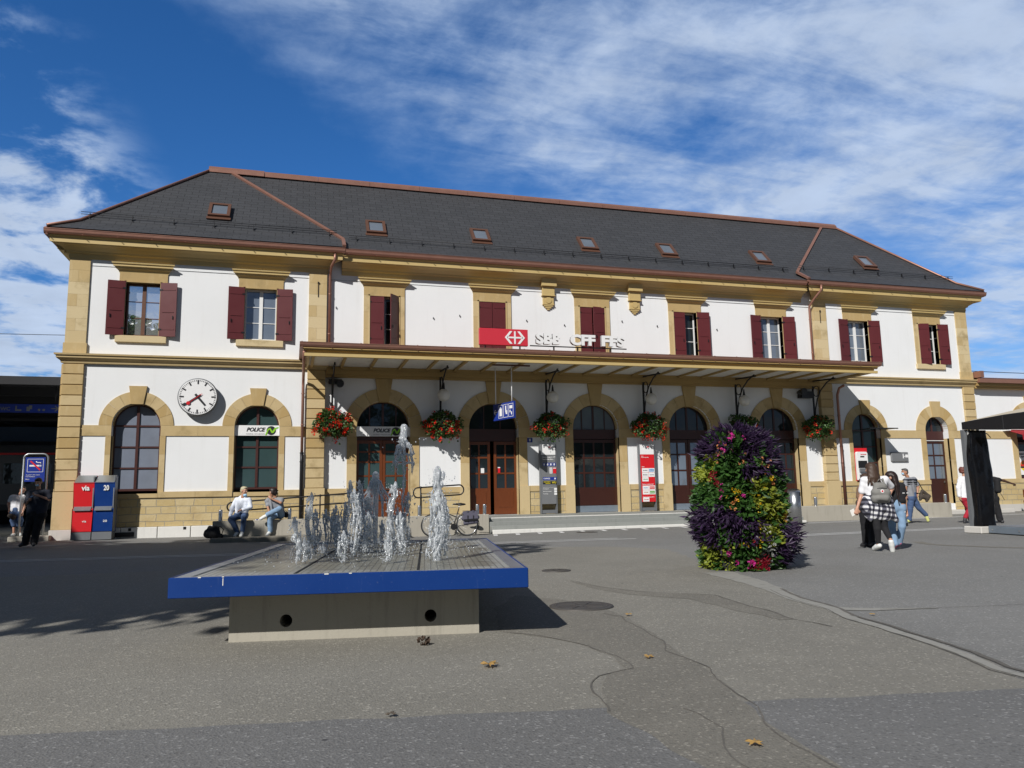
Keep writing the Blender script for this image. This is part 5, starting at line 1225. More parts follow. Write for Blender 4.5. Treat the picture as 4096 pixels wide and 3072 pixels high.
m=MB(); m.prism([(-1.11,0),(1.10,0),(1.10,zt-.166),(-1.11,zt-.166)],-Lh+.42,Lh-.42,[[(cx+.055*math.cos(a),.17+.055*math.sin(a)) for a in [2*math.pi*k/20 for k in range(20)]] for cx in(-.62,.66)]); m.build('base',MT['concrete_ped'],FT,bevel=.008)
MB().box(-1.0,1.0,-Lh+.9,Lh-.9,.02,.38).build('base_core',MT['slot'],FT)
# paint chips along the rim
m=MB(); r=random.Random(4)
for x,w in[(-1.26,.012),(-1.07,.008),(-.22,.018),(-.02,.012)]: m.box(x-w,x+w,-Lh-.0015,-Lh+.006,zt-.001-r.random()*.006,zt+.0055)
m.box(-1.072,-1.066,-Lh-.0012,-Lh,zt-.07,zt-.01); m.build('bare_metal',MT['white_paint'],FT)
# jets ------------------------------------------------------------
def surface_nets(field,h,org):
    nx,ny,nz=field.shape; ins=field<0
    cs=np.zeros((nx-1,ny-1,nz-1,3)); cnt=np.zeros((nx-1,ny-1,nz-1))
    sl=[slice(0,-1),slice(1,None)]
    for ax in range(3):
        for i in(0,1):
            for j in(0,1):
                s0=[None]*3; s1=[None]*3; oth=[k for k in range(3) if k!=ax]
                s0[ax]=sl[0]; s1[ax]=sl[1]; s0[oth[0]]=s1[oth[0]]=sl[i]; s0[oth[1]]=s1[oth[1]]=sl[j]
                a=field[tuple(s0)]; b=field[tuple(s1)]; x=(a<0)!=(b<0)
                t=np.where(x,a/np.where(x,a-b,1),0)
                cs[...,ax]+=np.where(x,t,0); cs[...,oth[0]]+=np.where(x,i,0); cs[...,oth[1]]+=np.where(x,j,0); cnt+=x
    act=cnt>0; idx=-np.ones(act.shape,int); idx[act]=np.arange(act.sum())
    I=np.argwhere(act); V=(I+cs[act]/cnt[act][:,None])*h+org
    F=[]
    for ax in range(3):
        u,w=(ax+1)%3,(ax+2)%3
        s0=[slice(None)]*3; s1=[slice(None)]*3; s0[ax]=slice(0,-1); s1[ax]=slice(1,None)
        a=ins[tuple(s0)]; b=ins[tuple(s1)]; E_=np.argwhere(a!=b)
        E_=E_[(E_[:,u]>0)&(E_[:,w]>0)&(E_[:,u]<field.shape[u]-1)&(E_[:,w]<field.shape[w]-1)]
        if not len(E_): continue
        du=np.zeros(3,int);du[u]=1; dw=np.zeros(3,int);dw[w]=1
        q=np.stack([idx[tuple((E_-du-dw).T)],idx[tuple((E_-dw).T)],idx[tuple(E_.T)],idx[tuple((E_-du).T)]],1)
        fl=~a[tuple(E_.T)]; q[fl]=q[fl][:,::-1]; F.append(q)
    return V,np.concatenate(F)
def sdf_mesh(prims,h,k=.02,disp=None):
    """smooth union of tapered capsules ('c',a,b,ra,rb) and ellipsoids ('e',c,(rx,ry,rz),rot or None)"""
    lo=np.full(3,1e9); hi=-lo
    for p in prims:
        if p[0]=='c': r=max(p[3],p[4]); q=np.array([p[1],p[2]])
        else: r=max(p[2]); q=np.array([p[1],p[1]])
        lo=np.minimum(lo,q.min(0)-r); hi=np.maximum(hi,q.max(0)+r)
    lo-=k+3*h; hi+=k+3*h; n=np.ceil((hi-lo)/h).astype(int)+1
    F=np.full(n,1.0,dtype=np.float32); ax=[lo[i]+h*np.arange(n[i]) for i in range(3)]
    for p in prims:
        if p[0]=='c': r=max(p[3],p[4]); q=np.array([p[1],p[2]])
        else: r=max(p[2]); q=np.array([p[1],p[1]])
        a=np.maximum(0,((q.min(0)-r-k-2*h-lo)/h).astype(int)); b=np.minimum(n,((q.max(0)+r+k+2*h-lo)/h).astype(int)+2)
        X,Y,Z=np.meshgrid(*[ax[i][a[i]:b[i]] for i in range(3)],indexing='ij')
        if p[0]=='c':
            A=np.array(p[1],float);B=np.array(p[2],float);d=B-A;L=max(1e-9,d@d)
            t=np.clip(((X-A[0])*d[0]+(Y-A[1])*d[1]+(Z-A[2])*d[2])/L,0,1)
            D_=np.sqrt((X-A[0]-t*d[0])**2+(Y-A[1]-t*d[1])**2+(Z-A[2]-t*d[2])**2)-(p[3]+(p[4]-p[3])*t)
        else:
            P_=np.stack([X-p[1][0],Y-p[1][1],Z-p[1][2]],-1)
            if len(p)>3 and p[3] is not None: P_=P_@np.array(p[3])
            rr=np.array(p[2]); k0=np.sqrt(((P_/rr)**2).sum(-1)); k1=np.sqrt(((P_/rr**2)**2).sum(-1)); D_=k0*(k0-1)/np.maximum(k1,1e-6)
        s=(slice(a[0],b[0]),slice(a[1],b[1]),slice(a[2],b[2])); f=F[s]
        hh=np.clip(.5+.5*(f-D_)/k,0,1); F[s]=f+(D_-f)*hh-k*hh*(1-hh)
    if disp is not None:
        X,Y,Z=np.meshgrid(*ax,indexing='ij'); F=F+disp(X,Y,Z)
    F[0]=F[-1]=1;F[:,0]=F[:,-1]=1;F[:,:,0]=F[:,:,-1]=1
    return surface_nets(F,h,lo)
jets=[(-12.41,-22.35,.46,1),(-12.33,-22.15,.24,1),(-12.26,-21.65,.70,1),(-12.15,-20.31,.50,1),(-11.99,-19.69,.49,1.1),(-12.11,-21.05,.13,.8),(-11.88,-19.86,.54,1.2),(-11.95,-22.41,.31,.9),(-11.75,-19.5,.58,1),(-11.74,-20.55,.85,1.3),(-11.55,-19.62,.87,1),(-11.79,-21.84,.73,1.1),(-11.49,-20.3,.69,1),(-11.31,-19.29,.95,3),(-11.6,-21.17,.47,1),(-11.54,-22.63,.27,.8),(-11.31,-21.33,.81,1.25),(-10.95,-19.52,1.61,4),(-10.9,-19.55,.70,1.1),(-11.27,-21.68,.47,1),(-11.26,-20.44,.39,1.2),(-11.01,-22.53,.94,2),(-10.81,-21.1,.70,1),(-10.65,-21.0,.66,1),(-11.29,-19.78,.33,1),(-11.5,-19.42,.46,1),(-11.1,-20.2,.5,1),(-11.9,-20.6,.4,1)]
ci,si=math.cos(R(9.75)),math.sin(R(9.75)); rj=random.Random(21)
def toF(x,y): dx,dy=x-FT_l.x,y-FT_l.y; return dx*ci-dy*si,dx*si+dy*ci
DV=[];DF=[]
def drop(p,s):
    b=len(DV); p=Vector(p); 
    DV.extend([p+Vector(q)*s for q in((1,0,0),(-1,0,0),(0,1,0),(0,-1,0),(0,0,1.4),(0,0,-1.4))])
    DF.extend([(b+i,b+j,b+k) for i,j,k in((0,2,4),(2,1,4),(1,3,4),(3,0,4),(2,0,5),(1,2,5),(3,1,5),(0,3,5))])
for x,y,h,kind in jets:
    jx,jy=toF(x,y); pr=[]; r=rj
    wob=lambda s:(r.gauss(0,s),r.gauss(0,s))
    if kind==4:      # tall thin stem with a burst of water at its head
        px,py=jx,jy; z=zt
        while z<zt+h-.3: q=(jx+r.gauss(0,.006),jy+r.gauss(0,.006),z+.09); pr.append(('c',(px,py,z),q,.016,.014)); px,py,z=q
        pr.append(('c',(px,py,z),(jx+.01,jy,zt+h),.016,.05))
        for i in range(60): a=r.uniform(0,6.28); q_=r.random(); zz=zt+h-.02-.32*q_; d=(.02+.10*q_)*(.5+.5*r.random()); sz_=.008+.014*r.random(); pr.append(('e',(jx+d*math.cos(a),jy+d*math.sin(a),zz),(sz_,sz_,sz_*(1+r.random()))))
        for lev,rad,nn in((.36,.13,14),(.48,.15,12)):
            P_=[(jx+rad*(1+.15*r.gauss(0,1))*math.cos(6.283*i/nn),jy+rad*(1+.15*r.gauss(0,1))*math.sin(6.283*i/nn),zt+h-lev-.05*r.random()) for i in range(nn)]
            for i in range(nn):
                pr.append(('c',P_[i],P_[(i+1)%nn],.012,.010))
                if r.random()<.7: pr.append(('c',P_[i],(jx+(P_[i][0]-jx)*.75,jy+(P_[i][1]-jy)*.75,P_[i][2]+.13),.010,.009))
                if r.random()<.5: pr.append(('c',P_[i],(P_[i][0]+r.gauss(0,.03),P_[i][1]+r.gauss(0,.03),P_[i][2]-.10-.1*r.random()),.010,.006))
        for i in range(110):
            a=r.uniform(0,6.28); d=r.random()*.35; drop((jx+d*math.cos(a),jy+d*math.sin(a),zt+h*(.1+.8*r.random())),.005+.006*r.random())
    elif kind==3:    # round bell
        pr.append(('c',(jx,jy,zt),(jx,jy,zt+h),.03,.05))
        for i in range(15):
            a=6.283*i/15+r.gauss(0,.1); P0=(jx,jy,zt+h*.96); pv=P0
            for f_,rad in((.90,.07),(.75,.12),(.66,.20),(.50,.24),(.38,.23+.03*r.random())):
                q=(jx+rad*(1+.08*r.gauss(0,1))*math.cos(a),jy+rad*math.sin(a)*(1+.08*r.gauss(0,1)),zt+h*f_); pr.append(('c',pv,q,.011,.009)); pv=q
    else:
        wd=(.040*kind if kind<2 else .078); top=zt+h; ns=10 if kind<2 else 18
        def ax(z): return Vector((jx+.018*math.sin(z*9+jx*7),jy+.018*math.cos(z*8+jy*5),z))
        z=zt-.01
        while z<top-.08:          # wavering core
            f=(z-zt)/h; a0=ax(z); a1=ax(z+.06); rr_=wd*(.16+.18*f if kind<2 else .40*(1-f)**.7+.12)*(.75+.5*r.random())
            pr.append(('c',a0,a1,rr_,rr_*(.8+.4*r.random()))); z+=.06
        for q in range(ns):       # strands of falling water round it
            th=r.uniform(0,6.28); z=zt+h*r.uniform(.0,.25); pv=None
            while z<top-.04:
                f=(z-zt)/h; th+=r.gauss(0,.35); rad_=wd*((.55+.55*math.sin(min(1,f*1.15)*math.pi*.75)) if kind<2 else (1.25*(1-f)**.75+.22)); c_=ax(z)
                p_=(c_.x+rad_*math.cos(th),c_.y+rad_*math.sin(th),z)
                if pv is not None and r.random()<.58: pr.append(('c',pv,p_,.006+.007*r.random(),.005+.007*r.random()))
                elif r.random()<.7: drop((p_[0]+r.gauss(0,.012),p_[1]+r.gauss(0,.012),z),.006+.006*r.random())
                pv=p_; z+=.045+.03*r.random()
        a1=ax(top-.05)
        pr.append(('e',a1,(wd*.42,wd*.42,.06)))
        for q in range(7): pr.append(('e',(a1.x+r.gauss(0,wd*.45),a1.y+r.gauss(0,wd*.45),a1.z-abs(r.gauss(0,.07))),(wd*.24,wd*.24,wd*(.35+.4*r.random()))))
        for i in range(int(60+190*h)):
            d_=wd*(1.1+1.3*r.random()**2); th=r.uniform(0,6.28); drop((jx+d_*math.cos(th),jy+d_*math.sin(th),zt+.01+(h*.98)*r.random()**1.15),.0025+.005*r.random()**2)
    V,F=sdf_mesh(pr,.0082,.010,lambda X,Y,Z:.0025*np.sin(X*190+Z*50)*np.sin(Y*170-Z*70)+.002*np.sin(Z*240+Y*120))
    arr_obj('water_jet',V,F,MT['water'],FT,smooth=True)
for i in range(900):
    x,y=rj.gauss(-.05,.75),rj.gauss(.3,.9)
    if abs(x)<1.3 and abs(y)<2.1: drop((x,y,zt+abs(rj.gauss(0,.05))),.003+.005*rj.random())
o=arr_obj('spray_drops',DV,DF,MT['water'],FT,smooth=True); o['kind']='stuff'
FT.location=FT_l; FT.rotation_euler=(0,0,R(-9.75))
# pale leaf lying on the deck edge
# ------------------------------------------------------------------ flower tower
for k,a,b in[('purple',(.014,.007,.022),(.055,.026,.078)),('lime',(.14,.19,.014),(.34,.38,.05)),('green',(.018,.060,.012),(.07,.16,.03)),('silver',(.20,.24,.20),(.42,.45,.40)),('yellowgreen',(.10,.14,.012),(.28,.30,.035))]: MT['tw_'+k]=leaf_mat('tower_'+k,a,b)
for k,a in[('pink',(.70,.05,.36)),('crimson',(.32,.010,.03)),('peach',(.80,.36,.14)),('yellow',(.78,.52,.02)),('white',(.72,.72,.68))]: MT['fl_'+k]=leaf_mat('tower_flower_'+k,tuple(x*.85 for x in a),a,trans=.3)
TC=Vector((-5.42,-19.25,0))
TW=thing('flower_tower','tall column planter covered in purple, lime and green foliage with flowers','flower tower',TC)
rt=random.Random(12)
m=MB(); m.lathe([(.52,0),(.52,.12),(.42,.2),(.40,1.7),(.28,2.0),(.05,2.05)],TC,20); m.build('planter_core',MT['bag_black'],TW)
def rad(z):   # silhouette read from the photograph
    zs=[0,.15,.45,.75,1.05,1.35,1.65,1.9,2.1,2.3]; rs=[.56,.58,.66,.70,.64,.59,.60,.57,.42,.08]
    return float(np.interp(z,zs,rs))
CAMD=math.atan2(CAM.y-TC.y,CAM.x-TC.x)
def kind_at(z,th):
    """which plant grows where; th=0 faces the square, + is to the right seen from there"""
    n=mnoise.noise(Vector((th*1.6,z*2.2,5)))*.35; n2=mnoise.noise(Vector((th*4,z*5,9))); zz=z*1.075+n*.34+n2*.14; s=th+n*.5+n2*.25
    if n2>.30: return 'green'
    if zz>1.92: return 'green' if -.25<s<.12 and zz<2.2 else 'purple'
    if zz>1.60: return 'purple' if s>.18 else ('green' if s>-.55 else 'lime')
    if zz>1.04: return ('lime' if zz>1.42 else 'green') if s<-.75 else ('green' if s<.35 or s>1.0 else 'yellowgreen')
    if zz>.45: return 'purple' if s<.42 or (s>1.0 and zz<.78) else 'yellowgreen'
    if zz>.15: return 'lime' if s<-.2 else ('green' if s<.4 else ('silver' if s<.8 else 'purple'))
    return 'lime' if s<-.1 else ('silver' if .45<s<.8 else 'green')
acc={k:([],[]) for k in('purple','lime','green','silver','yellowgreen')}
N_=21000
SZ=dict(purple=(.13,3.0,.55),lime=(.052,1.4,.35),green=(.085,1.5,.4),silver=(.045,1.2,.1),yellowgreen=(.066,1.6,.4))
for i in range(N_):
    z=rt.random()**.95*2.25; th=rt.uniform(-math.pi,math.pi)
    if abs(th)>1.9 and rt.random()<.55: continue
    k=kind_at(z,th); sz,ar_,dr=SZ[k]
    if k=='purple' and rt.random()<.12: continue
    a=CAMD+th
    lump=1+.24*mnoise.noise(Vector((th*2.2,z*3.2,1)))+.12*mnoise.noise(Vector((th*6,z*8,4)))
    depth=rt.random()**1.6*.22
    r_=rad(z)*lump-depth+(0.02 if k=='purple' else 0)
    if k=='purple' and z<.8 and th>.9: r_+=.09
    p=TC+Vector((math.cos(a)*r_,math.sin(a)*r_,z)); o=Vector((math.cos(a),math.sin(a),.25 if z<1.7 else .8))
    V,F=leaves(1,lambda:(p,o),sz*(.26 if k=='purple' else 1)*.85,rt,ar_*(1.75 if k=='purple' else 1),dr)
    b=len(acc[k][0]); acc[k][0].extend(V); acc[k][1].extend([tuple(q+b for q in f) for f in F])
for k,nm in(('purple','purple_foliage'),('lime','lime_foliage'),('green','green_foliage'),('silver','silver_foliage'),('yellowgreen','yellow_foliage')): arr_obj(nm,acc[k][0],acc[k][1],MT['tw_'+k],TW)
fl={k:([],[]) for k in('pink','crimson','peach','yellow','white')}
def bloom(k,z,th,n,sp,s):
    for i in range(n):
        zz=z+rt.gauss(0,sp); t_=th+rt.gauss(0,sp*1.1); s_=s; a=CAMD+t_; r_=rad(max(0,zz))*(1+.16*mnoise.noise(Vector((t_*2.2,zz*3.2,1))))+.05
        p=TC+Vector((math.cos(a)*r_,math.sin(a)*r_,max(.03,zz)))
        for j in range(7):
            o=Vector((math.cos(a)+rt.gauss(0,.6),math.sin(a)+rt.gauss(0,.6),rt.gauss(.2,.6))).normalized()
            V,F=leaves(1,lambda:(p+o*s*.35,o),s*.78,rt,.9,0); b=len(fl[k][0]); fl[k][0].extend(V); fl[k][1].extend([tuple(q+b for q in f) for f in F])
for a in[('pink',2.09,-.1,10,.04,.045),('pink',2.07,.2,3,.03,.035),('peach',1.91,-.42,14,.09,.03),('pink',1.88,-.35,8,.09,.032),('crimson',1.51,-.66,26,.06,.026),('crimson',1.37,-.55,24,.05,.026),('peach',1.58,.58,6,.07,.04),('peach',1.42,.95,7,.06,.04),('yellow',1.40,.85,5,.06,.035),('yellow',1.21,-.1,9,.05,.035),('pink',1.24,-.35,6,.05,.03),('pink',1.16,.1,3,.03,.04),('peach',1.02,-.1,6,.04,.04),('yellow',.81,1.15,4,.05,.04),('peach',.83,1.25,6,.06,.04),('yellow',.47,.35,6,.08,.036),('yellow',.44,.05,4,.06,.032),('crimson',.42,.3,3,.03,.03),('pink',.28,-.3,4,.02,.05),('pink',.13,.2,7,.03,.05),('crimson',.10,.55,60,.07,.03),('crimson',.09,.30,24,.06,.03),('white',.35,.70,30,.08,.018),('white',.62,.5,10,.06,.018),('yellow',1.05,.5,5,.1,.03),('pink',.15,-.15,3,.03,.04),('peach',1.75,.1,4,.05,.03)]: bloom(*a)
for k in fl: arr_obj(k+'_blossoms',fl[k][0],fl[k][1],MT['fl_'+k],TW)
# ------------------------------------------------------------------ event tent at the right
TE=thing('event_tent','beige event tent with dark frame, its corner post wrapped in black tarpaulin','tent',(5.2,-14.3,0))
d=Vector((-.16,-.985,0)).normalized(); e=Vector((.985,-.16,0)).normalized(); P0=Vector((4.97,-13.9,0)); zv=Vector((0,0,1))
L_=5.5
m=MB()
for s0,s1,za,zb,zc,zd in((0,1.5,2.75,2.95,2.62,3.0),(1.5,L_,2.62,3.0,2.62,3.0)):
    v=[P0+d*q+e*w+zv*zz for q,z_ in((s0,(za,zb)),(s1,(zc,zd))) for zz in z_ for w in(-.05,.05)]
    m.add(v,[(0,1,3,2),(4,6,7,5),(0,4,5,1),(2,3,7,6),(0,2,6,4),(1,5,7,3)])
m.obox(P0+e*(L_/2+.05)+zv*2.85,e*(L_/2),d*.05,zv*.10); m.build('frame_beam',MT['iron'],TE,bevel=.01)
m=MB(); a=P0+zv*2.965+e*.06; b=P0+zv*3.01+e*.06+d*L_; c=a+e*L_; q=b+e*L_; top=a+d*(L_/2)+e*(L_/2)+zv*.75
m.add([a,b,q,c,top],[(0,1,4),(1,2,4),(2,3,4),(3,0,4)]); m.build('canvas_roof',MT['canvas'],TE)
for p in(P0,P0+d*L_,P0+e*L_,P0+d*L_+e*L_): MB().obox(p+zv*1.4,d*.06,e*.06,zv*1.34).build('post',MT['grey_metal'],TE)
# wrapped tarpaulin: folded sheet, gathered at the top
V=[];F=[];nu,nv=44,40; rr=random.Random(3)
c0=P0+e*.25+d*.10
for j in range(nv+1):
    z=.19+2.52*j/nv; g=1-.10*math.exp(-((z-2.55)/.18)**2)-.03*math.sin(z*3)
    for i in range(nu):
        a=2*math.pi*i/nu; ca,sa=math.cos(a),math.sin(a); k=1/max(abs(ca)**1,abs(sa)**1) ; k=min(k,1.25)
        x=ca*k*.25*g; y=sa*k*.16*g
        w=.045*mnoise.noise(Vector((ca*1.6,sa*1.6,z*1.3)))+.016*math.sin(a*2+z*4+2*math.sin(z*1.7))+.02*abs(mnoise.noise(Vector((ca*3,sa*3,z*3+a))))
        V.append(c0+e*(x+ca*w)+d*(y+sa*w)+zv*z)
for j in range(nv):
    for i in range(nu): F.append((j*nu+i,j*nu+(i+1)%nu,(j+1)*nu+(i+1)%nu,(j+1)*nu+i))
F.append(tuple(nv*nu+i for i in range(nu)))
arr_obj('tarpaulin_wrap',V,F,MT['tarp'],TE,smooth=True)
m=MB()
for i in range(7): a=c0+e*rr.uniform(-.2,.25)+zv*2.68; m.obox(a,(.05,.02,.02),(.01,.03,-.02),(0,.01,.05))
m.build('plastic_scraps',MT['white_paint'],TE); m=MB(); m.tube([c0+e*.2+d*.05+zv*2.66,c0+e*.36+zv*2.62,c0+e*.44+zv*2.52],.012,6); m.build('tie',MT['black'],TE)
m=MB(); m.box(4.85,5.45,-14.25,-13.7,0,.185); m.build('ballast_block',MT['concrete_lt'],TE,bevel=.02)
DK=thing('stage_deck','low blue grey steel deck under the tent beside its concrete block','deck',(6,-16,0))
m=MB(); a=Vector((5.05,-14.28,0)); m.obox(a+d*2.6+e*2.6+zv*.11,d*2.6,e*2.6,zv*.09); m.build('frame',MT['deck'],DK,bevel=.01)
m=MB(); m.obox(a+d*2.6+e*2.62+zv*.206,d*2.6,e*2.6,zv*.005); m.build('deck_board',MT['grey_metal'],DK)
m=MB()
for i in range(6): m.obox(a+d*(.15+i*.9)-e*.005+zv*.11,d*.02,e*.006,zv*.02)
m.build('bolt',MT['galv'],DK)
# ------------------------------------------------------------------ bicycle
BK=thing('bicycle','dark bicycle with a grey saddlebag leaning by the ramp wall left of the steps','bicycle',(0,0,0))
wr=.335; A=Vector((0,0,wr)); Bf=Vector((-1.06,0,wr)); bb=Vector((-.42,0,.28)); sd=Vector((-.26,0,.80)); hd=Vector((-.86,0,.76)); hu=Vector((-.83,0,.90))
def wheel(c):
    q=MB(); q.tube([(c.x+(wr-.012)*math.cos(a),c.y,c.z+(wr-.012)*math.sin(a)) for a in [2*math.pi*i/36 for i in range(36)]],.017,8,closed=True); o=q.build('wheel',MT['rubber'],BK)
    q=MB(); q.tube([(c.x+(wr-.035)*math.cos(a),c.y,c.z+(wr-.035)*math.sin(a)) for a in [2*math.pi*i/36 for i in range(36)]],.011,6,closed=True)
    for i in range(18): a=2*math.pi*i/18; q.tube([(c.x,c.y+.02*(-1)**i,c.z),(c.x+(wr-.04)*math.cos(a),c.y,c.z+(wr-.04)*math.sin(a))],.0022,4)
    q.lathe([(.025,-.04),(.025,.04)],c,10,axis='Y'); q.build('rim',MT['steel'],o)
    return o
wheel(A); wheel(Bf)
q=MB(); q.tube([bb,sd],.016,8); q.tube([bb+Vector((0,0,.02)),hd],.019,8); q.tube([sd+(bb-sd)*.45,hd+Vector((0,0,.02))],.015,8); q.tube([hd,hu+Vector((0,0,.05))],.018,8)
for s in(-.04,.04): q.tube([bb+Vector((0,s,0)),A+Vector((0,s,0))],.010,6); q.tube([sd+(bb-sd)*.2,A+Vector((0,s,0))],.009,6); q.tube([hd-Vector((.02,0,.0)),Vector((-.93,s,.62)),Bf+Vector((0,s,0))],.011,6)
q.build('frame',MT['bike_frame'],BK)
q=MB(); q.tube([sd,sd+Vector((.02,0,.12))],.013,8); q.build('seat_post',MT['steel'],BK)
V,F=sdf_mesh([('e',(-.16,0,.94),(.12,.075,.035)),('c',(-.2,0,.945),(-.42,0,.95),.04,.02)],.008,.03); arr_obj('saddle',V,F,MT['black'],BK,smooth=True)
q=MB(); q.tube([hu+Vector((0,0,.05)),hu+Vector((-.02,0,.13))],.013,8); q.tube([hu+Vector((-.02,-.29,.16)),hu+Vector((-.03,-.1,.14)),hu+Vector((-.03,.1,.14)),hu+Vector((-.02,.29,.16))],.012,8); q.build('handlebar',MT['steel'],BK)
q=MB(); q.lathe([(.095,-.005),(.095,.0)],bb+Vector((0,-.05,0)),24,axis='Y'); q.obox(bb+Vector((.03,-.07,-.075)),(.012,0,0),(0,.008,0),(.03,0,-.08)); q.obox(bb+Vector((.06,-.11,-.16)),(.045,0,0),(0,.04,0),(0,0,.012)); q.build('crank',MT['black'],BK)
q=MB(); q.tube([(-.14,0,.74),(.30,0,.74)],.009,6); q.tube([(-.1,-.07,.74),(.28,-.07,.74)],.007,6); q.tube([(-.1,.07,.74),(.28,.07,.74)],.007,6); q.tube([(.12,-.05,.74),(0,-.05,wr)],.007,6); q.build('luggage_rack',MT['black'],BK)
q=MB(); q.tube([(A.x+(wr+.025)*math.cos(a),0,A.z+(wr+.025)*math.sin(a)) for a in [math.pi*i/14 for i in range(-2,13)]],.012,6); q.build('mudguard',MT['black'],BK)
q=MB(); q.tube([(-.30,-.06,.26),(-.34,-.12,.0)],.010,6); q.build('kickstand',MT['steel'],BK)
BK.location=(-6.72,-4.75,ground_z(-6.7,-4.75)+.0); BK.rotation_euler=(0,R(0),R(-3))
BK.scale=(1.12,1.12,1.12)
SB=thing('saddlebag','grey cloth saddlebag hanging on the rear rack of the bicycle','bag',(0,0,0))
V,F=sdf_mesh([('c',(-.12,-.12,.68),(.25,-.12,.69),.05,.05),('c',(-.14,-.14,.53),(.28,-.14,.55),.07,.07),('c',(-.08,-.14,.39),(.25,-.14,.42),.065,.06)],.012,.06); arr_obj('bag_body',V,F,MT['bag_slate'],SB,smooth=True)
q=MB(); q.obox((.07,-.205,.60),(.22,0,.01),(0,.008,.0),(0,.015,.12)); q.obox((.07,-.222,.48),(.21,0,.01),(0,.006,0),(0,0,.03),1)
for x in(-.02,.15): q.obox((x,-.17,.735),(.02,0,0),(0,.05,0),(0,0,.02)); q.obox((x,-.228,.52),(.012,0,0),(0,.006,0),(0,0,.09),1)
q.build('flap',[MT['bag_slate'],MT['black']],SB); SB.location=BK.location; SB.rotation_euler=BK.rotation_euler; SB.scale=BK.scale
# ------------------------------------------------------------------ small litter on the ground
def dryleaf(x,y,s,label,mat='leaf_dry',rz=0.):
    r=random.Random(int(x*100)); P_=[];n=11; z=ground_z(x,y)
    for i in range(n*2):
        a=2*math.pi*i/(n*2); rr_=s*(1.0 if i%2==0 else .55)*(.75+.4*abs(math.cos(a*1.5))); P_.append((x+rr_*math.cos(a+rz),y+rr_*math.sin(a+rz),z+.012+.30*s*abs(math.sin(a*2+rz))+.2*s*r.random()))
    V=[(x,y,z+.025)]+P_; F=[(0,1+i,1+(i+1)%(2*n)) for i in range(2*n)]
    o=arr_obj('dry_leaf',V,F,MT[mat]); tag(o,label,'leaf','dry leaves on the paving')
dryleaf(-11.05,-24.75,.075,'large curled tan leaf in front of the fountain'); dryleaf(-11.89,-25.78,.035,'small rust brown leaf at the edge of the darker paving','bark',1.); dryleaf(-9.85,-24.9,.04,'pale yellow leaf inside the long water stain',rz=2.); dryleaf(-10.25,-26.9,.045,'yellow leaf on the dark road below the water stain',rz=.5); dryleaf(-9.15,-23.0,.04,'small yellow leaf beside the large manhole cover',rz=1.5); dryleaf(-6.95,-23.9,.03,'tiny pale leaf beside the cement seam',rz=.3)
t=[]
V=[];F=[];r=random.Random(5)
for i in range(60):
    a=r.uniform(0,6.28); zz=r.uniform(-1,1); p=Vector((math.cos(a)*math.sqrt(1-zz*zz),math.sin(a)*math.sqrt(1-zz*zz),zz)); q,f=leaves(1,lambda:(Vector((-11.37,-23.75,.035))+Vector((p.x*.035,p.y*.025,p.z*.022)),p),.03,r,.9,0); b=len(V); V+=q; F+=[tuple(k+b for k in g) for g in f]
tag(arr_obj('pine_cone',V,F,MT['cone']),'small dark pine cone lying in front of the fountain base','pine cone')
for x,y,l in[(-10.05,-27.55,'crumpled white paper scrap near the bottom edge of the picture, right one'),(-11.05,-27.5,'small white paper scrap on the dark road, left of the other scrap')]:
    m=MB(); z=0; m.add([(x-.03,y-.02,z+.012),(x+.035,y-.01,z+.02),(x+.02,y+.03,z+.03),(x-.02,y+.025,z+.016),(x,y,z+.04)],[(0,1,4),(1,2,4),(2,3,4),(3,0,4)]); tag(m.build('paper_scrap',MT['white']),l,'litter')
# overhead lines
for (a,b,l) in[((-75,40,15.5),(-19,40,15.3),'thin black overhead wire in the sky left of the roof, upper one'),((-75,30,9.2),(-20,30,9.25),'thin overhead wire left of the station above the hall roof, middle one'),((-75,28,7.95),(-20,28,7.85),'thin overhead wire just above the dark hall roof'),((20.6,14,10.1),(60,14,10.1),'thin overhead wire in the sky right of the station, upper one'),((20.6,14,7.9),(60,14,7.0),'thin sloping wire above the annex roof at the right')]:
    n=16; pts=[(a[0]+(b[0]-a[0])*i/n,a[1]+(b[1]-a[1])*i/n,a[2]+(b[2]-a[2])*i/n-.5*math.sin(math.pi*i/n)) for i in range(n+1)]
    tag(MB().tube(pts,.025,5).build('overhead_wire',MT['iron']),l,'wire','overhead wires')
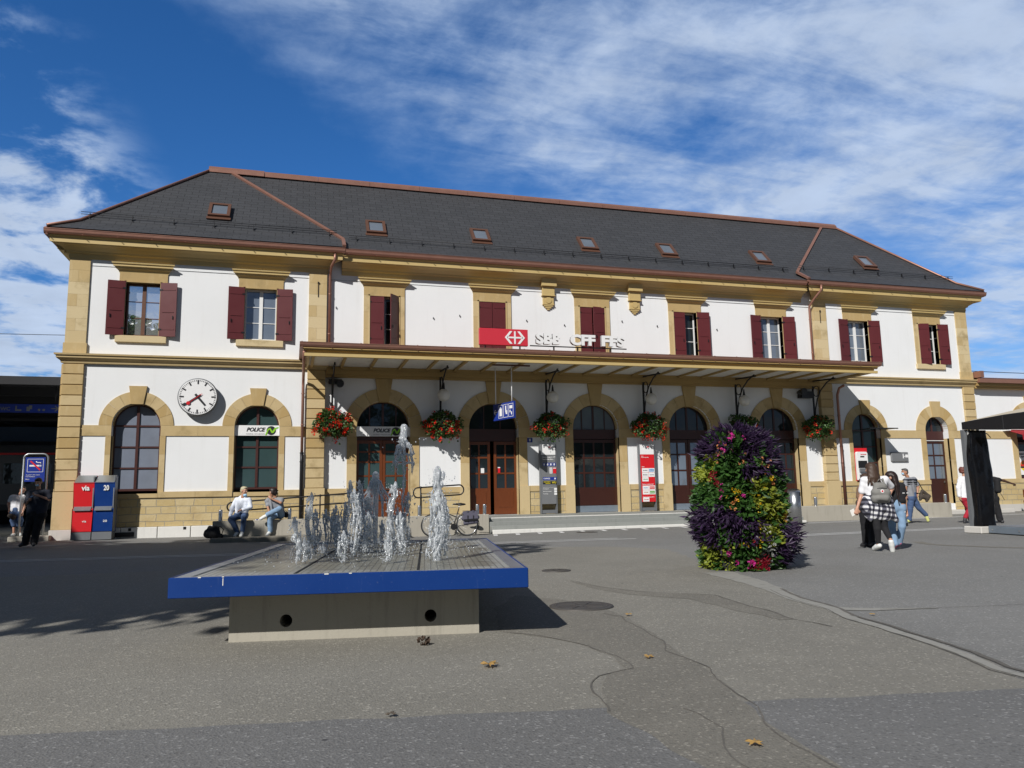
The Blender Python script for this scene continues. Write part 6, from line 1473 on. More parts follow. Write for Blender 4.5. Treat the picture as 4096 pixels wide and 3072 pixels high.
# ------------------------------------------------------------------ people
def V3(p): return Vector(p)
def pose_units(x0,v0,k,lean):
    """figure coordinates measured on paper -> metres, upright: the camera's own convergence (lean) is taken out"""
    return lambda x,v,y=0.: Vector(((x-x0)/k+lean*(v0-v)/k,y,(v0-v)/k))
def lerp(a,b,t): return Vector(a)+(Vector(b)-Vector(a))*t
def hand_prims(w,d,n,s,curl=.6,k=1.):
    """wrist, finger direction, palm normal, thumb side: palm, four fingers, thumb"""
    w=V3(w);d=V3(d).normalized();n=V3(n); n=(n-d*n.dot(d)).normalized(); l=d.cross(n)*s; P=[]
    P.append(('c',w,w+d*.045*k,.024*k,.026*k))
    for i,L in enumerate((.072,.082,.076,.058)):
        o=l*(.027-.018*i)*k; a=w+d*.03*k+o*.8; b=w+d*.085*k+o
        P.append(('c',a,b,.013*k,.0115*k))
        d1=(d*math.cos(curl)+n*math.sin(curl)); c=b+d1*L*.5*k; P.append(('c',b,c,.0115*k,.0105*k))
        d2=(d*math.cos(curl*2)+n*math.sin(curl*2)); P.append(('c',c,c+d2*L*.45*k,.0105*k,.009*k))
    a=w+d*.018*k+l*.022*k; b=a+(d*.6+l*.8+n*.2).normalized()*.04*k; P.append(('c',a,b,.0125*k,.0115*k)); P.append(('c',b,b+(d*.95+l*.2+n*.3).normalized()*.032*k,.0115*k,.0095*k))
    return P
def frame(face,tilt=0.):
    """rotation for the head: columns right, forward, up"""
    f=Vector((face[0],face[1],-tilt)).normalized(); r=f.cross(Vector((0,0,1))).normalized(); u=r.cross(f); return np.array([[r.x,f.x,u.x],[r.y,f.y,u.y],[r.z,f.z,u.z]]),r,f,u
def head_prims(c,face,k=1.,tilt=0.):
    Rm,r,f,u=frame(face,tilt); c=V3(c); E=lambda p,rad:('e',c+(r*p[0]+f*p[1]+u*p[2])*k,tuple(x*k for x in rad),Rm)
    C=lambda a,b,ra,rb:('c',c+(r*a[0]+f*a[1]+u*a[2])*k,c+(r*b[0]+f*b[1]+u*b[2])*k,ra*k,rb*k)
    P=[E((0,-.012,.03),(.078,.098,.088)),E((0,.02,-.045),(.060,.068,.070)),C((0,.05,-.095),(0,.062,-.09),.026,.024)]
    P+=[C((0,.088,.012),(0,.108,-.022),.010,.014),C((-.045,.078,.028),(.045,.078,.028),.012,.012)]
    for s in(-1,1): P+=[E((s*.080,-.008,-.005),(.010,.024,.034)),E((s*.045,.062,-.025),(.022,.020,.020))]
    return P
def face_bits(o,c,face,k=1.,tilt=0.,mask=None,glasses=False):
    """eyes, brows and mouth as small pieces on the head"""
    Rm,r,f,u=frame(face,tilt); c=V3(c); W=lambda x,y,z:c+(r*x+f*y+u*z)*k
    m=MB()
    for s in(-1,1):
        m.sphere(W(s*.031,.078,.006),.0105*k,8,6,0); m.sphere(W(s*.031,.0855,.006),.006*k,6,5,1)
        m.tube([W(s*.012,.090,.028),W(s*.034,.089,.033),W(s*.054,.078,.026)],.0048*k,5,1)
    if mask is None: m.tube([W(-.022,.083,-.062),W(0,.089,-.060),W(.022,.083,-.062)],.006*k,6,2)
    m.build('face',[MT['white'],MT['eye_dark'],MT['lip']],o)
    if glasses:
        g=MB()
        for s in(-1,1):
            g.tube([W(s*.034+.024*math.cos(a),.096,.004+.021*math.sin(a)) for a in [2*math.pi*i/14 for i in range(14)]],.003*k,5,closed=True); g.tube([W(s*.058,.094,.008),W(s*.083,.0,.012)],.003*k,5)
        g.tube([W(-.01,.1,.006),W(.01,.1,.006)],.003*k,5); g.build('glasses',MT['black'],o)
    if mask is not None:
        dz,mat=mask; v,fa=sdf_mesh([('e',W(0,.050,-.045+dz),(.055*k,.060*k,.045*k),Rm),('e',W(0,.085,-.03+dz),(.020*k,.026*k,.028*k),Rm)],.009,.02); arr_obj('face_mask',v,fa,mat,o,smooth=True)
def hair_cap(c,face,k,kind,seed=0,tilt=0.):
    Rm,r,f,u=frame(face,tilt); c=V3(c); W=lambda x,y,z:c+(r*x+f*y+u*z)*k; E=lambda p,rad:('e',W(*p),tuple(x*k for x in rad),Rm); P=[]
    q=random.Random(seed)
    if kind in('short','curl'):
        P+=[E((0,-.025,.055),(.088,.098,.080)),E((0,-.06,.0),(.080,.060,.075)),E((0,.05,.098),(.062,.045,.028))]
        if kind=='curl':
            for i in range(40): a=q.uniform(0,6.28); z=q.uniform(-.05,.13); rr=.085*math.sqrt(max(.05,1-((z-.03)/.12)**2)); P.append(('e',W(rr*math.cos(a),-.02+rr*1.1*math.sin(a) if math.sin(a)<.45 else .03,z),(.024*k,)*3))
    elif kind=='mop':
        P+=[E((0,-.015,.055),(.100,.112,.085)),E((0,-.065,-.02),(.098,.070,.095)),E((-.075,.0,-.005),(.028,.06,.07)),E((.075,.0,-.005),(.028,.06,.07)),E((0,.07,.075),(.075,.035,.04))]
    elif kind in('long','vlong'):
        L=.30 if kind=='long' else .56
        P+=[E((0,-.02,.05),(.098,.108,.085)),E((0,-.06,-.03),(.10,.075,.11))]
        for i in range(15):
            a=(i/14-.5)*2.2; x=.085*math.sin(a); y=-.09*math.cos(a)-.015; a0=W(x,y,.03); a1=W(x*1.25,y-.03,-.16); a2=W(x*(1.9 if kind=='long' else .9)+q.gauss(0,.02),y-.05+q.gauss(0,.012),-.16-L*(.35+.45*q.random())); P+=[('c',a0,a1,.034*k,.032*k),('c',a1,a2,.028*k,.010*k)]
    return P
def shirt(J,k,sleeve=1.,extra=.018,hem=0.,wide=1.):
    P=[]; sl,sr,pl=V3(J['sL']),V3(J['sR']),V3(J['pelvis']); mid=(sl+sr)/2; hl,hr=V3(J['hipL']),V3(J['hipR'])
    e=extra*k; hemv=Vector((0,0,-hem))
    for s,h in((sl,hl),(sr,hr)):
        a=lerp(s,mid,.38)+Vector((0,0,-.03)); b=lerp(h,pl,.0)+Vector((0,0,.10))+hemv; P.append(('c',a,b,.080*k*wide+e,.092*k*wide+e)); P.append(('c',lerp(s,mid,.12),mid+Vector((0,0,-.03)),.052*k+e,.07*k+e))
    P.append(('c',mid+Vector((0,0,-.05)),pl+Vector((0,0,.12))+hemv,.095*k*wide+e,.10*k*wide+e))
    for S,E_,H in(('sL','eL','hL'),('sR','eR','hR')):
        if sleeve<=1: P.append(('c',J[S],lerp(J[S],J[E_],.75*sleeve),.052*k+e,.050*k+e))
        else: P+=[('c',J[S],J[E_],.052*k+e,.045*k+e),('c',J[E_],lerp(J[E_],J[H],.93),.044*k+e,.034*k+e)]
    return P
def trousers(J,k,ends=(.95,.95),extra=.016,wide=1.,flare=1.):
    P=[]; e=extra*k; pl=V3(J['pelvis'])
    P+=[('c',lerp(J['hipL'],pl,-.1)+Vector((0,0,.03)),lerp(J['hipR'],pl,-.1)+Vector((0,0,.03)),.098*k*wide+e,.098*k*wide+e),('c',pl+Vector((0,0,.02)),pl+Vector((0,0,.11)),.105*k*wide+e,.10*k*wide+e)]
    for i,(H,K,A_) in enumerate((('hipL','kL','aL'),('hipR','kR','aR'))):
        P+=[('c',J[H],J[K],.086*k*wide+e,.060*k*wide+e),('c',J[K],lerp(J[K],J[A_],ends[i]),.060*k*wide+e,(.040*k+e)*flare)]
    return P
def shoes(J,k):
    out=[]
    for A_,T in(('aL','tL'),('aR','tR')):
        a=V3(J[A_]);t=V3(J[T]); d=(t-a); hl=a-d*.30
        out.append([('c',a+Vector((0,0,-.025)),lerp(a,t,.25)+Vector((0,0,-.02)),.042*k,.044*k),('c',lerp(hl,a,.2)+Vector((0,0,-.03)) if abs(d.z)<.1 else a+d*.1,t,.043*k,.038*k),('c',lerp(a,t,.5),t,.046*k,.040*k)])
    return out
def person(label,loc,J,face,k=1.,skin='skin',hair=('short','hair_brown'),clothes=(),hands=None,mask=None,glasses=False,tilt=0.,rz=None,voxel=.0125,seed=1):
    t=thing('person',label,'person',(0,0,0))
    P=head_prims(J['head'],face,k,tilt)
    P.append(('c',lerp(J['head'],J['neck'],.3),J['neck'],.052*k,.058*k))
    P+=shirt(J,k,.3,-.006); P+=trousers(J,k,extra=-.012)
    for S,E_,H in(('sL','eL','hL'),('sR','eR','hR')): P+=[('c',J[S],J[E_],.047*k,.039*k),('c',J[E_],J[H],.040*k,.025*k)]
    for A_,T in(('aL','tL'),('aR','tR')): P.append(('c',J[A_],J[T],.036*k,.028*k))
    for key,(d,n,s,cu) in (hands or {}).items(): P+=hand_prims(J[key],d,n,s,cu,k)
    V,F=sdf_mesh(P,voxel,.022*k); b=arr_obj('body',V,F,MT[skin],t,smooth=True)
    face_bits(t,J['head'],face,k,tilt,mask,glasses)
    if hair: 
        V,F=sdf_mesh(hair_cap(J['head'],face,k,hair[0],seed,tilt),.011,.018,lambda X,Y,Z:.004*np.sin(X*190+seed)*np.cos(Y*170+Z*40)); arr_obj('hair',V,F,MT[hair[1]],t,smooth=True)
    for nm,mat,pr,fold in clothes:
        dd=(lambda X,Y,Z,f=fold:f*.8*(np.sin(X*22+Z*26+seed+1.5*np.sin(Z*9))*np.cos(Y*17-Z*13)+.35*np.sin(Z*48+X*30*np.sin(Z*6)+Y*20))) if fold else None
        V,F=sdf_mesh(pr,voxel,(.012 if nm in('jeans','trousers','leggings','shorts') else .03)*k,dd); arr_obj(nm,V,F,MT[mat],t,smooth=True)
    t.location=loc; t.rotation_euler=(0,0,-yaw if rz is None else rz); return t
def place(o,like): o.location=like.location; o.rotation_euler=like.rotation_euler
dn=(0,0,-1)
# --- woman with the grey rucksack, walking away
u=pose_units(560,1495,728,0.077)
J=dict(head=u(462,322,.02),neck=u(480,425),sL=u(362,480),sR=u(672,478),eL=u(338,690,.05),hL=u(258,885,.0),eR=u(812,602,.12),hR=u(728,735,.05),pelvis=u(556,850),hipL=u(500,890),hipR=u(620,890),kL=u(530,1170,-.06),kR=u(662,1170,.02),aL=u(566,1405,.0),aR=u(672,1335,-.20),tL=u(556,1462,.15),tR=u(712,1478,-.15))
W1=person('woman in white T-shirt with checked shirt tied round her waist, grey rucksack on her back',(-1.30,-17.55,0),J,(-.15,1),1.03,'skin',('long','hair_brown'),[('t_shirt','cloth_white',shirt(J,1.0,1.0,.02,-.02,1.0),.005),('leggings','cloth_black',trousers(J,1.0,(.80,.80),.008,1.0),.002),('shoe','shoe_white',shoes(J,1.0)[0],0),('shoe','shoe_white',shoes(J,1.0)[1],0)],{'hL':((-.25,0,-1),(.3,1,0),1,.9),'hR':((-.6,.2,-.6),(0,1,0),-1,.5)},seed=3)
pl=V3(J['pelvis']); P=[('c',u(450,770),u(660,770),.150,.150),('c',u(425,860),u(670,880),.165,.165),('c',u(425,950,-.02),u(715,975,-.02),.115,.105),('c',u(440,1000,-.04),u(700,1010,-.04),.075,.07),('c',u(640,900,-.08),u(800,1050,-.08),.10,.05),('c',u(390,880,-.08),u(415,1030,-.10),.08,.03)]
W1_l=Vector(W1.location); W1.location=(0,0,0)
V,F=sdf_mesh(P,.013,.05,lambda X,Y,Z:.012*np.sin(X*38+Z*6)+.006*np.sin(Y*50+X*60)); arr_obj('tied_shirt',V,F,MT['check'],W1,smooth=False)
W1.location=W1_l
RS=thing('rucksack','grey rucksack with round red logo badge worn by the woman in white','rucksack')
P=[('c',u(505,575,-.15),u(575,575,-.15),.085,.085),('c',u(482,660,-.17),u(610,665,-.17),.100,.100),('c',u(470,745,-.17),u(625,750,-.17),.085,.085),('c',u(490,735,-.235),u(600,740,-.235),.055,.055)]
V,F=sdf_mesh(P,.010,.030,lambda X,Y,Z:.002*np.sin(Z*60+X*20)); arr_obj('bag_body',V,F,MT['bag_grey'],RS,smooth=True)
m=MB(); c_=u(533,640,0); m.lathe([(.034,-.276),(.034,-.262)],(c_.x,0,c_.z),16,0,axis='Y'); m.lathe([(.019,-.279),(.019,-.2765)],(c_.x,0,c_.z),10,1,axis='Y'); m.build('badge',[MT['white'],MT['red']],RS)
for pts,rr_ in(([u(428,462,-.09),u(455,530,-.15),u(470,640,-.17)],.018),([u(600,462,-.09),u(600,530,-.15),u(615,640,-.17)],.018),([u(500,505,-.17),u(520,470,-.18),u(550,470,-.18),u(570,505,-.17)],.009)): MB().tube(pts,rr_,8).build('strap',MT['bag_grey'],RS)
m=MB(); m.tube([u(470,600,-.235),u(540,592,-.255),u(615,604,-.235)],.006,6); m.build('zip',MT['cloth_dkgrey'],RS); place(RS,W1)
PH=thing('mobile_phone','pale mobile phone in the left hand of the woman with the rucksack','phone'); m=MB(); m.obox(u(205,940,.02),(.04,0,.02),(.0,.005,0),(-.02,0,.06)); m.build('case',MT['white_paint'],PH,bevel=.004); m=MB(); m.obox(u(205,940,.026),(.036,0,.018),(.0,.001,0),(-.018,0,.055)); m.build('screen',MT['black'],PH); place(PH,W1)
# --- woman in cropped black top and light jeans
u=pose_units(880,1480,728,0.079)
J=dict(head=u(778,430,.0),neck=u(812,505),sL=u(742,555,.12),sR=u(940,560,-.02),eL=u(720,700,.1),hL=u(735,830,.1),eR=u(985,735,-.02),hR=u(1022,925,.02),pelvis=u(875,850),hipL=u(828,890,.02),hipR=u(925,890,-.02),kL=u(828,1140,.08),kR=u(938,1140,-.04),aL=u(848,1392,.02),aR=u(946,1372,.12),tL=u(868,1450,-.02),tR=u(930,1425,.22))
J['tL']=u(842,1462,.14); J['tR']=u(944,1425,.24)
W2=person('woman with very long dark hair, cropped black top and light blue jeans holding a bottle',(-.72,-17.42,0),J,(-1,.35),1.,'skin',('vlong','hair_dark'),[('cropped_top','cloth_black',shirt(J,1.,.85,.02,-.075),.004),('jeans','denim_light',trousers(J,1.,(1.0,1.0),.012,.98,1.35),.005),('shoe','shoe_pink',shoes(J,1.0)[0],0),('shoe','shoe_pink',shoes(J,1.0)[1],0)],{'hR':((.1,0,-1),(-1,0,0),1,1.0),'hL':((0,.2,-1),(1,0,0),-1,.5)},glasses=True,seed=5)
W2_l=Vector(W2.location); W2.location=(0,0,0)
m=MB(); m.obox(u(972,660,-.03),(.07,.02,0),(0,.062,0),(0,0,.008)); m.build('sleeve_stripe',MT['white'],W2)
m=MB(); m.obox(u(945,925,-.105),(.022,0,0),(0,.006,0),(0,0,.022)); m.build('patch',MT['white'],W2); W2.location=W2_l
BT=thing('bottle','small bottle of dark drink in the right hand of the woman in light jeans','bottle'); q=u(1018,1080,.03)
m=MB(); m.lathe([(.03,-.085),(.034,-.08),(.034,-.02)],tuple(q),14); m.build('drink',MT['black'],BT); m=MB(); m.lathe([(.034,-.02),(.034,.05),(.014,.085),(.014,.10)],tuple(q),14); m.build('bottle_neck',MT['glass_mid'],BT); m=MB(); m.lathe([(.016,.10),(.016,.115)],tuple(q),12); m.build('cap',MT['red'],BT); place(BT,W2)
# --- third walker, mostly hidden by the first
u=pose_units(450,1440,728,0.075)
J=dict(head=u(372,405),neck=u(380,490),sL=u(300,545),sR=u(470,545),eL=u(285,700,.03),hL=u(300,840,.08),eR=u(490,700),hR=u(490,850,.05),pelvis=u(395,850),hipL=u(350,890),hipR=u(440,890),kL=u(380,1130,.04),kR=u(452,1130,.02),aL=u(405,1375,.10),aR=u(458,1372,-.05),tL=u(400,1420,.24),tR=u(462,1425,.1))
W3=person('woman in tan top and black trousers walking hidden behind the white T-shirt woman',(-.70,-16.65,0),J,(.1,1),1.,'skin',('long','hair_brown'),[('top','tan_cloth',shirt(J,1.,1.,.02),.004),('trousers','cloth_black',trousers(J,1.,(.97,.97),.022),.004),('shoe','shoe_dark',shoes(J,1.0)[0],0),('shoe','shoe_dark',shoes(J,1.0)[1],0)],{'hL':((0,0,-1),(1,0,0),1,.6),'hR':((0,0,-1),(-1,0,0),-1,.6)},seed=8)
HB=thing('shoulder_bag','brown shoulder bag hanging at the side of the woman in the tan top','bag'); V,F=sdf_mesh([('c',u(275,760,.0),u(300,830,.0),.07,.08)],.012,.03); arr_obj('bag_body',V,F,MT['bag_brown'],HB,smooth=True); m=MB(); m.tube([u(310,535,-.06),u(280,620,-.05),u(270,740,0)],.012,6); m.build('strap',MT['bag_brown'],HB); place(HB,W3)
# --- man with a face mask striding to the left
s_=409.; u=pose_units(1150,1066,s_,0.084)
J=dict(head=u(975,345),neck=u(1018,412),sL=u(972,455,-.10),sR=u(1132,445,.08),eL=u(965,560,-.14),hL=u(960,660,-.16),eR=u(1182,560,.05),hR=u(1152,680,-.02),pelvis=u(1085,700),hipL=u(1058,730,-.05),hipR=u(1110,730,.05),kL=u(1040,880,-.06),kR=u(1195,865,.05),aL=u(1030,1030,-.05),aR=u(1292,965,.05),tL=u(985,1050,-.06),tR=u(1322,1045,.05))
MN=person('man in blue face mask and grey striped polo shirt striding past the ramp',(8.9,-7.83,0),J,(-1,-.25),1.08,'skin_tan',('short','hair_grey'),[('polo_shirt','cloth_grey',shirt(J,1.05,.95,.02,.05,1.05),.006),('jeans','denim',trousers(J,1.08,(.96,.96),.024,1.05,1.15),.007),('shoe','shoe_yellow',shoes(J,1.08)[0],0),('shoe','shoe_yellow',shoes(J,1.08)[1],0)],{'hL':((0,0,-1),(1,0,0),1,.6),'hR':((-.3,0,-1),(-1,0,0),-1,.7)},mask=(0,MT['mask_blue']),seed=4)
MN_l=Vector(MN.location); MN.location=(0,0,0)
for zz,w,mt in((490,.035,'cloth_black'),(515,.02,'cloth_dkgrey'),(455,.05,'cloth_navy')):
    P=[('c',lerp(u(970,zz,-.1),u(1135,zz,.08),.12),lerp(u(970,zz,-.1),u(1135,zz,.08),.88),.135,.135)]
    V,F=sdf_mesh(P,.012,.02); c_=(V[:,2].min()+V[:,2].max())/2; V[:,2]=c_+(V[:,2]-c_)*w/.135; arr_obj('shirt_stripe',V,F,MT[mt],MN,smooth=True)
MN.location=MN_l
MBG=thing('messenger_bag','dark brown messenger bag at the back of the man in the face mask','bag'); V,F=sdf_mesh([('c',u(1215,650,.02),u(1205,740,.02),.045,.05),('c',u(1240,620,.02),u(1330,690,.02),.06,.05),('c',u(1300,760,.02),u(1335,700,.02),.05,.05),('c',u(1230,700,.02),u(1300,720,.02),.08,.07)],.014,.06); arr_obj('bag_body',V,F,MT['bag_brown'],MBG,smooth=True); m=MB(); m.tube([u(1060,420,.0),u(1120,445,.02),u(1185,500,.02),u(1240,600,.02)],.016,6); m.tube([u(1060,420,-.05),u(1010,560,-.13),u(1100,640,-.1),u(1210,660,.0)],.014,6); m.build('strap',MT['bag_black'],MBG); place(MBG,MN)
# --- red haired woman walking right
s_=294.; u=pose_units(300,1256,s_,0.093)
J=dict(head=u(264,742),neck=u(272,788),sL=u(228,822,-.04),sR=u(322,822,.04),eL=u(205,905,-.06),hL=u(210,995,-.08),eR=u(345,900,.08),hR=u(352,985,.05),pelvis=u(282,1010),hipL=u(265,1025,-.03),hipR=u(300,1025,.03),kL=u(318,1125,-.05),kR=u(318,1120,.06),aL=u(270,1205,-.05),aR=u(338,1222,.06),tL=u(262,1250,-.06),tR=u(372,1240,.06))
RW=person('red haired woman in white blouse and red trousers walking beside the wrapped post',(9.75,-9.15,0),J,(1,-.15),1.05,'skin',('curl','hair_red'),[('blouse','cloth_white',shirt(J,1.05,2.,.03,.06,1.1),.006),('trousers','cloth_red',trousers(J,1.05,(.95,.95),.024,1.1),.005),('shoe','shoe_dark',shoes(J,1.05)[0],0),('shoe','shoe_dark',shoes(J,1.05)[1],0)],{'hL':((.1,0,-1),(1,0,0),1,.6),'hR':((.2,0,-1),(-1,0,0),-1,.6)},glasses=True,seed=9)
BP=thing('handbag','dark purple handbag on the shoulder of the red haired woman','bag'); V,F=sdf_mesh([('c',u(318,950,-.08),u(325,985,-.08),.085,.09)],.013,.03); arr_obj('bag_body',V,F,MT['bag_brown'],BP,smooth=True); m=MB(); m.tube([u(285,800,-.06),u(282,860,-.13),u(300,930,-.14)],.014,6); m.build('strap',MT['bag_black'],BP); place(BP,RW)
# --- person half hidden behind the tent post, arm stretched out
s_=300.; u=pose_units(540,1256,s_,0.097)
J=dict(head=u(478,742),neck=u(482,785),sL=u(428,830),sR=u(528,818),eL=u(420,910),hL=u(425,985,.05),eR=u(632,838,.02),hR=u(712,868,.0),pelvis=u(500,1010),hipL=u(475,1025),hipR=u(530,1025),kL=u(470,1130,.02),kR=u(562,1130),aL=u(462,1225),aR=u(586,1225),tL=u(455,1245,.10),tR=u(600,1245,-.06))
DP=person('person in dark clothes behind the wrapped tent post, one bare arm stretched out',(10.25,-9.8,0),J,(.6,.8),1.05,'skin_dark',('short','hair_dark'),[('t_shirt','cloth_black',shirt(J,1.05,.7,.02),.004),('trousers','cloth_black',trousers(J,1.05,(.98,.98),.03,1.1,1.3),.006),('shoe','shoe_dark',shoes(J,1.05)[0],0),('shoe','shoe_dark',shoes(J,1.05)[1],0)],{'hL':((0,0,-1),(1,0,0),1,.8),'hR':((1,0,-.25),(0,.3,-1),1,1.3)},seed=10)
RB=thing('rucksack','black rucksack with loose strap on the person with the stretched arm','rucksack'); V,F=sdf_mesh([('c',u(535,840,-.14),u(540,930,-.14),.09,.11)],.014,.03); arr_obj('bag_body',V,F,MT['bag_black'],RB,smooth=True); m=MB(); m.tube([u(550,945,-.16),u(580,990,-.16),u(602,1030,-.16)],.008,5); m.build('strap',MT['bag_black'],RB); place(RB,DP)
# --- dark figure at the left reading a phone
s_=294.; u=pose_units(275,1622,s_,-0.066)
J=dict(head=u(362,1082,-.06),neck=u(352,1138),sL=u(278,1172),sR=u(438,1172),eL=u(252,1270,.0),hL=u(300,1240,-.22),eR=u(458,1230,-.05),hR=u(395,1192,-.26),pelvis=u(335,1345),hipL=u(300,1365),hipR=u(372,1365),kL=u(268,1490,-.03),kR=u(342,1490,-.03),aL=u(236,1598,.02),aR=u(318,1594,.0),tL=u(216,1616,-.10),tR=u(334,1612,-.12))
LM=person('stout person in dark clothes and face mask standing in the shade looking at a phone',(-19.83,-4.4,0),J,(.15,-1),1.08,'skin',('short','hair_dark'),[('t_shirt','cloth_navy',shirt(J,1.1,1.0,.03,.04,1.2),.006),('trousers','cloth_black',trousers(J,1.1,(.98,.98),.03,1.15,1.3),.006),('shoe','shoe_dark',shoes(J,1.05)[0],0),('shoe','shoe_dark',shoes(J,1.05)[1],0)],{'hL':((.8,-.3,.3),(0,0,1),-1,.8),'hR':((-.7,-.4,.1),(0,0,1),1,.8)},mask=(0,MT['mask_blue']),tilt=.35,seed=11)
P2=thing('mobile_phone','dark mobile phone held by the stout person in the shade','phone'); m=MB(); m.obox(u(352,1205,-.32),(.04,0,0),(0,.06,.03),(0,-.003,.005)); m.build('case',MT['black'],P2,bevel=.003); m=MB(); m.obox(u(352,1202,-.322),(.035,0,0),(0,.054,.027),(0,-.0005,.001)); m.build('screen',MT['glass'],P2); place(P2,LM)
# --- figure in a white shirt behind
s_=250.; u=pose_units(205,1506,s_,-0.066)
J=dict(head=u(285,1105,.0),neck=u(262,1140),sL=u(192,1165,-.03),sR=u(282,1165,.05),eL=u(165,1225,-.05),hL=u(180,1285,-.08),eR=u(292,1240,.08),hR=u(280,1300,.02),pelvis=u(225,1300),hipL=u(208,1315,-.02),hipR=u(245,1315,.03),kL=u(212,1405,-.02),kR=u(250,1405,.03),aL=u(208,1485,-.02),aR=u(250,1480,.05),tL=u(198,1502,-.08),tR=u(262,1500,.0))
WS=person('person in white top and denim shorts standing behind the no smoking sign',(-21.75,.6,.10),J,(.5,-.8),1.,'skin',('short','hair_dark'),[('top','cloth_white',shirt(J,1.,.7,.02,.03),.005),('shorts','denim',trousers(J,1.,(-.45,-.45),.03,1.05,2.0),.004),('shoe','shoe_white',shoes(J,1.)[0],0),('shoe','shoe_white',shoes(J,1.)[1],0)],{'hL':((0,0,-1),(1,0,0),1,.6),'hR':((0,0,-1),(-1,0,0),-1,.6)},seed=12)
HG=thing('handbag','reddish brown handbag carried by the person in white top','bag'); V,F=sdf_mesh([('c',u(195,1325,-.14),u(225,1340,-.14),.08,.09)],.014,.03); arr_obj('bag_body',V,F,MT['bag_brown'],HG,smooth=True); m=MB(); m.tube([u(190,1290,-.12),u(185,1270,-.10),u(200,1290,-.14)],.010,5); m.build('handle',MT['bag_brown'],HG); place(HG,WS)
# --- two men sitting on the ramp wall
s_=450.; u=pose_units(600,1108,s_,-0.03)
J=dict(head=u(644,452,-.03),neck=u(618,540),sL=u(520,580,.02),sR=u(712,582,.02),eL=u(462,705,-.02),hL=u(450,815,-.10),eR=u(742,690,-.06),hR=u(650,725,-.24),pelvis=u(585,800,.10),hipL=u(545,815,.06),hipR=u(630,815,.06),kL=u(492,855,-.30),kR=u(692,815,-.34),aL=u(572,1040,-.20),aR=u(648,1040,-.24),tL=u(560,1088,-.34),tR=u(652,1088,-.38))
HA_=person('blond man in white hoodie and blue jeans sitting on the ramp wall',(-13.97,-3.72,.05),J,(.9,-.45),1.1,'skin',('short','hair_blond'),[('hoodie','hoodie',shirt(J,1.05,2.,.018,.05,1.0)+[('e',u(612,552,.07),(.16,.10,.09),None)],.006),('jeans','denim',trousers(J,1.1,(.97,.97),.022),.006),('shoe','shoe_white',shoes(J,1.1)[0],0),('shoe','shoe_white',shoes(J,1.1)[1],0)],{'hL':((.15,-.5,-1),(1,-.3,0),1,.5),'hR':((-.9,-.3,-.2),(0,-.3,-1),1,.5)},mask=(-.075,MT['mask_blue']),tilt=.1,seed=13)
BG=thing('bag','soft black bag on the kerb at the left end of the ramp wall','bag'); V,F=sdf_mesh([('c',u(235,1045,-.72),u(350,1050,-.72),.13,.14),('c',u(270,985,-.70),u(350,985,-.70),.11,.10),('c',u(250,1080,-.72),u(430,1085,-.72),.08,.06)],.014,.05,lambda X,Y,Z:.008*np.sin(X*30+Z*25)); arr_obj('bag_body',V,F,MT['bag_black'],BG,smooth=True); m=MB(); m.tube([u(360,960,-.72),u(420,950,-.74),u(465,990,-.76),u(440,1060,-.76),u(390,1085,-.74)],.016,6); m.build('handle',MT['bag_black'],BG); place(BG,HA_)
CN=thing('drink_can','small black and silver drink can on the ramp wall beside the left bollard','can',(-14.22,-3.72,.56)); x,y_,z=CN.location; m=MB(); m.lathe([(.03,0),(.034,.01),(.034,.15),(.026,.17)],CN.location,14); m.build('body',MT['black'],CN); m=MB(); m.lathe([(.027,.168),(.027,.174)],CN.location,14); m.build('lid',MT['steel'],CN)
PK=thing('small_packet','small pale packet lying on the ramp wall between the two sitting men','packet',(-13.5,-3.74,.56)); m=MB(); m.box(-13.56,-13.44,-3.80,-3.70,.561,.585,0); m.box(-13.53,-13.47,-3.801,-3.699,.5615,.5855,1); m.build('packet_body',[MT['white'],MT['blue_sign']],PK)
u=pose_units(1030,1100,s_,-0.026)
J=dict(head=u(1022,468,-.04),neck=u(1052,552),sL=u(958,588,-.02),sR=u(1142,585,.04),eL=u(958,680,-.12),hL=u(1005,765,-.28),eR=u(1158,625,-.18),hR=u(1015,560,-.22),pelvis=u(1085,800,.10),hipL=u(1050,815,.06),hipR=u(1125,815,.06),kL=u(1018,828,-.34),kR=u(1150,712,-.26),aL=u(1018,1035,-.26),aR=u(985,800,-.44),tL=u(985,1085,-.38),tR=u(908,850,-.48))
HB_=person('dark haired man in grey T-shirt sitting cross-legged with a hand at his chin',(-12.97,-3.72,.05),J,(-1,-.35),1.08,'skin_tan',('mop','hair_dark'),[('t_shirt','cloth_grey',shirt(J,1.08,1.,.026,.03,1.05)+[('c',u(960,590,-.10),u(930,600,-.04),.06,.07),('c',u(1000,600,-.12),u(1030,800,-.14),.035,.04)],.006),('jeans','denim_light',trousers(J,1.08,(.95,.90),.022,1.0,1.2),.006),('shoe','shoe_white',shoes(J,1.08)[0],0),('shoe','shoe_white',shoes(J,1.08)[1],0)],{'hL':((.5,-.2,-.9),(0,-.3,-1),1,.6),'hR':((-.5,.1,.6),(0,1,-.2),-1,1.2)},seed=14)
V,F=sdf_mesh([('e',(.35,.12,.66),(.09,.09,.10),None)],.014,.02); BB=thing('bag','small black bag behind the man with crossed legs','bag'); arr_obj('bag_body',V,F,MT['bag_black'],BB,smooth=True); m=MB(); m.tube([(.30,.1,.74),(.34,.1,.80),(.40,.1,.74)],.01,5); m.build('handle',MT['bag_black'],BB); place(BB,HB_)
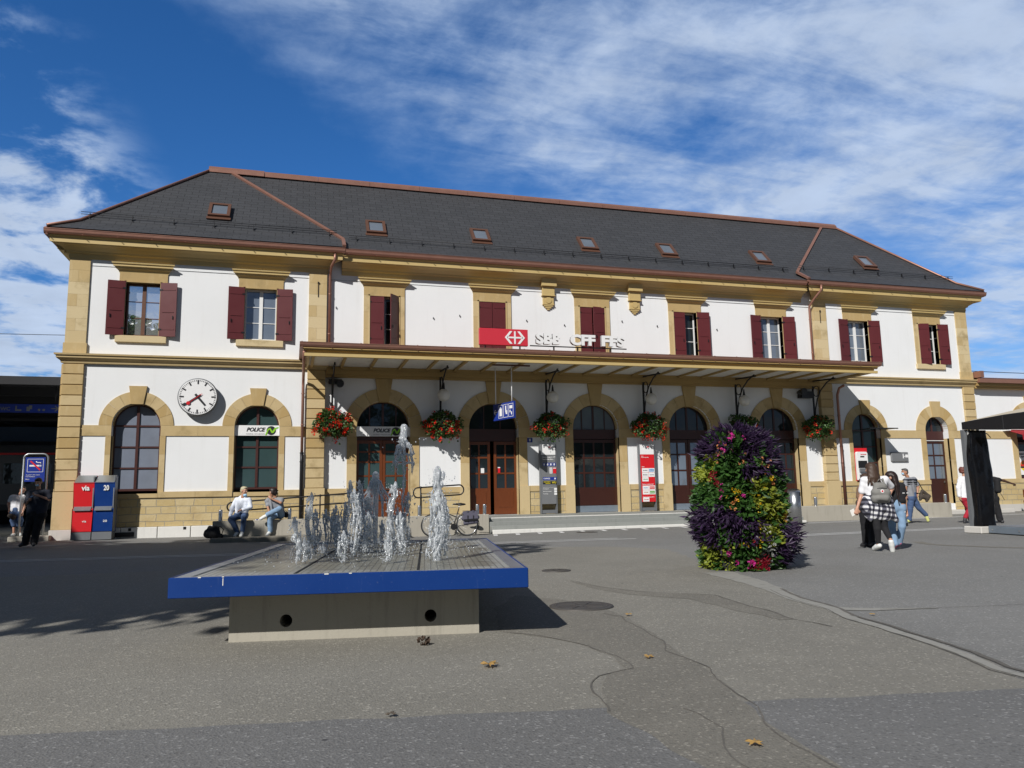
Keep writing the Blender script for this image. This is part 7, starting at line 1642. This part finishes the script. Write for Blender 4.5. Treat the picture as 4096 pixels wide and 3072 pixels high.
# ------------------------------------------------------------------ trees beyond the frame: left row shades the square, far row is mirrored in the panes
def tree_proto(name,seed,hgt,cr,n,lsz):
    r=random.Random(seed); t=thing(name,'','tree')
    m=MB(); top=hgt-cr*1.1
    m.tube([(0,0,-.2),(.05,.02,top*.4),(-.03,.06,top*.8),(.05,0,top+cr*.5)],[.30,.24,.20,.08],10); limbs=[]
    for i in range(9):
        a=i*2.4+r.random(); z=top*(.62+.4*r.random()); e=Vector((math.cos(a)*cr*.75,math.sin(a)*cr*.75,z+cr*(.25+.5*r.random()))); mid=Vector((e.x*.45,e.y*.45,z+(e.z-z)*.65)); m.tube([(0,0,z),mid,e],[.10,.07,.025],6); limbs.append(e)
    m.build('trunk',MT['bark'],t); cl=[(Vector((0,0,hgt-cr)),cr*.8)]
    for e in limbs: cl.append((e,cr*(.38+.2*r.random())))
    for i in range(8): a=r.uniform(0,6.28); cl.append((Vector((math.cos(a)*cr*.6*r.random(),math.sin(a)*cr*.6*r.random(),hgt-cr*(.2+1.1*r.random()))),cr*.4))
    V=[];F=[]
    for i in range(n):
        c,rd=r.choice(cl); o=Vector((r.gauss(0,1),r.gauss(0,1),r.gauss(0,1))).normalized(); p=c+o*rd*(r.random()**.45)
        q,f=leaves(1,lambda:(p,o),lsz,r,1.2,.3); b=len(V); V+=q; F+=[tuple(k+b for k in g) for g in f]
    arr_obj('crown',V,F,MT['tree'],t); return t
T0=tree_proto('plane_tree',31,13.5,4.3,9000,.34)
spots=[(-22.3,-25.2,0),(-27.2,-18.2,1.3),(-34.6,-15.6,2.5),(-36.0,-7.8,4.),(-34.9,-5.0,5.),(-25.8,-23.8,2.2),(-33.,-17.5,.7)]
labs=['big leafy tree left of the camera, nearest to the square','second big leafy tree left of the square','third tree of the left row, casting shade towards the newspaper boxes','tree in front of the dark train hall at the left','tall tree standing closest to the dark train hall','leafy tree standing between the first two of the left row','tree standing back from the left row']
for i,((x,y,a),l) in enumerate(zip(spots,labs)):
    if i==0: T0.location=(x,y,0); T0.rotation_euler=(0,0,a); T0['label']=l; T0['group']='trees left of the square'; 
    else: dup(T0,(x,y,0),a,l).scale=(1.15 if i==4 else 1,)*3
T1=tree_proto('lime_tree',52,14.5,6.0,5200,.7); T1['group']='trees behind the camera across the square'
for i,(x,l) in enumerate([(-34,'tree across the square behind the camera, far left'),(-22,'tree across the square behind the camera, left of the middle'),(-9,'tree across the square behind the camera in the middle'),(4,'tree across the square behind the camera, right of the middle'),(17,'tree across the square behind the camera, right'),(30,'tree across the square behind the camera, far right')]):
    if i==0: T1.location=(x,-64,0); T1['label']=l
    else: dup(T1,(x,-62-2*(i%3),0),i*1.1,l)
